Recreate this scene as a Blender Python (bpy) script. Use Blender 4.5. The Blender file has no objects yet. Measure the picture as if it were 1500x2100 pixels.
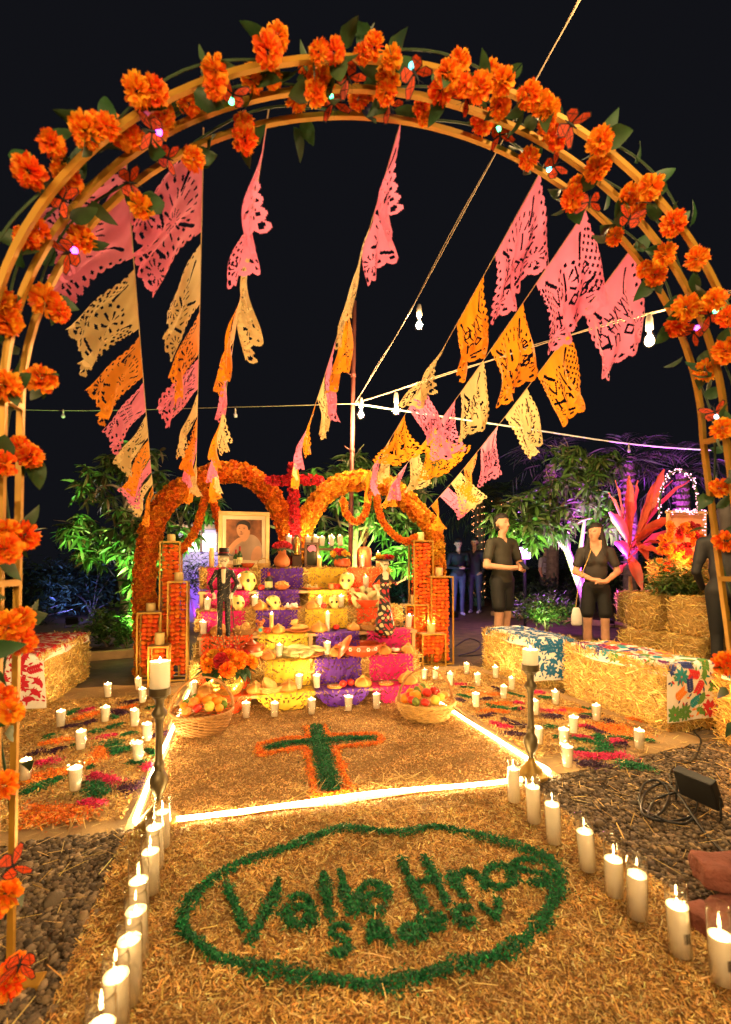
import bpy, bmesh, math, random
import numpy as np
from mathutils import Vector, Matrix

# ------------------------------------------------------------------ camera, world, exposure
R = math.radians
SC = bpy.context.scene
COL = SC.collection
CAM_H, PITCH, FPX, PYC = 1.13, R(1.5), 1010.0, 1134.0     # metres, tilt, focal length in photo pixels, optical centre row
cam_data = bpy.data.cameras.new('camera')
cam_data.sensor_width = 36.0
cam_data.lens = FPX / 2100.0 * 36.0
cam_data.shift_y = (PYC - 1050.0) / 2100.0
cam_data.clip_start = 0.05
cam_data.clip_end = 400.0
cam_data.dof.use_dof = True
cam_data.dof.focus_distance = 4.0
cam_data.dof.aperture_fstop = 2.8
cam = bpy.data.objects.new('camera', cam_data)
COL.objects.link(cam)
cam.location = (0, 0, CAM_H)
cam.rotation_euler = (R(90) + PITCH, 0, 0)
SC.camera = cam

world = bpy.data.worlds.new('World')
SC.world = world
world.use_nodes = True
bg = world.node_tree.nodes['Background']
bg.inputs[0].default_value = (0.55, 0.58, 0.80, 1)          # moonless night sky over a town
bg.inputs[1].default_value = 0.0036
SC.view_settings.view_transform = 'Standard'
SC.view_settings.look = 'None'
SC.view_settings.exposure = 1.5
SC.view_settings.gamma = 1.0
SC.cycles.use_denoising = True
SC.cycles.use_adaptive_sampling = True
SC.cycles.adaptive_threshold = 0.012
SC.cycles.max_bounces = 6
SC.cycles.diffuse_bounces = 3
SC.cycles.transparent_max_bounces = 16
SC.cycles.sample_clamp_indirect = 6.0
SC.cycles.caustics_reflective = False
SC.cycles.caustics_refractive = False
SC.cycles.use_light_tree = True

rng = np.random.default_rng(11)
random.seed(11)

# ------------------------------------------------------------------ places: photo pixel -> point in the place
def ray(px, py):
    a = (px - 750.0) / FPX; b = (PYC - py) / FPX
    return np.array([a, math.cos(PITCH) - b * math.sin(PITCH), math.sin(PITCH) + b * math.cos(PITCH)])
EYE = np.array([0, 0, CAM_H])
def G(px, py, z=0.0):                      # on a level plane
    r = ray(px, py); return EYE + r * ((z - CAM_H) / r[2])
def D(px, py, d):                          # at a distance d in front
    r = ray(px, py); return EYE + r * (d / r[1])
def on_plane(px, py, p0, n):
    r = ray(px, py); return EYE + r * (np.dot(np.array(p0) - EYE, n) / np.dot(r, n))
AY = R(14.3)                               # the altar, its carpets and the rope light share this heading
AU = np.array([math.cos(AY), math.sin(AY), 0]); AV = np.array([-math.sin(AY), math.cos(AY), 0])
AO = np.array([0.007, 2.378, 0.0])
def AL(u, v, z=0.0): return AO + AU * u + AV * v + np.array([0, 0, z])
def AP(px, py, v): return on_plane(px, py, AL(0, v), AV)
def uv(p):
    d = np.array(p) - AO; return float(d @ AU), float(d @ AV)

# ------------------------------------------------------------------ mesh helpers
def link(o, parent=None):
    COL.objects.link(o)
    if parent is not None: o.parent = parent
    return o
def tag(o, label=None, cat=None, group=None, kind=None):
    if label: o['label'] = label
    if cat: o['category'] = cat
    if group: o['group'] = group
    if kind: o['kind'] = kind
    return o
def thing(name, label, cat, loc=(0, 0, 0), rz=0.0, group=None):
    o = bpy.data.objects.new(name, None); COL.objects.link(o)
    o.location = Vector([float(c) for c in loc]); o.rotation_euler = (0, 0, rz)
    o.empty_display_size = 0.1
    return tag(o, label, cat, group)
def make_mesh(name, V, F, mats, smooth=False, col=None, mi=None):
    me = bpy.data.meshes.new(name)
    if isinstance(F, np.ndarray):
        V = np.asarray(V, dtype=np.float32); n, k = F.shape
        me.vertices.add(len(V)); me.vertices.foreach_set('co', V.ravel())
        me.loops.add(n * k); me.loops.foreach_set('vertex_index', F.astype(np.int32).ravel())
        me.polygons.add(n); me.polygons.foreach_set('loop_start', np.arange(0, n * k, k, dtype=np.int32))
        me.update(calc_edges=True)
    else:
        me.from_pydata([tuple(map(float, v)) for v in V], [], F); me.update()
    for m in (mats if isinstance(mats, (list, tuple)) else [mats]): me.materials.append(m)
    if mi is not None: me.polygons.foreach_set('material_index', np.asarray(mi, dtype=np.int32))
    if smooth: me.polygons.foreach_set('use_smooth', np.ones(len(me.polygons), dtype=bool))
    if col is not None:
        a = me.color_attributes.new('Col', 'FLOAT_COLOR', 'POINT')
        c = np.ones((len(V), 4), dtype=np.float32); c[:, :3] = col; a.data.foreach_set('color', c.ravel())
    me.update()
    return me
def obj(name, me, parent=None, loc=None, rot=None, scale=None):
    o = bpy.data.objects.new(name, me); link(o, parent)
    if loc is not None: o.location = [float(c) for c in loc]
    if rot is not None: o.rotation_euler = rot
    if scale is not None: o.scale = scale if hasattr(scale, '__len__') else (scale,) * 3
    return o
def ortho(d):
    d = np.asarray(d, float); d = d / (np.linalg.norm(d) + 1e-12)
    a = np.array([0, 0, 1.0]) if abs(d[2]) < 0.9 else np.array([1.0, 0, 0])
    s = np.cross(d, a); s /= np.linalg.norm(s); return d, s, np.cross(s, d)
class MB:
    """collects shapes; build() links them as ONE mesh object"""
    def __init__(s): s.v = []; s.f = []; s.m = []
    def add(s, V, F, m=0):
        b = len(s.v); s.v.extend([tuple(map(float, p)) for p in V]); s.f.extend([tuple(i + b for i in f) for f in F]); s.m.extend([m] * len(F)); return s
    def box(s, c, size, rot=None, m=0, bev=0.0):
        hx, hy, hz = [k / 2 for k in size]
        if bev <= 0:
            V = np.array([(x, y, z) for x in (-hx, hx) for y in (-hy, hy) for z in (-hz, hz)])
            F = [(0, 1, 3, 2), (4, 6, 7, 5), (0, 4, 5, 1), (2, 3, 7, 6), (0, 2, 6, 4), (1, 5, 7, 3)]
        else:
            bm = bmesh.new(); bmesh.ops.create_cube(bm, size=1.0)
            for q in bm.verts: q.co = Vector((q.co.x * size[0], q.co.y * size[1], q.co.z * size[2]))
            bmesh.ops.bevel(bm, geom=list(bm.edges), offset=bev, segments=2, affect='EDGES', profile=0.6)
            bm.verts.index_update(); V = np.array([q.co[:] for q in bm.verts]); F = [tuple(q.index for q in f.verts) for f in bm.faces]; bm.free()
        if rot is not None: V = V @ np.array(rot.to_3x3() if isinstance(rot, Matrix) else rot).T
        return s.add(V + np.array(c), F, m)
    def sweep(s, path, r, n=6, m=0, closed=False, cap=True, flat=1.0, twist0=0.0, up=None):
        P = np.asarray(path, float); k = len(P); rr = np.full(k, r) if np.isscalar(r) else np.asarray(r, float)
        T = np.gradient(P, axis=0) if not closed else np.roll(P, -1, 0) - np.roll(P, 1, 0)
        T /= np.linalg.norm(T, axis=1)[:, None] + 1e-12
        if up is None: _, S, _u = ortho(T[0])
        V = []
        for i in range(k):
            if up is not None: S = np.cross(T[i], np.array(up, float))
            else: S = S - T[i] * (S @ T[i])
            S = S / (np.linalg.norm(S) + 1e-12); U = np.cross(S, T[i])
            for j in range(n):
                a = 2 * math.pi * (j + 0.5) / n + twist0; V.append(P[i] + rr[i] * (math.cos(a) * S + flat * math.sin(a) * U))
        F = []
        for i in range(k if closed else k - 1):
            i2 = (i + 1) % k
            for j in range(n): F.append((i * n + j, i * n + (j + 1) % n, i2 * n + (j + 1) % n, i2 * n + j))
        if cap and not closed: F.append(tuple(range(n))[::-1]); F.append(tuple((k - 1) * n + j for j in range(n)))
        return s.add(V, F, m)
    def rod(s, a, b, r, n=8, m=0, r2=None): return s.sweep([a, b], [r, r if r2 is None else r2], n, m)
    def lathe(s, prof, n=20, c=(0, 0, 0), m=0, sx=1.0, sy=1.0, wob=0.0):
        V = []; k = len(prof)
        for (r, z) in prof:
            for j in range(n):
                a = 2 * math.pi * j / n; q = r * (1 + wob * math.sin(5 * a + z * 40)); V.append((c[0] + q * math.cos(a) * sx, c[1] + q * math.sin(a) * sy, c[2] + z))
        F = [(i * n + j, i * n + (j + 1) % n, (i + 1) * n + (j + 1) % n, (i + 1) * n + j) for i in range(k - 1) for j in range(n)]
        if prof[0][0] > 1e-4: F.append(tuple(range(n))[::-1])
        if prof[-1][0] > 1e-4: F.append(tuple((k - 1) * n + j for j in range(n)))
        return s.add(V, F, m)
    def tube(s, prof, n=20, c=(0, 0, 0), m=0):              # open sheet of revolution
        V = [(c[0] + r * math.cos(2 * math.pi * j / n), c[1] + r * math.sin(2 * math.pi * j / n), c[2] + z) for (r, z) in prof for j in range(n)]
        return s.add(V, [(i * n + j, i * n + (j + 1) % n, (i + 1) * n + (j + 1) % n, (i + 1) * n + j) for i in range(len(prof) - 1) for j in range(n)], m)
    def ball(s, c, r, m=0, sub=1, noise=0.0, seed=0):
        V, F = ICO[sub]; rr = np.array(r if hasattr(r, '__len__') else (r, r, r))
        q = V * rr
        if noise: q = q * (1 + noise * np.sin(V @ np.array([5.1, 3.7, 4.3]) * 2 + seed * 1.7)[:, None] + noise * np.sin(V @ np.array([-7.1, 6.7, 9.3]) + seed)[:, None])
        return s.add(q + np.array(c), F, m)
    def build(s, name, mats, parent=None, smooth=False, loc=None, rot=None, mesh_only=False):
        me = make_mesh(name, s.v, s.f, mats, smooth, mi=s.m)
        return me if mesh_only else obj(name, me, parent, loc, rot)
ICO = {}
for _k in (1, 2, 3):
    _b = bmesh.new(); bmesh.ops.create_icosphere(_b, subdivisions=_k, radius=1.0); _b.verts.index_update()
    ICO[_k] = (np.array([v.co[:] for v in _b.verts]), [tuple(v.index for v in f.verts) for f in _b.faces]); _b.free()
def auto_smooth(o, deg=40):
    me = o.data if hasattr(o, 'data') else o
    me.polygons.foreach_set('use_smooth', np.ones(len(me.polygons), dtype=bool)); me.set_sharp_from_angle(angle=R(deg))
    return o
def spline(pts, n=40, closed=False):
    P = np.asarray(pts, float); k = len(P); out = []
    segs = k if closed else k - 1
    for i in range(n + (0 if closed else 1)):
        t = i / n * segs; a = min(int(t), segs - 1); f = t - a
        g = (lambda j: P[j % k]) if closed else (lambda j: P[min(max(j, 0), k - 1)])
        p0, p1, p2, p3 = g(a - 1), g(a), g(a + 1), g(a + 2)
        out.append(0.5 * (2 * p1 + (p2 - p0) * f + (2 * p0 - 5 * p1 + 4 * p2 - p3) * f * f + (3 * p1 - p0 - 3 * p2 + p3) * f ** 3))
    return np.array(out)
ORD = ['first', 'second', 'third', 'fourth', 'fifth', 'sixth', 'seventh', 'eighth', 'ninth', 'tenth', 'eleventh', 'twelfth', 'thirteenth', 'fourteenth',
       'fifteenth', 'sixteenth', 'seventeenth', 'eighteenth', 'nineteenth', 'twentieth', 'twenty-first', 'twenty-second', 'twenty-third', 'twenty-fourth']

# ------------------------------------------------------------------ materials
def M(name, col, rough=0.65, metal=0.0, var=0.15, scale=18.0, bump=0.0, bscale=60.0, trans=0.0, tcol=None, emit=0.0, ecol=None, spec=0.4, attr=False, hue=0.0, sss=0.0, coat=0.0):
    m = bpy.data.materials.new(name); m.use_nodes = True; nt = m.node_tree; N = nt.nodes; L = nt.links
    p = N['Principled BSDF']; p.inputs['Roughness'].default_value = rough; p.inputs['Metallic'].default_value = metal
    p.inputs['Specular IOR Level'].default_value = spec
    if coat: p.inputs['Coat Weight'].default_value = coat; p.inputs['Coat Roughness'].default_value = 0.12
    if sss: p.inputs['Subsurface Weight'].default_value = sss; p.inputs['Subsurface Radius'].default_value = (0.02, 0.01, 0.005)
    tc = N.new('ShaderNodeTexCoord'); nz = N.new('ShaderNodeTexNoise'); nz.inputs['Scale'].default_value = scale; nz.inputs['Detail'].default_value = 4
    L.new(tc.outputs['Object'], nz.inputs['Vector'])
    hs = N.new('ShaderNodeHueSaturation'); mr = N.new('ShaderNodeMapRange')
    mr.inputs['From Min'].default_value = 0.25; mr.inputs['From Max'].default_value = 0.75; mr.inputs['To Min'].default_value = 1 - var; mr.inputs['To Max'].default_value = 1 + var
    L.new(nz.outputs['Fac'], mr.inputs['Value']); L.new(mr.outputs['Result'], hs.inputs['Value'])
    if hue:
        mh = N.new('ShaderNodeMapRange'); mh.inputs['To Min'].default_value = 0.5 - hue; mh.inputs['To Max'].default_value = 0.5 + hue
        oi = N.new('ShaderNodeObjectInfo'); L.new(oi.outputs['Random'], mh.inputs['Value']); L.new(mh.outputs['Result'], hs.inputs['Hue'])
    if attr:
        at = N.new('ShaderNodeVertexColor'); at.layer_name = 'Col'; L.new(at.outputs['Color'], hs.inputs['Color'])
    else: hs.inputs['Color'].default_value = (*col, 1)
    L.new(hs.outputs['Color'], p.inputs['Base Color'])
    if bump:
        n2 = N.new('ShaderNodeTexNoise'); n2.inputs['Scale'].default_value = bscale; n2.inputs['Detail'].default_value = 6; L.new(tc.outputs['Object'], n2.inputs['Vector'])
        bp = N.new('ShaderNodeBump'); bp.inputs['Strength'].default_value = bump; bp.inputs['Distance'].default_value = 0.01
        L.new(n2.outputs['Fac'], bp.inputs['Height']); L.new(bp.outputs['Normal'], p.inputs['Normal'])
    if emit:
        p.inputs['Emission Color'].default_value = (*(ecol or col), 1); p.inputs['Emission Strength'].default_value = emit
    if trans:
        tr = N.new('ShaderNodeBsdfTranslucent'); mx = N.new('ShaderNodeMixShader'); mx.inputs[0].default_value = trans
        if tcol: tr.inputs[0].default_value = (*tcol, 1)
        else: L.new(hs.outputs['Color'], tr.inputs[0])
        L.new(p.outputs[0], mx.inputs[1]); L.new(tr.outputs[0], mx.inputs[2]); L.new(mx.outputs[0], N['Material Output'].inputs[0])
    return m
def glass_mat(name, col=(1, 1, 1), rough=0.02):
    m = bpy.data.materials.new(name); m.use_nodes = True; nt = m.node_tree; N = nt.nodes; L = nt.links
    N.remove(N['Principled BSDF'])
    t = N.new('ShaderNodeBsdfTransparent'); t.inputs[0].default_value = (*col, 1)
    g = N.new('ShaderNodeBsdfGlossy'); g.inputs['Roughness'].default_value = rough
    lw = N.new('ShaderNodeLayerWeight'); lw.inputs[0].default_value = 0.5
    pw = N.new('ShaderNodeMath'); pw.operation = 'POWER'; pw.inputs[1].default_value = 3.0; L.new(lw.outputs['Facing'], pw.inputs[0])
    ml = N.new('ShaderNodeMath'); ml.operation = 'MULTIPLY_ADD'; ml.inputs[1].default_value = 0.75; ml.inputs[2].default_value = 0.045; L.new(pw.outputs[0], ml.inputs[0])
    mx = N.new('ShaderNodeMixShader'); L.new(ml.outputs[0], mx.inputs[0]); L.new(t.outputs[0], mx.inputs[1]); L.new(g.outputs[0], mx.inputs[2]); L.new(mx.outputs[0], N['Material Output'].inputs[0])
    return m
def emit_mat(name, col, strength):
    m = bpy.data.materials.new(name); m.use_nodes = True; nt = m.node_tree; N = nt.nodes; N.remove(N['Principled BSDF'])
    e = N.new('ShaderNodeEmission'); e.inputs[0].default_value = (*col, 1); e.inputs[1].default_value = strength
    nt.links.new(e.outputs[0], N['Material Output'].inputs[0]); return m
def point_light(name, loc, power, col, radius=0.02, parent=None):
    l = bpy.data.lights.new(name, 'POINT'); l.energy = power; l.color = col; l.shadow_soft_size = radius
    o = bpy.data.objects.new(name, l); link(o, parent); o.location = [float(c) for c in loc]; return o
def spot_light(name, loc, target, power, col, deg=70, blend=0.6, radius=0.04, parent=None):
    l = bpy.data.lights.new(name, 'SPOT'); l.energy = power; l.color = col; l.shadow_soft_size = radius; l.spot_size = R(deg); l.spot_blend = blend
    o = bpy.data.objects.new(name, l); link(o, parent); o.location = [float(c) for c in loc]
    d = Vector([float(a - b) for a, b in zip(target, loc)]); o.rotation_euler = d.to_track_quat('-Z', 'Y').to_euler(); return o

def flakes(C, length, width, spread=0.5, dirs=None, curl=0.0):
    """thin quads: centres C (N,3), lengths, widths; random heading, tilt up to spread"""
    n = len(C); a = rng.uniform(0, 2 * math.pi, n) if dirs is None else dirs
    t = rng.normal(0, spread, n); b = rng.normal(0, spread, n)
    d = np.stack([np.cos(a) * np.cos(t), np.sin(a) * np.cos(t), np.sin(t)], 1)
    s = np.stack([-np.sin(a) * np.cos(b), np.cos(a) * np.cos(b), np.sin(b)], 1)
    L2 = (np.asarray(length) / 2)[:, None] if np.ndim(length) else length / 2
    W2 = (np.asarray(width) / 2)[:, None] if np.ndim(width) else width / 2
    V = np.stack([C - d * L2 - s * W2, C + d * L2 - s * W2 * 0.7, C + d * L2 + s * W2 * 0.7, C - d * L2 + s * W2], 1).reshape(-1, 3)
    return V, np.arange(4 * n).reshape(n, 4)
def flake_cols(base, n, vv=0.25, hue=0.08):
    base = np.atleast_2d(np.asarray(base, float)); c = base[rng.integers(0, len(base), n)] * np.exp(rng.normal(0, vv, n))[:, None]
    c = c * (1 + rng.normal(0, hue, (n, 3))); return np.repeat(np.clip(c, 0.002, 0.92), 4, 0)

def surface_nets(f, lo, hi, h):
    """mesh of f < 0 on a grid; returns V, quads"""
    n = np.ceil((np.array(hi) - lo) / h).astype(int) + 1
    ax = [lo[i] + h * np.arange(n[i]) for i in range(3)]
    X = np.stack(np.meshgrid(*ax, indexing='ij'), -1); S = f(X.reshape(-1, 3)).reshape(n)
    corner = [(i, j, k) for i in (0, 1) for j in (0, 1) for k in (0, 1)]
    sub = lambda A, c: A[c[0]:A.shape[0] - 1 + c[0], c[1]:A.shape[1] - 1 + c[1], c[2]:A.shape[2] - 1 + c[2]]
    sg = [sub(S, c) < 0 for c in corner]; cnt = sum(x.astype(int) for x in sg); act = (cnt > 0) & (cnt < 8)
    acc = np.zeros(act.shape + (3,)); w = np.zeros(act.shape)
    for a in range(8):
        for b in range(a + 1, 8):
            ca, cb = corner[a], corner[b]
            if sum(abs(p - q) for p, q in zip(ca, cb)) != 1: continue
            sa, sb = sub(S, ca), sub(S, cb); cr = (sa < 0) != (sb < 0); t = np.where(cr, sa / (sa - sb + 1e-20), 0)
            for ax_ in range(3): acc[..., ax_] += np.where(cr, ca[ax_] + t * (cb[ax_] - ca[ax_]), 0)
            w += cr
    idx = -np.ones(act.shape, int); q = np.argwhere(act); idx[act] = np.arange(len(q))
    V = (q + acc[act] / w[act][:, None]) * h + np.array(lo)
    F = []
    for ax_ in range(3):
        o = [a for a in range(3) if a != ax_]
        s0 = [slice(None)] * 3; s1 = [slice(None)] * 3; s0[ax_] = slice(0, -1); s1[ax_] = slice(1, None)
        for a in o: s0[a] = slice(1, -1); s1[a] = slice(1, -1)
        A, Bb = S[tuple(s0)] < 0, S[tuple(s1)] < 0; e = np.argwhere(A != Bb)
        if not len(e): continue
        flip = A[tuple(e.T)]; base = e.copy(); base[:, o[0]] += 1; base[:, o[1]] += 1
        def g(da, db):
            c = base.copy(); c[:, o[0]] -= da; c[:, o[1]] -= db; return idx[tuple(c.T)]
        qd = np.stack([g(1, 1), g(0, 1), g(0, 0), g(1, 0)], 1)
        if ax_ == 1: qd = qd[:, ::-1]
        qd[~flip] = qd[~flip][:, ::-1]; F.append(qd)
    return V, np.concatenate(F)
# ------------------------------------------------------------------ shared materials
m_straw = M('straw', (.6, .4, .12), rough=.55, var=.2, attr=True, trans=.15)
m_shaving = M('wood_shavings', (.5, .3, .1), rough=.7, var=.1, attr=True, trans=.1)
m_dirt = M('dirt', (.13, .085, .045), rough=.95, var=.35, scale=6, bump=.6, bscale=30)
m_bed = M('shaving_bed', (.26, .135, .04), rough=.95, var=.35, scale=60, bump=1.0, bscale=160)
m_burlap = M('burlap', (.36, .23, .10), rough=.95, var=.2, scale=220, bump=.8, bscale=420)
m_pebble = M('pebbles', (.2, .16, .12), rough=.75, var=.2, scale=30, attr=True, bump=.3, bscale=200)
m_gold = M('gold_paint', (.46, .24, .028), rough=.4, metal=.35, var=.1, scale=8)
m_wood = M('pine_board', (.42, .26, .11), rough=.7, var=.25, scale=9, bump=.3)
m_black = M('black_plastic', (.012, .012, .013), rough=.45, var=.2)
m_wax_w = M('white_wax', (.90, .86, .77), rough=.5, var=.04, trans=.45, tcol=(1.0, .92, .74), spec=.3)
m_wax_y = M('yellow_wax', (.80, .62, .25), rough=.5, var=.05, trans=.3, tcol=(1.0, .7, .25))
m_glass = glass_mat('clear_glass')
m_flame = emit_mat('flame', (1.0, .62, .22), 110.0)
m_wick = M('wick', (.02, .015, .01), rough=.9)
m_leaf = M('leaf', (.035, .085, .022), rough=.42, var=.35, scale=14, trans=.25, hue=.02)
m_vine = M('vine', (.03, .06, .02), rough=.7)
m_bark = M('bark', (.20, .15, .10), rough=.9, var=.4, scale=14, bump=.7, bscale=40)

# ------------------------------------------------------------------ ground and carpets
def sheet(name, pts, z, mat, div=1):
    V = [(p[0], p[1], z) for p in pts]
    return obj(name, make_mesh(name, V, [tuple(range(len(V)))], mat))
tag(sheet('ground', [(-150, -60), (150, -60), (150, 200), (-150, 200)], 0.0, m_dirt), kind='structure')
def carpet(name, quad, z, mat, seg=14, edge=.006):
    """a woven mat with a soft uneven surface: quad of (u,v) corners"""
    q = [np.array(p, float) for p in quad]; V = []; F = []
    for i in range(seg + 1):
        for j in range(seg + 1):
            a, b = i / seg, j / seg
            p = q[0] * (1 - a) * (1 - b) + q[1] * a * (1 - b) + q[2] * a * b + q[3] * (1 - a) * b
            w = AL(p[0], p[1]); rim = (a in (0, 1)) or (b in (0, 1))
            jit = rng.normal(0, .008, 2) if rim else (0, 0)
            V.append((w[0] + jit[0], w[1] + jit[1], z + (abs(rng.normal(0, .004)) if rim else rng.uniform(0, .003))))
    for i in range(seg):
        for j in range(seg):
            a = i * (seg + 1) + j; F.append((a, a + seg + 1, a + seg + 2, a + 1))
    n = len(V); V += [(x, y, .0005) for x, y, _ in V]; rim_ids = [i * (seg + 1) for i in range(seg + 1)] + [seg * (seg + 1) + j for j in range(1, seg + 1)] + [i * (seg + 1) + seg for i in range(seg - 1, -1, -1)] + [j for j in range(seg - 1, 0, -1)]
    for a, b in zip(rim_ids, rim_ids[1:] + rim_ids[:1]): F.append((a, b, b + n, a + n))
    return obj(name, make_mesh(name, V, F, mat, smooth=True))
QL = [(-2.25, -.03), (-1.06, -.03), (-1.06, 2.75), (-2.25, 2.75)]
QR = [(1.06, .02), (2.32, .22), (1.95, 2.75), (1.06, 2.9)]
QC = [(-1.02, .0), (1.02, .0), (1.02, 2.2), (-1.02, 2.2)]
QF = [(-1.03, -2.1), (.80, -2.1), (.80, -.02), (-1.03, -.02)]
tag(carpet('woven_mat', QL, .010, m_burlap), 'burlap mat under the coloured petal carpet, beside the red cloth bale', 'mat')
tag(carpet('woven_mat', QR, .012, m_burlap), 'burlap mat under the petal carpet in front of the hay bale benches', 'mat')
tag(carpet('altar_mat', QC, .014, m_bed), 'straw-coloured mat enclosed by the glowing rope light', 'mat')
tag(carpet('entrance_mat', QF, .012, m_bed), 'mat covered in wood shavings running under the flower arch', 'mat')

def quad_pts(q, n):
    a = rng.random(n); b = rng.random(n); q = [np.array(p, float) for p in q]
    p = (q[0][None] * ((1 - a) * (1 - b))[:, None] + q[1][None] * (a * (1 - b))[:, None] + q[2][None] * (a * b)[:, None] + q[3][None] * ((1 - a) * b)[:, None])
    return p
def to_world(p, z): return AO + p[:, :1] * AU + p[:, 1:2] * AV + np.c_[np.zeros((len(p), 2)), z]
TAN = [(.60, .33, .085), (.50, .25, .055), (.68, .43, .13), (.26, .11, .025), (.78, .56, .22)]
def shavings(name, quad, n, lmin, lmax, w, z0, label, cols=TAN, thick=.014, mask=None):
    p = quad_pts(quad, n)
    if mask is not None: p = p[mask(p)]
    n = len(p); cl = np.clip(.5 + .35 * np.sin(p[:, 0] * 9 + 2 * np.sin(p[:, 1] * 7)) * np.sin(p[:, 1] * 11 + np.sin(p[:, 0] * 13)) + .3 * np.sin(p[:, 0] * 23 + 3 * np.sin(p[:, 1] * 5)) * np.sin(p[:, 1] * 29 + 2 * np.sin(p[:, 0] * 17)), 0, 1)
    C = to_world(p, z0 + rng.random(n) * thick * (.35 + .9 * cl))
    V, F = flakes(C, rng.uniform(lmin, lmax, n) * rng.choice([1, 1, 1, 1.7], n), rng.uniform(.5, 1.3, n) * w, .38)
    c = flake_cols(cols, n, .28, .06) * np.repeat(.62 + .55 * cl, 4)[:, None]
    return tag(obj(name, make_mesh(name, V, F, m_shaving, col=c)), label, 'shavings', kind='stuff')

# px strokes of the name written on the entrance mat (photo crop 340,1650, scale .5733)
Z7 = lambda x, y: (340 + x * .57333, 1650 + y * .57333)
def arcp(cx, cy, rx, ry, a0, a1, n=14, tilt=0):
    o = []
    for i in range(n + 1):
        a = R(a0 + (a1 - a0) * i / n); x, y = rx * math.cos(a), -ry * math.sin(a); o.append((cx + x * math.cos(tilt) - y * math.sin(tilt), cy + x * math.sin(tilt) + y * math.cos(tilt)))
    return o
NAME = [[(215, 295), (250, 375), (285, 465)], [(405, 280), (375, 370), (335, 440), (300, 505)],
        [(445, 350), (490, 340), (520, 370), (530, 440)], arcp(475, 410, 45, 34, 20, 380),
        [(565, 255), (575, 330), (590, 420)], [(625, 250), (645, 330), (672, 412)],
        [(692, 350), (745, 335), (795, 318)], arcp(742, 345, 54, 52, -5, 315),
        [(842, 205), (880, 290), (935, 388)], [(925, 198), (965, 280), (1012, 368)], [(880, 300), (930, 285), (975, 275)],
        [(1018, 262), (1045, 300), (1075, 348)], [(1030, 275), (1075, 250), (1110, 262), (1150, 312)],
        arcp(1195, 270, 52, 42, 0, 360), [(1325, 212), (1275, 208), (1245, 228), (1290, 250), (1355, 262), (1360, 290), (1300, 292)]]
NAME2 = [[(655, 455), (615, 445), (590, 470), (625, 492), (655, 515), (640, 545), (595, 545)],
         [(728, 505), (735, 460), (752, 438), (785, 470), (810, 512)], [(735, 485), (790, 480)],
         arcp(875, 470, 26, 24, 0, 360), [(905, 415), (915, 450), (925, 490)], [(940, 440), (990, 425)], arcp(968, 435, 30, 26, 10, 320),
         [(1095, 385), (1055, 380), (1040, 410), (1065, 438), (1105, 430)], [(1125, 368), (1155, 395), (1185, 420)], [(1190, 352), (1190, 385), (1185, 420)]]
OVAL = [(60, 440), (90, 350), (150, 290), (280, 215), (430, 165), (600, 100), (680, 95), (780, 105), (870, 105), (960, 90), (1100, 115), (1250, 155), (1370, 205), (1402, 250), (1402, 310), (1380, 370), (1340, 440), (1280, 500), (1200, 545), (1100, 575), (1000, 605), (880, 635), (760, 660), (620, 645), (500, 630), (340, 600), (200, 565), (130, 520), (85, 480)]
GREEN = [(.004, .11, .03), (.006, .16, .045), (.003, .07, .025)]
ORANGE = [(.75, .17, .012), (.85, .26, .02), (.6, .10, .008)]
def heap(name, strokes_uv, width, n_per_m, label, cat, cols, z0, size=.009, parent=None, kind=None, h=.016, group=None):
    """coloured sawdust poured along strokes: small crumpled chips heaped up"""
    C = []
    for S in strokes_uv:
        S = np.array(S); seg = np.linalg.norm(np.diff(S, axis=0), axis=1); n = max(6, int(seg.sum() * n_per_m))
        t = rng.random(n) * seg.sum(); cs = np.r_[0, np.cumsum(seg)]; i = np.clip(np.searchsorted(cs, t) - 1, 0, len(seg) - 1); f = ((t - cs[i]) / (seg[i] + 1e-9))[:, None]
        P = S[i] * (1 - f) + S[i + 1] * f
        off = np.clip(rng.normal(0, .42, (n, 2)), -1.15, 1.15); r = np.linalg.norm(off, axis=1)
        wob = 1 + .35 * np.sin(P[:, 0] * 31 + P[:, 1] * 23) + .2 * np.sin(P[:, 0] * 77 - P[:, 1] * 51)
        P = P + off * width * .5 * wob[:, None]
        C.append(to_world(P, z0 + rng.random(n) * h * np.clip(1.15 - r, .15, 1)))
    C = np.concatenate(C); n = len(C)
    V, F = flakes(C, rng.uniform(.7, 1.9, n) * size, rng.uniform(.5, 1.1, n) * size * .75, .55)
    o = obj(name, make_mesh(name, V, F, m_shaving, col=flake_cols(cols, n, .3, .1)), parent)
    return tag(o, label, cat, group, kind) if label else tag(o, kind=kind)
def px_uv(pts, z=.02): return [uv(G(x, y, z)) for x, y in pts]
ground_z = .013
shavings('shavings', [(-1.05, -1.45), (.84, -1.45), (.84, -.03), (-1.05, -.03)], 98000, .008, .020, .0038, ground_z, 'loose wood shavings strewn over the mat under the arch', thick=.017)
shavings('sawdust', [(-1.0, .03), (1.0, .03), (1.0, 1.75), (-1.0, 1.75)], 70000, .006, .015, .0042, .015, 'fine tan sawdust spread inside the rope light', thick=.009, cols=[(.62, .36, .12), (.54, .29, .085), (.70, .45, .18), (.40, .20, .055)])
shavings('shavings', [(-2.2, .1), (-1.09, .1), (-1.09, 2.3), (-2.2, 2.3)], 34000, .012, .028, .005, .012, 'wood shavings spread on the mat beside the red cloth bale', thick=.014)
shavings('shavings', [(1.09, .25), (2.15, .42), (1.85, 2.6), (1.09, 2.6)], 34000, .012, .026, .005, .013, 'wood shavings spread on the mat by the hay bale benches', thick=.013)
lt = thing('sawdust_lettering', 'green sawdust lettering reading Valle Hnos SA de CV inside the oval', 'lettering')
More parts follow.
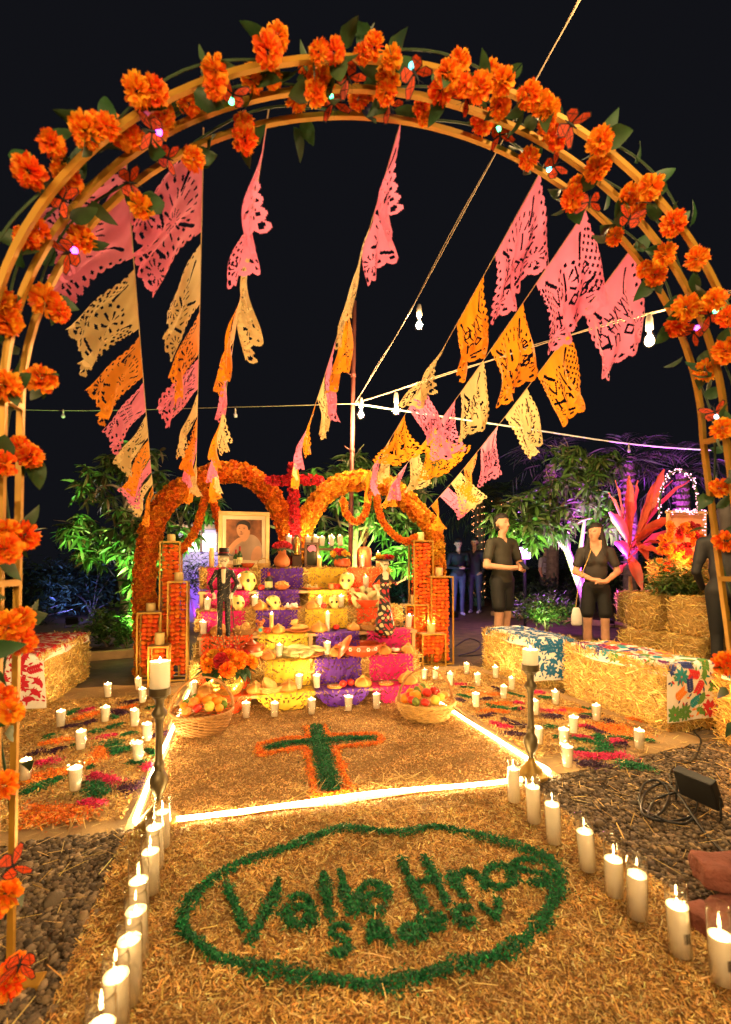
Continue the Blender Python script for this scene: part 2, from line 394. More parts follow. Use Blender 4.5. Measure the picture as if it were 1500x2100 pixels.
heap('name_line', [px_uv(spline([Z7(*p) for p in s], 18)) for s in NAME], .044, 2600, None, None, GREEN, .029, parent=lt)
heap('company_line', [px_uv(spline([Z7(*p) for p in s], 14)) for s in NAME2], .032, 2400, None, None, GREEN, .029, parent=lt)
ov = spline([Z7(*p) for p in OVAL], 120, True); ov = np.vstack([ov, ov[:1]])
heap('sawdust_oval', [px_uv(ov)], .062, 2600, 'green sawdust oval ring drawn round the lettering', 'oval', GREEN, .029)
Z6 = lambda x, y: (350 + x * .4, 1440 + y * .4)
cr = thing('sawdust_cross', 'green sawdust cross edged in orange petals before the altar', 'cross')
vx = [Z6(745, 125), Z6(770, 250), Z6(800, 350), Z6(828, 450)]; hx = [Z6(490, 240), Z6(600, 212), Z6(750, 200), Z6(900, 190), Z6(1045, 185)]
heap('cross_bars', [px_uv(vx)], .165, 6500, None, None, GREEN, .022, parent=cr)
heap('cross_arms', [px_uv(hx)], .105, 4200, None, None, GREEN, .022, parent=cr)
edge = [[Z6(700, 130), Z6(705, 185), Z6(600, 185), Z6(450, 218)], [Z6(450, 225), Z6(470, 275), Z6(600, 245), Z6(700, 235)], [Z6(700, 240), Z6(715, 340), Z6(735, 440), Z6(745, 490)], [Z6(740, 485), Z6(830, 478), Z6(910, 455)], [Z6(915, 450), Z6(880, 350), Z6(845, 245)], [Z6(840, 235), Z6(960, 222), Z6(1075, 210)], [Z6(1080, 205), Z6(1060, 165), Z6(940, 165), Z6(805, 172)], [Z6(800, 165), Z6(790, 120)]]
heap('petal_edging', [px_uv(s) for s in edge], .06, 2300, None, None, ORANGE, .020, size=.010, parent=cr)

# coloured petal patches: photo pixel, half length, half width (px), kind
PUR = [(.035, .006, .03), (.05, .01, .05)]; MAG = [(.55, .01, .09), (.7, .02, .14), (.4, .01, .05)]
Z4 = lambda x, y: (x * .32, 1330 + y * .32)
Z3 = lambda x, y: (900 + x * .4, 1250 + y * .4)
PATCH = {'purple': (PUR, 'dark purple'), 'magenta': (MAG, 'magenta'), 'green': (GREEN, 'green'), 'orange': (ORANGE, 'orange')}
LP = [('purple', (790, 355), (895, 330), .05), ('purple', (420, 505), (600, 465), .05), ('purple', (720, 400), (800, 425), .06), ('purple', (190, 690), (270, 650), .04), ('purple', (320, 670), (410, 645), .05), ('purple', (770, 910), (900, 880), .09), ('purple', (980, 570), (1070, 545), .06),
      ('magenta', (520, 410), (600, 385), .05), ('magenta', (650, 575), (745, 555), .06), ('magenta', (240, 745), (340, 725), .08), ('magenta', (600, 810), (740, 860), .08), ('magenta', (540, 990), (650, 1000), .08), ('magenta', (920, 780), (960, 745), .05),
      ('green', (440, 430), (500, 395), .06), ('green', (575, 540), (790, 480), .05), ('green', (300, 575), (350, 555), .04), ('green', (710, 600), (730, 670), .07), ('green', (700, 670), (830, 640), .05), ('green', (780, 565), (860, 545), .03), ('green', (940, 650), (1000, 680), .05), ('green', (835, 730), (930, 735), .05), ('green', (600, 860), (650, 940), .07), ('green', (170, 930), (400, 830), .08), ('green', (480, 620), (520, 630), .04), ('green', (700, 430), (740, 450), .05), ('green', (940, 385), (1000, 375), .03), ('green', (560, 770), (600, 755), .03),
      ('orange', (480, 460), (640, 410), .06), ('orange', (760, 385), (860, 365), .05), ('orange', (260, 620), (440, 590), .06), ('orange', (640, 640), (650, 700), .08), ('orange', (560, 740), (600, 730), .05), ('orange', (180, 850), (270, 825), .09), ('orange', (330, 790), (440, 800), .08), ('orange', (180, 1040), (500, 1070), .11), ('orange', (180, 1110), (330, 1090), .08)]
RP = [('purple', (200, 550), (280, 535), .05), ('purple', (330, 560), (440, 600), .05), ('purple', (350, 635), (430, 645), .07), ('purple', (550, 550), (630, 550), .07), ('purple', (710, 790), (830, 800), .10), ('purple', (850, 570), (890, 575), .06), ('purple', (740, 560), (770, 555), .05), ('purple', (760, 600), (850, 640), .05), ('purple', (90, 460), (130, 475), .04), ('purple', (270, 400), (310, 415), .05), ('purple', (230, 465), (270, 455), .04), ('purple', (910, 700), (960, 690), .05),
      ('magenta', (80, 385), (130, 385), .06), ('magenta', (480, 430), (540, 430), .05), ('magenta', (310, 600), (370, 605), .07), ('magenta', (270, 580), (310, 585), .05), ('magenta', (385, 480), (430, 485), .05), ('magenta', (520, 515), (640, 520), .05), ('magenta', (700, 745), (940, 750), .08), ('magenta', (720, 600), (800, 615), .05), ('magenta', (870, 690), (930, 670), .07), ('magenta', (700, 660), (780, 665), .05), ('magenta', (410, 515), (440, 510), .04),
      ('green', (110, 400), (180, 405), .03), ('green', (100, 440), (160, 455), .04), ('green', (250, 490), (350, 508), .05), ('green', (380, 515), (440, 510), .05), ('green', (520, 450), (580, 455), .05), ('green', (545, 600), (590, 600), .06), ('green', (590, 650), (640, 655), .05), ('green', (680, 660), (770, 670), .05), ('green', (820, 650), (860, 740), .10), ('green', (860, 660), (980, 665), .04), ('green', (940, 790), (1060, 815), .09), ('green', (740, 505), (780, 510), .03), ('green', (740, 540), (790, 540), .05), ('green', (1060, 670), (1100, 675), .05), ('green', (700, 730), (760, 725), .05), ('green', (360, 430), (440, 450), .03),
      ('orange', (150, 430), (230, 440), .07), ('orange', (240, 440), (330, 440), .06), ('orange', (270, 490), (360, 485), .09), ('orange', (240, 525), (350, 530), .07), ('orange', (850, 610), (960, 625), .14), ('orange', (640, 510), (740, 520), .07), ('orange', (990, 560), (1060, 575), .06), ('orange', (560, 520), (640, 540), .05)]
for side, lst, zf, nm in (('l', LP, Z4, 'beside the red cloth bale'), ('r', RP, Z3, 'before the hay bale benches')):
    for kind, (cols, cw) in PATCH.items():
        st = []
        for k, a, b, w in lst:
            if k == kind: st.append((spline([zf(*a), ((zf(*a)[0] + zf(*b)[0]) / 2, (zf(*a)[1] + zf(*b)[1]) / 2 + rng.uniform(-3, 3)), zf(*b)], 8), w))
        C = []
        root = thing('petal_pattern', f'{cw} petal and sawdust patches on the carpet {nm}', 'petal pattern', group='petal carpet patterns')
        for s, w in st:
            n = int(min(5200, max(1300, w * 32000)))
            heap('patch', [px_uv(s, .02)], w * 1.75, n * 2.0, None, None, cols, .022, size=.010, parent=root, h=.014, kind='stuff')

# ------------------------------------------------------------------ gravel and loose straw
def gravel(n, region, label, pos):
    p = region(n); V0, F0 = ICO[1]; F0 = np.array(F0); n = len(p)
    r = np.exp(rng.normal(math.log(.0080), .36, n)); sc = np.stack([r * rng.uniform(.9, 1.5, n), r * rng.uniform(.7, 1.0, n), r * rng.uniform(.45, .8, n)], 1)
    a = rng.uniform(0, 6.28, n); jig = 1 + rng.normal(0, .13, (n, len(V0), 1))
    Q = V0[None] * jig * sc[:, None]; x = Q[..., 0] * np.cos(a)[:, None] - Q[..., 1] * np.sin(a)[:, None]; y = Q[..., 0] * np.sin(a)[:, None] + Q[..., 1] * np.cos(a)[:, None]
    C = to_world(p, .003 + rng.random(n) * .012)
    V = np.stack([x, y, Q[..., 2]], -1) + C[:, None]
    F = (F0[None] + (np.arange(n) * len(V0))[:, None, None]).reshape(-1, 3)
    base = np.array([(.19, .13, .08), (.12, .085, .055), (.26, .19, .12), (.085, .06, .04), (.22, .15, .08)])[rng.integers(0, 5, n)] * np.exp(rng.normal(-.28, .34, n))[:, None]
    o = obj('gravel', make_mesh('gravel', V.reshape(-1, 3), F, m_pebble, smooth=True, col=np.repeat(base, len(V0), 0)))
    return tag(o, label, 'gravel', kind='stuff')
def reg(u0, u1, v0, v1, test=None):
    def f(n):
        p = np.c_[rng.uniform(u0, u1, n), rng.uniform(v0, v1, n)]
        return p if test is None else p[test(p)]
    return f
gravel(18000, reg(-2.1, -1.03, -1.35, .0), 'grey-brown gravel between the arch foot and the shavings mat', 'l')
gravel(40000, reg(.80, 3.0, -1.5, .5, lambda p: (p[:, 1] < .02 + (p[:, 0] - 1.06) * .16)), 'grey-brown gravel beside the candle row and the black cables', 'r')
STRAW = [(.68, .46, .13), (.60, .37, .09), (.75, .55, .2), (.45, .27, .06)]
def loose_straw(n, region, label, lmin=.05, lmax=.16):
    p = region(n); n = len(p); C = to_world(p, .02 + rng.random(n) * .018)
    V, F = flakes(C, rng.uniform(lmin, lmax, n), rng.uniform(.002, .0045, n), .10)
    return tag(obj('loose_straw', make_mesh('loose_straw', V, F, m_straw, col=flake_cols(STRAW, n, .22, .05))), label, 'straw', kind='stuff')
loose_straw(190, reg(-2.0, -1.05, -1.1, 0), 'stray straws on the gravel by the arch foot', .04, .11)
loose_straw(480, reg(.9, 3.0, -1.3, .4), 'stray straws on the gravel by the cables', .04, .12)
loose_straw(900, reg(-2.3, -1.05, 0, 2.6), 'stray straws on the petal carpet by the red cloth bale', .03, .09)
loose_straw(900, reg(1.05, 2.6, .1, 2.9), 'stray straws on the petal carpet by the benches', .03, .09)
loose_straw(420, reg(-1.0, .8, -1.3, -.05), 'longer straws scattered over the shavings round the lettering', .03, .07)
loose_straw(90, reg(-.35, .4, .06, .2), 'few straws lying along the rope light', .06, .16)

# ------------------------------------------------------------------ rope light round the altar mat
m_rope = emit_mat('rope_light_glow', (1.0, .68, .28), 42.0)
rp = thing('rope_light', 'glowing warm white rope light laid round the altar mat', 'rope light', AL(0, 0))
def rope_path(pts): return spline([AL(u, v, .034) for u, v in pts], 60)
p = [(-1.0, 2.6), (-1.02, 2.0), (-1.03, 1.2), (-1.035, .6), (-1.03, .12), (-1.02, .03), (-.95, .0), (-.5, .012), (0, .02), (.5, -.005), (.9, .0), (1.0, .02), (1.03, .10), (1.0, .22), (.99, .7), (.98, 1.2), (.98, 1.8), (1.0, 2.2)]
mb = MB(); P = rope_path(p); P[:, 2] = .030 + .004 * np.sin(np.arange(len(P)) * .7); mb.sweep(P - AO, .0095, 8); mb.build('glowing_tube', m_rope, rp, smooth=True)
mb = MB(); mb.rod(P[-1] - AO, P[-1] - AO + np.array([.02, .06, 0]), .011, 8); mb.build('plug', m_black, rp)
# ------------------------------------------------------------------ the flower arch: three gilt hoops with cross bars
ARC = dict(cx=.121, cy=1.532, psi=.177, w=1.084, z0=1.573, h=.975, dep=.088)
A_U = np.array([math.cos(ARC['psi']), math.sin(ARC['psi']), 0]); A_N = np.array([math.sin(ARC['psi']), -math.cos(ARC['psi']), 0])
A_O = np.array([ARC['cx'], ARC['cy'], 0])
def arch_pt(t, k, off=0.0):                # t in 0..1 from the left foot over the top to the right foot
    leg, cur = ARC['z0'], math.pi * (ARC['w'] + ARC['h']) / 2; tot = 2 * leg + cur; s = t * tot
    if s < leg: x, z, nx, nz = -ARC['w'], s, -1, 0
    elif s > leg + cur: x, z, nx, nz = ARC['w'] + .13 * max(0, leg - (tot - s)), tot - s, 1, 0
    else:
        a = math.pi * (1 - (s - leg) / cur); x, z = ARC['w'] * math.cos(a), ARC['z0'] + ARC['h'] * math.sin(a); nx, nz = math.cos(a), math.sin(a)
    return A_O + A_U * (x + nx * off) + A_N * (k * ARC['dep']) + np.array([0, 0, z + nz * off])
arch = thing('garden_arch', 'tall gilded metal arch of three hoops framing the altar', 'arch', A_O)
for k in range(3):
    mb = MB(); mb.sweep([arch_pt(t, k) - A_O for t in np.linspace(0, 1, 110)], .0108, 4, up=A_N)
    auto_smooth(mb.build('hoop', m_gold, arch), 35)
for t in (.012, .09, .17, .245, .755, .83, .91, .988):
    mb = MB(); mb.rod(arch_pt(t, -.05) - A_O, arch_pt(t, 2.05) - A_O, .012, 4); mb.build('cross_bar', m_gold, arch)
for k in range(0, 3, 2):
    for t in (.0, 1.0):
        mb = MB(); q = arch_pt(t, k) - A_O; mb.box(q + np.array([0, 0, .012]), (.16, .05, .02), Matrix.Rotation(ARC['psi'], 3, 'Z'), bev=.004); mb.build('foot_plate', m_gold, arch)

# ---- silk marigold, leaf, butterfly meshes
m_mari = M('marigold_petal', (.9, .22, .01), rough=.6, var=.1, attr=True, trans=.35, hue=.012)
def marigold_mesh(name, seed, rad=1.0, npet=92, inner=(.95, .34, .015), outer=(.94, .125, .005), flat=.85):
    r = np.random.default_rng(seed); V = []; F = []; Cc = []
    for i in range(npet):
        f = (i + .5) / npet; th = math.acos(1 - 1.5 * f); ph = i * 2.39996 + r.normal(0, .25)   # golden spiral from the heart outwards
        d = np.array([math.sin(th) * math.cos(ph), math.sin(th) * math.sin(ph), math.cos(th) * flat])
        _, s, u = ortho(d); ca = r.uniform(0, 6.28); s, u = s * math.cos(ca) + u * math.sin(ca), u * math.cos(ca) - s * math.sin(ca)
        L = rad * r.uniform(.85, 1.08); w = rad * r.uniform(.17, .27); b = len(V); base = d * L * .25
        curl = u * w * r.uniform(-.6, .6)
        rows = [(0.30, .35), (.68, .9), (.92, 1.0), (1.04, .55)]
        tone = r.uniform(0, 1)
        for q, (l, ww) in enumerate(rows):
            for e in (-1, 0, 1):
                V.append(d * L * l + s * w * ww * e + curl * l * l + u * w * (.35 * abs(e)) + d * rad * (.05 * r.normal() if q == 3 else 0))
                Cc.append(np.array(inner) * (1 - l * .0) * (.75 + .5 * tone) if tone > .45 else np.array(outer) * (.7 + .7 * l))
        for q in range(3):
            for e in range(2): F.append((b + q * 3 + e, b + q * 3 + e + 1, b + q * 3 + e + 4, b + q * 3 + e + 3))
    return make_mesh(name, V, np.array(F), m_mari, col=np.clip(np.array(Cc), 0, .95), smooth=True)
MARI = [marigold_mesh('marigold', 40 + i) for i in range(7)]
def leaf_mesh(name, mat, L=.09, W=.055, n=7, fold=.25, droop=.3, lobes=0.0):
    V = []; F = []
    for i in range(n + 1):
        t = i / n; w = W / 2 * (math.sin(math.pi * t ** .75) ** .8 if 0 < t < 1 else 0.0) * (1 + lobes * math.sin(t * 14)); z = -droop * L * t * t
        V += [(-w, L * t, z + fold * w), (0, L * t, z), (w, L * t, z + fold * w)]
    for i in range(n):
        b = 3 * i; F += [(b, b + 1, b + 4, b + 3), (b + 1, b + 2, b + 5, b + 4)]
    return make_mesh(name, V, F, mat, smooth=True)
m_silk = M('silk_leaf', (.03, .075, .022), rough=.5, var=.4, scale=30, trans=.15, hue=.03)
LEAFM = [leaf_mesh('silk_leaf', m_silk, .070, .048, 7, .3, .25, .05), leaf_mesh('silk_leaf', m_silk, .058, .040, 7, .5, .6, .12), leaf_mesh('silk_leaf', m_silk, .075, .042, 7, .25, .4)]
def face_dir(d):                             # euler turning +Z to d with a random spin
    q = Vector([float(c) for c in d]).to_track_quat('Z', 'Y').to_matrix() @ Matrix.Rotation(random.uniform(0, 6.28), 3, 'Z'); return q.to_euler()
def put_leaf(g, p, d):
    e = (Vector([float(c) for c in d]).to_track_quat('Y', 'Z').to_matrix() @ Matrix.Rotation(random.uniform(0, 6.28), 3, 'Y')).to_euler()
    obj('leaf', random.choice(LEAFM), g, p, e, random.uniform(.8, 1.25))
FL = [[], [], []]
C_, B_, A_ = 0, 1, 2
for k, x, y in [(2,282,186),(2,107,295),(2,60,352),(2,175,268),(2,220,260),(1,252,278),(1,277,284),(1,145,370),(0,168,490),(1,55,490),(0,290,422),(0,397,325),(1,387,212),(1,337,232),(2,442,145),(1,427,192),(2,550,103),(1,517,162),(1,557,157),(0,502,285),(0,607,205),(2,655,107),(2,687,105),(1,655,160),(1,648,190),(0,735,202),
    (2,767,95),(2,805,120),(1,797,160),(1,792,190),(2,920,150),(1,905,185),(0,865,220),(2,985,178),(2,1030,165),(1,1027,217),(0,990,250),(2,1085,195),(2,1127,225),(1,1125,260),(1,1145,278),(0,1085,325),(2,1232,290),(1,1225,345),(0,1175,407),(2,1335,383),(1,1292,397),(1,1305,440),(2,1382,457),(0,1262,485),(1,1365,522),(2,1430,530),
    (0,1345,565),(2,1465,615),(1,1408,630),(0,1388,667),(2,1492,650),(0,1448,760),(1,1490,720),(1,1482,878),(0,1477,1000),(0,1487,1110),(0,1490,1360),(0,92,615),(0,85,777),(1,5,620),(1,10,790),(0,62,935),(1,7,950),(0,48,1100),(1,12,1125),(0,46,1270),(1,16,1285),(1,20,1458),(1,8,1610),(1,12,1835),(1,15,2020)]:
    FL[k].append((x, y))
hoop_word = ['the hoop nearest the altar', 'the middle hoop', 'the hoop nearest the viewer']
def nearest_t(p, k):
    ts = np.linspace(0, 1, 600); return ts[int(np.argmin([np.linalg.norm(arch_pt(t, k) - p) for t in ts]))]
for k in range(3):
    g = thing('marigold_garland', 'orange silk marigold garland wound along ' + hoop_word[k] + ' of the arch', 'garland', A_O, group='marigold garlands on the arch')
    mb = MB(); ts = np.linspace(.03, .97, 170)
    mb.sweep([arch_pt(t, k + .25 * math.sin(t * 60 + k), .022 + .012 * math.cos(t * 60 + k)) - A_O for t in ts], .0035, 5); mb.build('stem', m_vine, g)
    for (x, y) in FL[k]:
        p = on_plane(x, y, A_O + A_N * (k * ARC['dep'] + .045), A_N); to = EYE - p; to /= np.linalg.norm(to)
        d = to * 1.0 + np.array([random.gauss(0, .35), random.gauss(0, .3), random.gauss(.1, .35)])
        s = random.uniform(.0265, .0375) * (1.0 if 200 < x < 1350 else 1.13)
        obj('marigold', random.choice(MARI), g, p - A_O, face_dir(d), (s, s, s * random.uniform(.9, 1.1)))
        if random.random() < .42:
            e_ = np.array([random.gauss(0, 1), 0, random.gauss(0, 1)]); e_ = e_ / np.linalg.norm(e_) * s * 1.25; s2 = s * random.uniform(.7, .95)
            obj('marigold', random.choice(MARI), g, p - A_O + e_ - to * .02, face_dir(to + e_ * 12), (s2, s2, s2))
        for q in range(random.choice([2, 2, 3])):
            put_leaf(g, p - A_O - to * .02, np.array([random.gauss(0, 1), random.gauss(0, .5), random.gauss(0, 1)]) - to * .3)
    for i in range(34):
        t = random.uniform(.05, .95); a_ = random.uniform(0, 6.28); c_ = arch_pt(t, k); r_ = arch_pt(t, k, 1.0) - c_; d_ = r_ * math.cos(a_) + A_N * math.sin(a_)
        put_leaf(g, c_ + d_ * .018 - A_O, d_ + np.array([random.gauss(0, .5) for _ in range(3)]))
# ---- butterflies
m_bw = M('butterfly_wing', (.90, .09, .015), rough=.5, var=.3, scale=60, trans=.35); m_bk = M('butterfly_black', (.012, .01, .012), rough=.6)
def butterfly_parts():
    def wing(sx, upper):
        o = np.array([(0, .002), (.012, .020), (.036, .034), (.044, .028), (.034, .010), (.006, -.001)]) if upper else np.array([(0, -.001), (.026, .004), (.034, -.008), (.026, -.024), (.012, -.028), (.003, -.012)])
        o = o * [sx, 1]; c = o.mean(0); inn = c + (o - c) * .85; z = lambda q: abs(q[0]) * .42
        lo = [(p[0], p[1], z(p)) for p in o] + [(p[0], p[1], z(p) + .0012) for p in inn]; n = len(o)
        F = [tuple(range(n))] + [(n + i for i in range(n))]; mb = MB(); mb.add(lo[:n], [tuple(range(n))], 1); mb.add(lo[n:], [tuple(range(n))], 0)
        for i in (1, 2, 4):                       # wing veins
            a, b = inn[i], inn[(i + 3) % n]; mb.sweep([(a[0], a[1], z(a) + .0018), (b[0], b[1], z(b) + .0018)], .0006, 3, 1)
        return mb.build('wing', [m_bw, m_bk], mesh_only=True)
    ws = [wing(s, u) for s in (-1, 1) for u in (True, False)]
    mb = MB(); mb.sweep([(0, .018, .002), (0, .008, .003), (0, -.004, .003), (0, -.02, .001)], [.0015, .003, .0034, .0012], 6)
    for s in (-1, 1): mb.sweep([(0, .016, .002), (s * .008, .03, .006)], .0005, 3)
    return ws, mb.build('body', m_bk, mesh_only=True)
BW, BBODY = butterfly_parts()
mb = MB(); mb.ball((0, 0, 0), .0095, sub=2); BEAD = {}
for nm, c in (('violet', (.6, .08, 1.0)), ('green', (.1, 1.0, .35)), ('white', (.8, .9, 1.0)), ('teal', (.1, .8, .8))):
    BEAD[nm] = mb.build('lamp_bead_' + nm, emit_mat('bead_' + nm, c, 3.0), mesh_only=True, smooth=True)
BF = [(27,1777,1,None),(40,1977,1,None),(140,518,0,'violet'),(131,410,1,None),(268,375,0,None),(345,325,0,None),(312,268,1,'violet'),(478,193,1,'green'),(683,212,0,'green'),(715,160,1,None),(800,215,0,'violet'),(852,150,2,'teal'),(957,200,1,'violet'),(1025,278,0,'green'),(1172,255,2,None),(1137,340,0,'teal'),(1210,415,0,None),(1290,450,1,None),(1455,645,1,'green'),(1422,682,0,'violet'),(1467,845,0,'white')]
BF = sorted(BF, key=lambda b: nearest_t(on_plane(b[0], b[1], A_O, A_N), 0))
for i, (x, y, k, bead) in enumerate(BF):
    p = on_plane(x, y, A_O + A_N * (k * ARC['dep'] + .06), A_N); to = EYE - p; to /= np.linalg.norm(to)
    b = thing('butterfly_light', f'red-orange butterfly' + (f' with {bead} lamp' if bead else '') + f', {ORD[i]} along the arch from its near foot', 'butterfly', p, group='butterflies clipped to the arch')
    b.rotation_euler = face_dir(to + np.array([random.gauss(0, .25), 0, random.gauss(0, .25)])); pass
    s = random.uniform(.85, 1.1)
    for w in BW: obj('wing', w, b, scale=s)
    obj('body', BBODY, b, scale=s)
    if bead: obj('lamp_bead', BEAD[bead], b, (0, -.016 * s, -.004))
# ------------------------------------------------------------------ cut-paper flags on strings
FONT = {'V': [[(0, 1), (.5, 0), (1, 1)]], 'a': [[(.9, .6), (.5, .7), (.1, .45), (.3, .02), (.7, .1), (.9, .5)], [(.9, .65), (.9, 0)]], 'l': [[(.5, 1.05), (.5, 0)]],
        'e': [[(.1, .35), (.9, .4), (.7, .7), (.3, .65), (.1, .3), (.4, 0), (.85, .1)]], 'H': [[(.1, 1), (.1, 0)], [(.9, 1), (.9, 0)], [(.1, .5), (.9, .5)]],
        'n': [[(.1, .7), (.1, 0)], [(.1, .5), (.5, .7), (.9, .5), (.9, 0)]], 'o': [[(.5, .7), (.1, .35), (.5, 0), (.9, .35), (.5, .7)]], 's': [[(.85, .6), (.4, .7), (.2, .5), (.75, .25), (.6, 0), (.1, .08)]]}
def text_segments(txt, x0, x1, y0, h):
    S = []; n = len(txt); cw = (x1 - x0) / n
    for i, ch in enumerate(txt):
        for st in FONT.get(ch, []):
            P = [(x0 + cw * (i + .12 + .76 * a), y0 + h * b) for a, b in st]
            S += list(zip(P[:-1], P[1:]))
    return S
def paper_mask(nx, ny, style=0, words=None, asp=1.15):
    a = (np.arange(nx) + .5) / nx; b = (np.arange(ny) + .5) / ny; A, Bb = np.meshgrid(a, b, indexing='ij'); X = A * asp; W = asp
    keep = np.ones((nx, ny), bool)
    sc = .035
    keep &= Bb < 1 - sc * (1 - np.abs(np.sin(math.pi * A * 11)))                       # scalloped hem
    side = np.minimum(X, W - X); keep &= ~((side < sc * (1 - np.abs(np.sin(math.pi * Bb * 9)))) & (Bb > .10))
    hem = 1 - Bb
    def hole(c, r): return (X - c[0]) ** 2 + (Bb - c[1]) ** 2 < r * r
    for i in range(11): keep &= ~hole((W * (i + .5) / 11, .925), .022)
    for i in range(1, 9):
        keep &= ~hole((.06, (i + .5) / 9), .02); keep &= ~hole((W - .06, (i + .5) / 9), .02)
    for cx in (.17, W - .17):                                                          # fan medallions in the corners
        rr = np.hypot(X - cx, Bb - .80); an = np.arctan2(Bb - .80, X - cx); keep &= ~((rr > .045) & (rr < .105) & (np.abs(np.sin(an * 5)) < .55))
    band = (np.abs(X - W / 2 - .26 * np.sin((Bb - .2) * 4)) < .0)
    for (x0, y0, x1, y1, t) in ((.18, .12, .33, .30, .022), (W - .18, .12, W - .33, .30, .022), (.2, .62, .36, .70, .02), (W - .2, .62, W - .36, .70, .02), (.40, .84, .5, .88, .018), (W - .4, .84, W - .5, .88, .018)):
        dx, dy = x1 - x0, y1 - y0; t_ = np.clip(((X - x0) * dx + (Bb - y0) * dy) / (dx * dx + dy * dy), 0, 1); keep &= ~(np.hypot(X - x0 - t_ * dx, Bb - y0 - t_ * dy) < t)
    if style == 0:                                                                     # feathered slits
        g = (X + .55 * Bb) * 13; row = (Bb > .30) & (Bb < .60) & (X > .22) & (X < W - .22)
        keep &= ~(row & (np.abs((g % 1) - .5) < .13) & (np.abs(((Bb - .30) * 6.6) % 1 - .5) < .36))
    if style == 1:                                                                     # lattice
        g1 = ((X + Bb) * 11) % 1; g2 = ((X - Bb) * 11) % 1; row = (Bb > .12) & (Bb < .80) & ((X < .24) | (X > W - .24))
        keep &= ~(row & (np.abs(g1 - .5) < .22) & (np.abs(g2 - .5) < .22))
        rr = np.hypot(X - W / 2, Bb - .45); an = np.arctan2(Bb - .45, X - W / 2); keep &= ~((rr > .07) & (rr < .17) & (np.abs(np.sin(an * 4)) < .42)); keep &= ~((rr > .21) & (rr < .25) & (np.abs(np.sin(an * 7)) < .6))
    if style == 2:                                                                     # rays and drops round a medallion
        rr = np.hypot(X - W / 2, (Bb - .46) * 1.1); an = np.arctan2(Bb - .46, X - W / 2)
        if not words: keep &= ~((rr > .05) & (rr < .13) & (np.abs(np.sin(an * 6)) < .35))
        keep &= ~((rr > .24) & (rr < .34) & (np.abs(np.sin(an * 8 + .4)) < .30)); keep &= ~((rr > .38) & (rr < .43) & (np.abs(np.sin(an * 12)) < .45))
    if words:
        y = .34
        for w_ in words:
            for (p, q) in text_segments(w_, .20, W - .20, 0, .17):
                x0, y0, x1, y1 = W - p[0], y + .17 - p[1], W - q[0], y + .17 - q[1]       # cut to read from the altar side
                dx, dy = x1 - x0, y1 - y0; t_ = np.clip(((X - x0) * dx + (Bb - y0) * dy) / (dx * dx + dy * dy + 1e-9), 0, 1); keep &= ~(np.hypot(X - x0 - t_ * dx, Bb - y0 - t_ * dy) < .0115)
            y += .22
    return keep
def grid_from_mask(P, keep):                # P (nx+1, ny+1, 3)
    nx, ny = keep.shape; idx = np.arange((nx + 1) * (ny + 1)).reshape(nx + 1, ny + 1)
    i, j = np.nonzero(keep); F = np.stack([idx[i, j], idx[i + 1, j], idx[i + 1, j + 1], idx[i, j + 1]], 1)
    used = np.unique(F); re = -np.ones(idx.size, int); re[used] = np.arange(len(used)); return P.reshape(-1, 3)[used], re[F]
PAPER = {'pink': M('pink_tissue', (.90, .25, .46), rough=.7, var=.12, scale=9, trans=.45, bump=.6, bscale=16), 'cream': M('cream_tissue', (.80, .62, .29), rough=.7, var=.12, scale=9, trans=.45, bump=.6, bscale=16),
         'orange': M('orange_tissue', (.92, .33, .015), rough=.7, var=.12, scale=9, trans=.45, bump=.6, bscale=16), 'purple': M('purple_tissue', (.085, .008, .30), rough=.6, var=.15, scale=9, trans=.25, bump=.3, bscale=25),
         'magenta': M('magenta_tissue', (.72, .012, .19), rough=.65, var=.12, scale=9, trans=.3, bump=.3, bscale=25), 'yellow': M('yellow_tissue', (.76, .52, .04), rough=.65, var=.12, scale=9, trans=.35, bump=.3, bscale=25), 'red': M('red_orange_tissue', (.85, .095, .012), rough=.65, var=.12, scale=9, trans=.3, bump=.3, bscale=25)}
MASKS = {}
def get_mask(n, style, words):
    k = (n, style, tuple(words or ()))
    if k not in MASKS: MASKS[k] = paper_mask(int(n * 1.2), n, style, words)
    return MASKS[k]
m_string = M('twine', (.55, .42, .25), rough=.8)
HV = 3.28
CYC_L = ['pink', 'cream', 'orange']; CYC_R = ['pink', 'orange', 'cream']
STR = [  # start px on the arch, end px, end depth plane (altar v), swing (+ = to the viewer's left), colours, words
    ((258, 318), (317, 1025), HV - .10, 38, CYC_L), ((418, 262), (402, 985), HV - .10, 28, CYC_L), ((552, 222), (432, 985), HV - .10, 12, CYC_L), ((828, 232), (602, 955), HV - .12, 3, CYC_L),
    ((1118, 335), (742, 990), HV - .10, -4, CYC_R), ((1212, 415), (792, 1000), HV - .10, -16, CYC_R), ((1308, 492), (872, 1050), HV - .10, -32, CYC_R)]
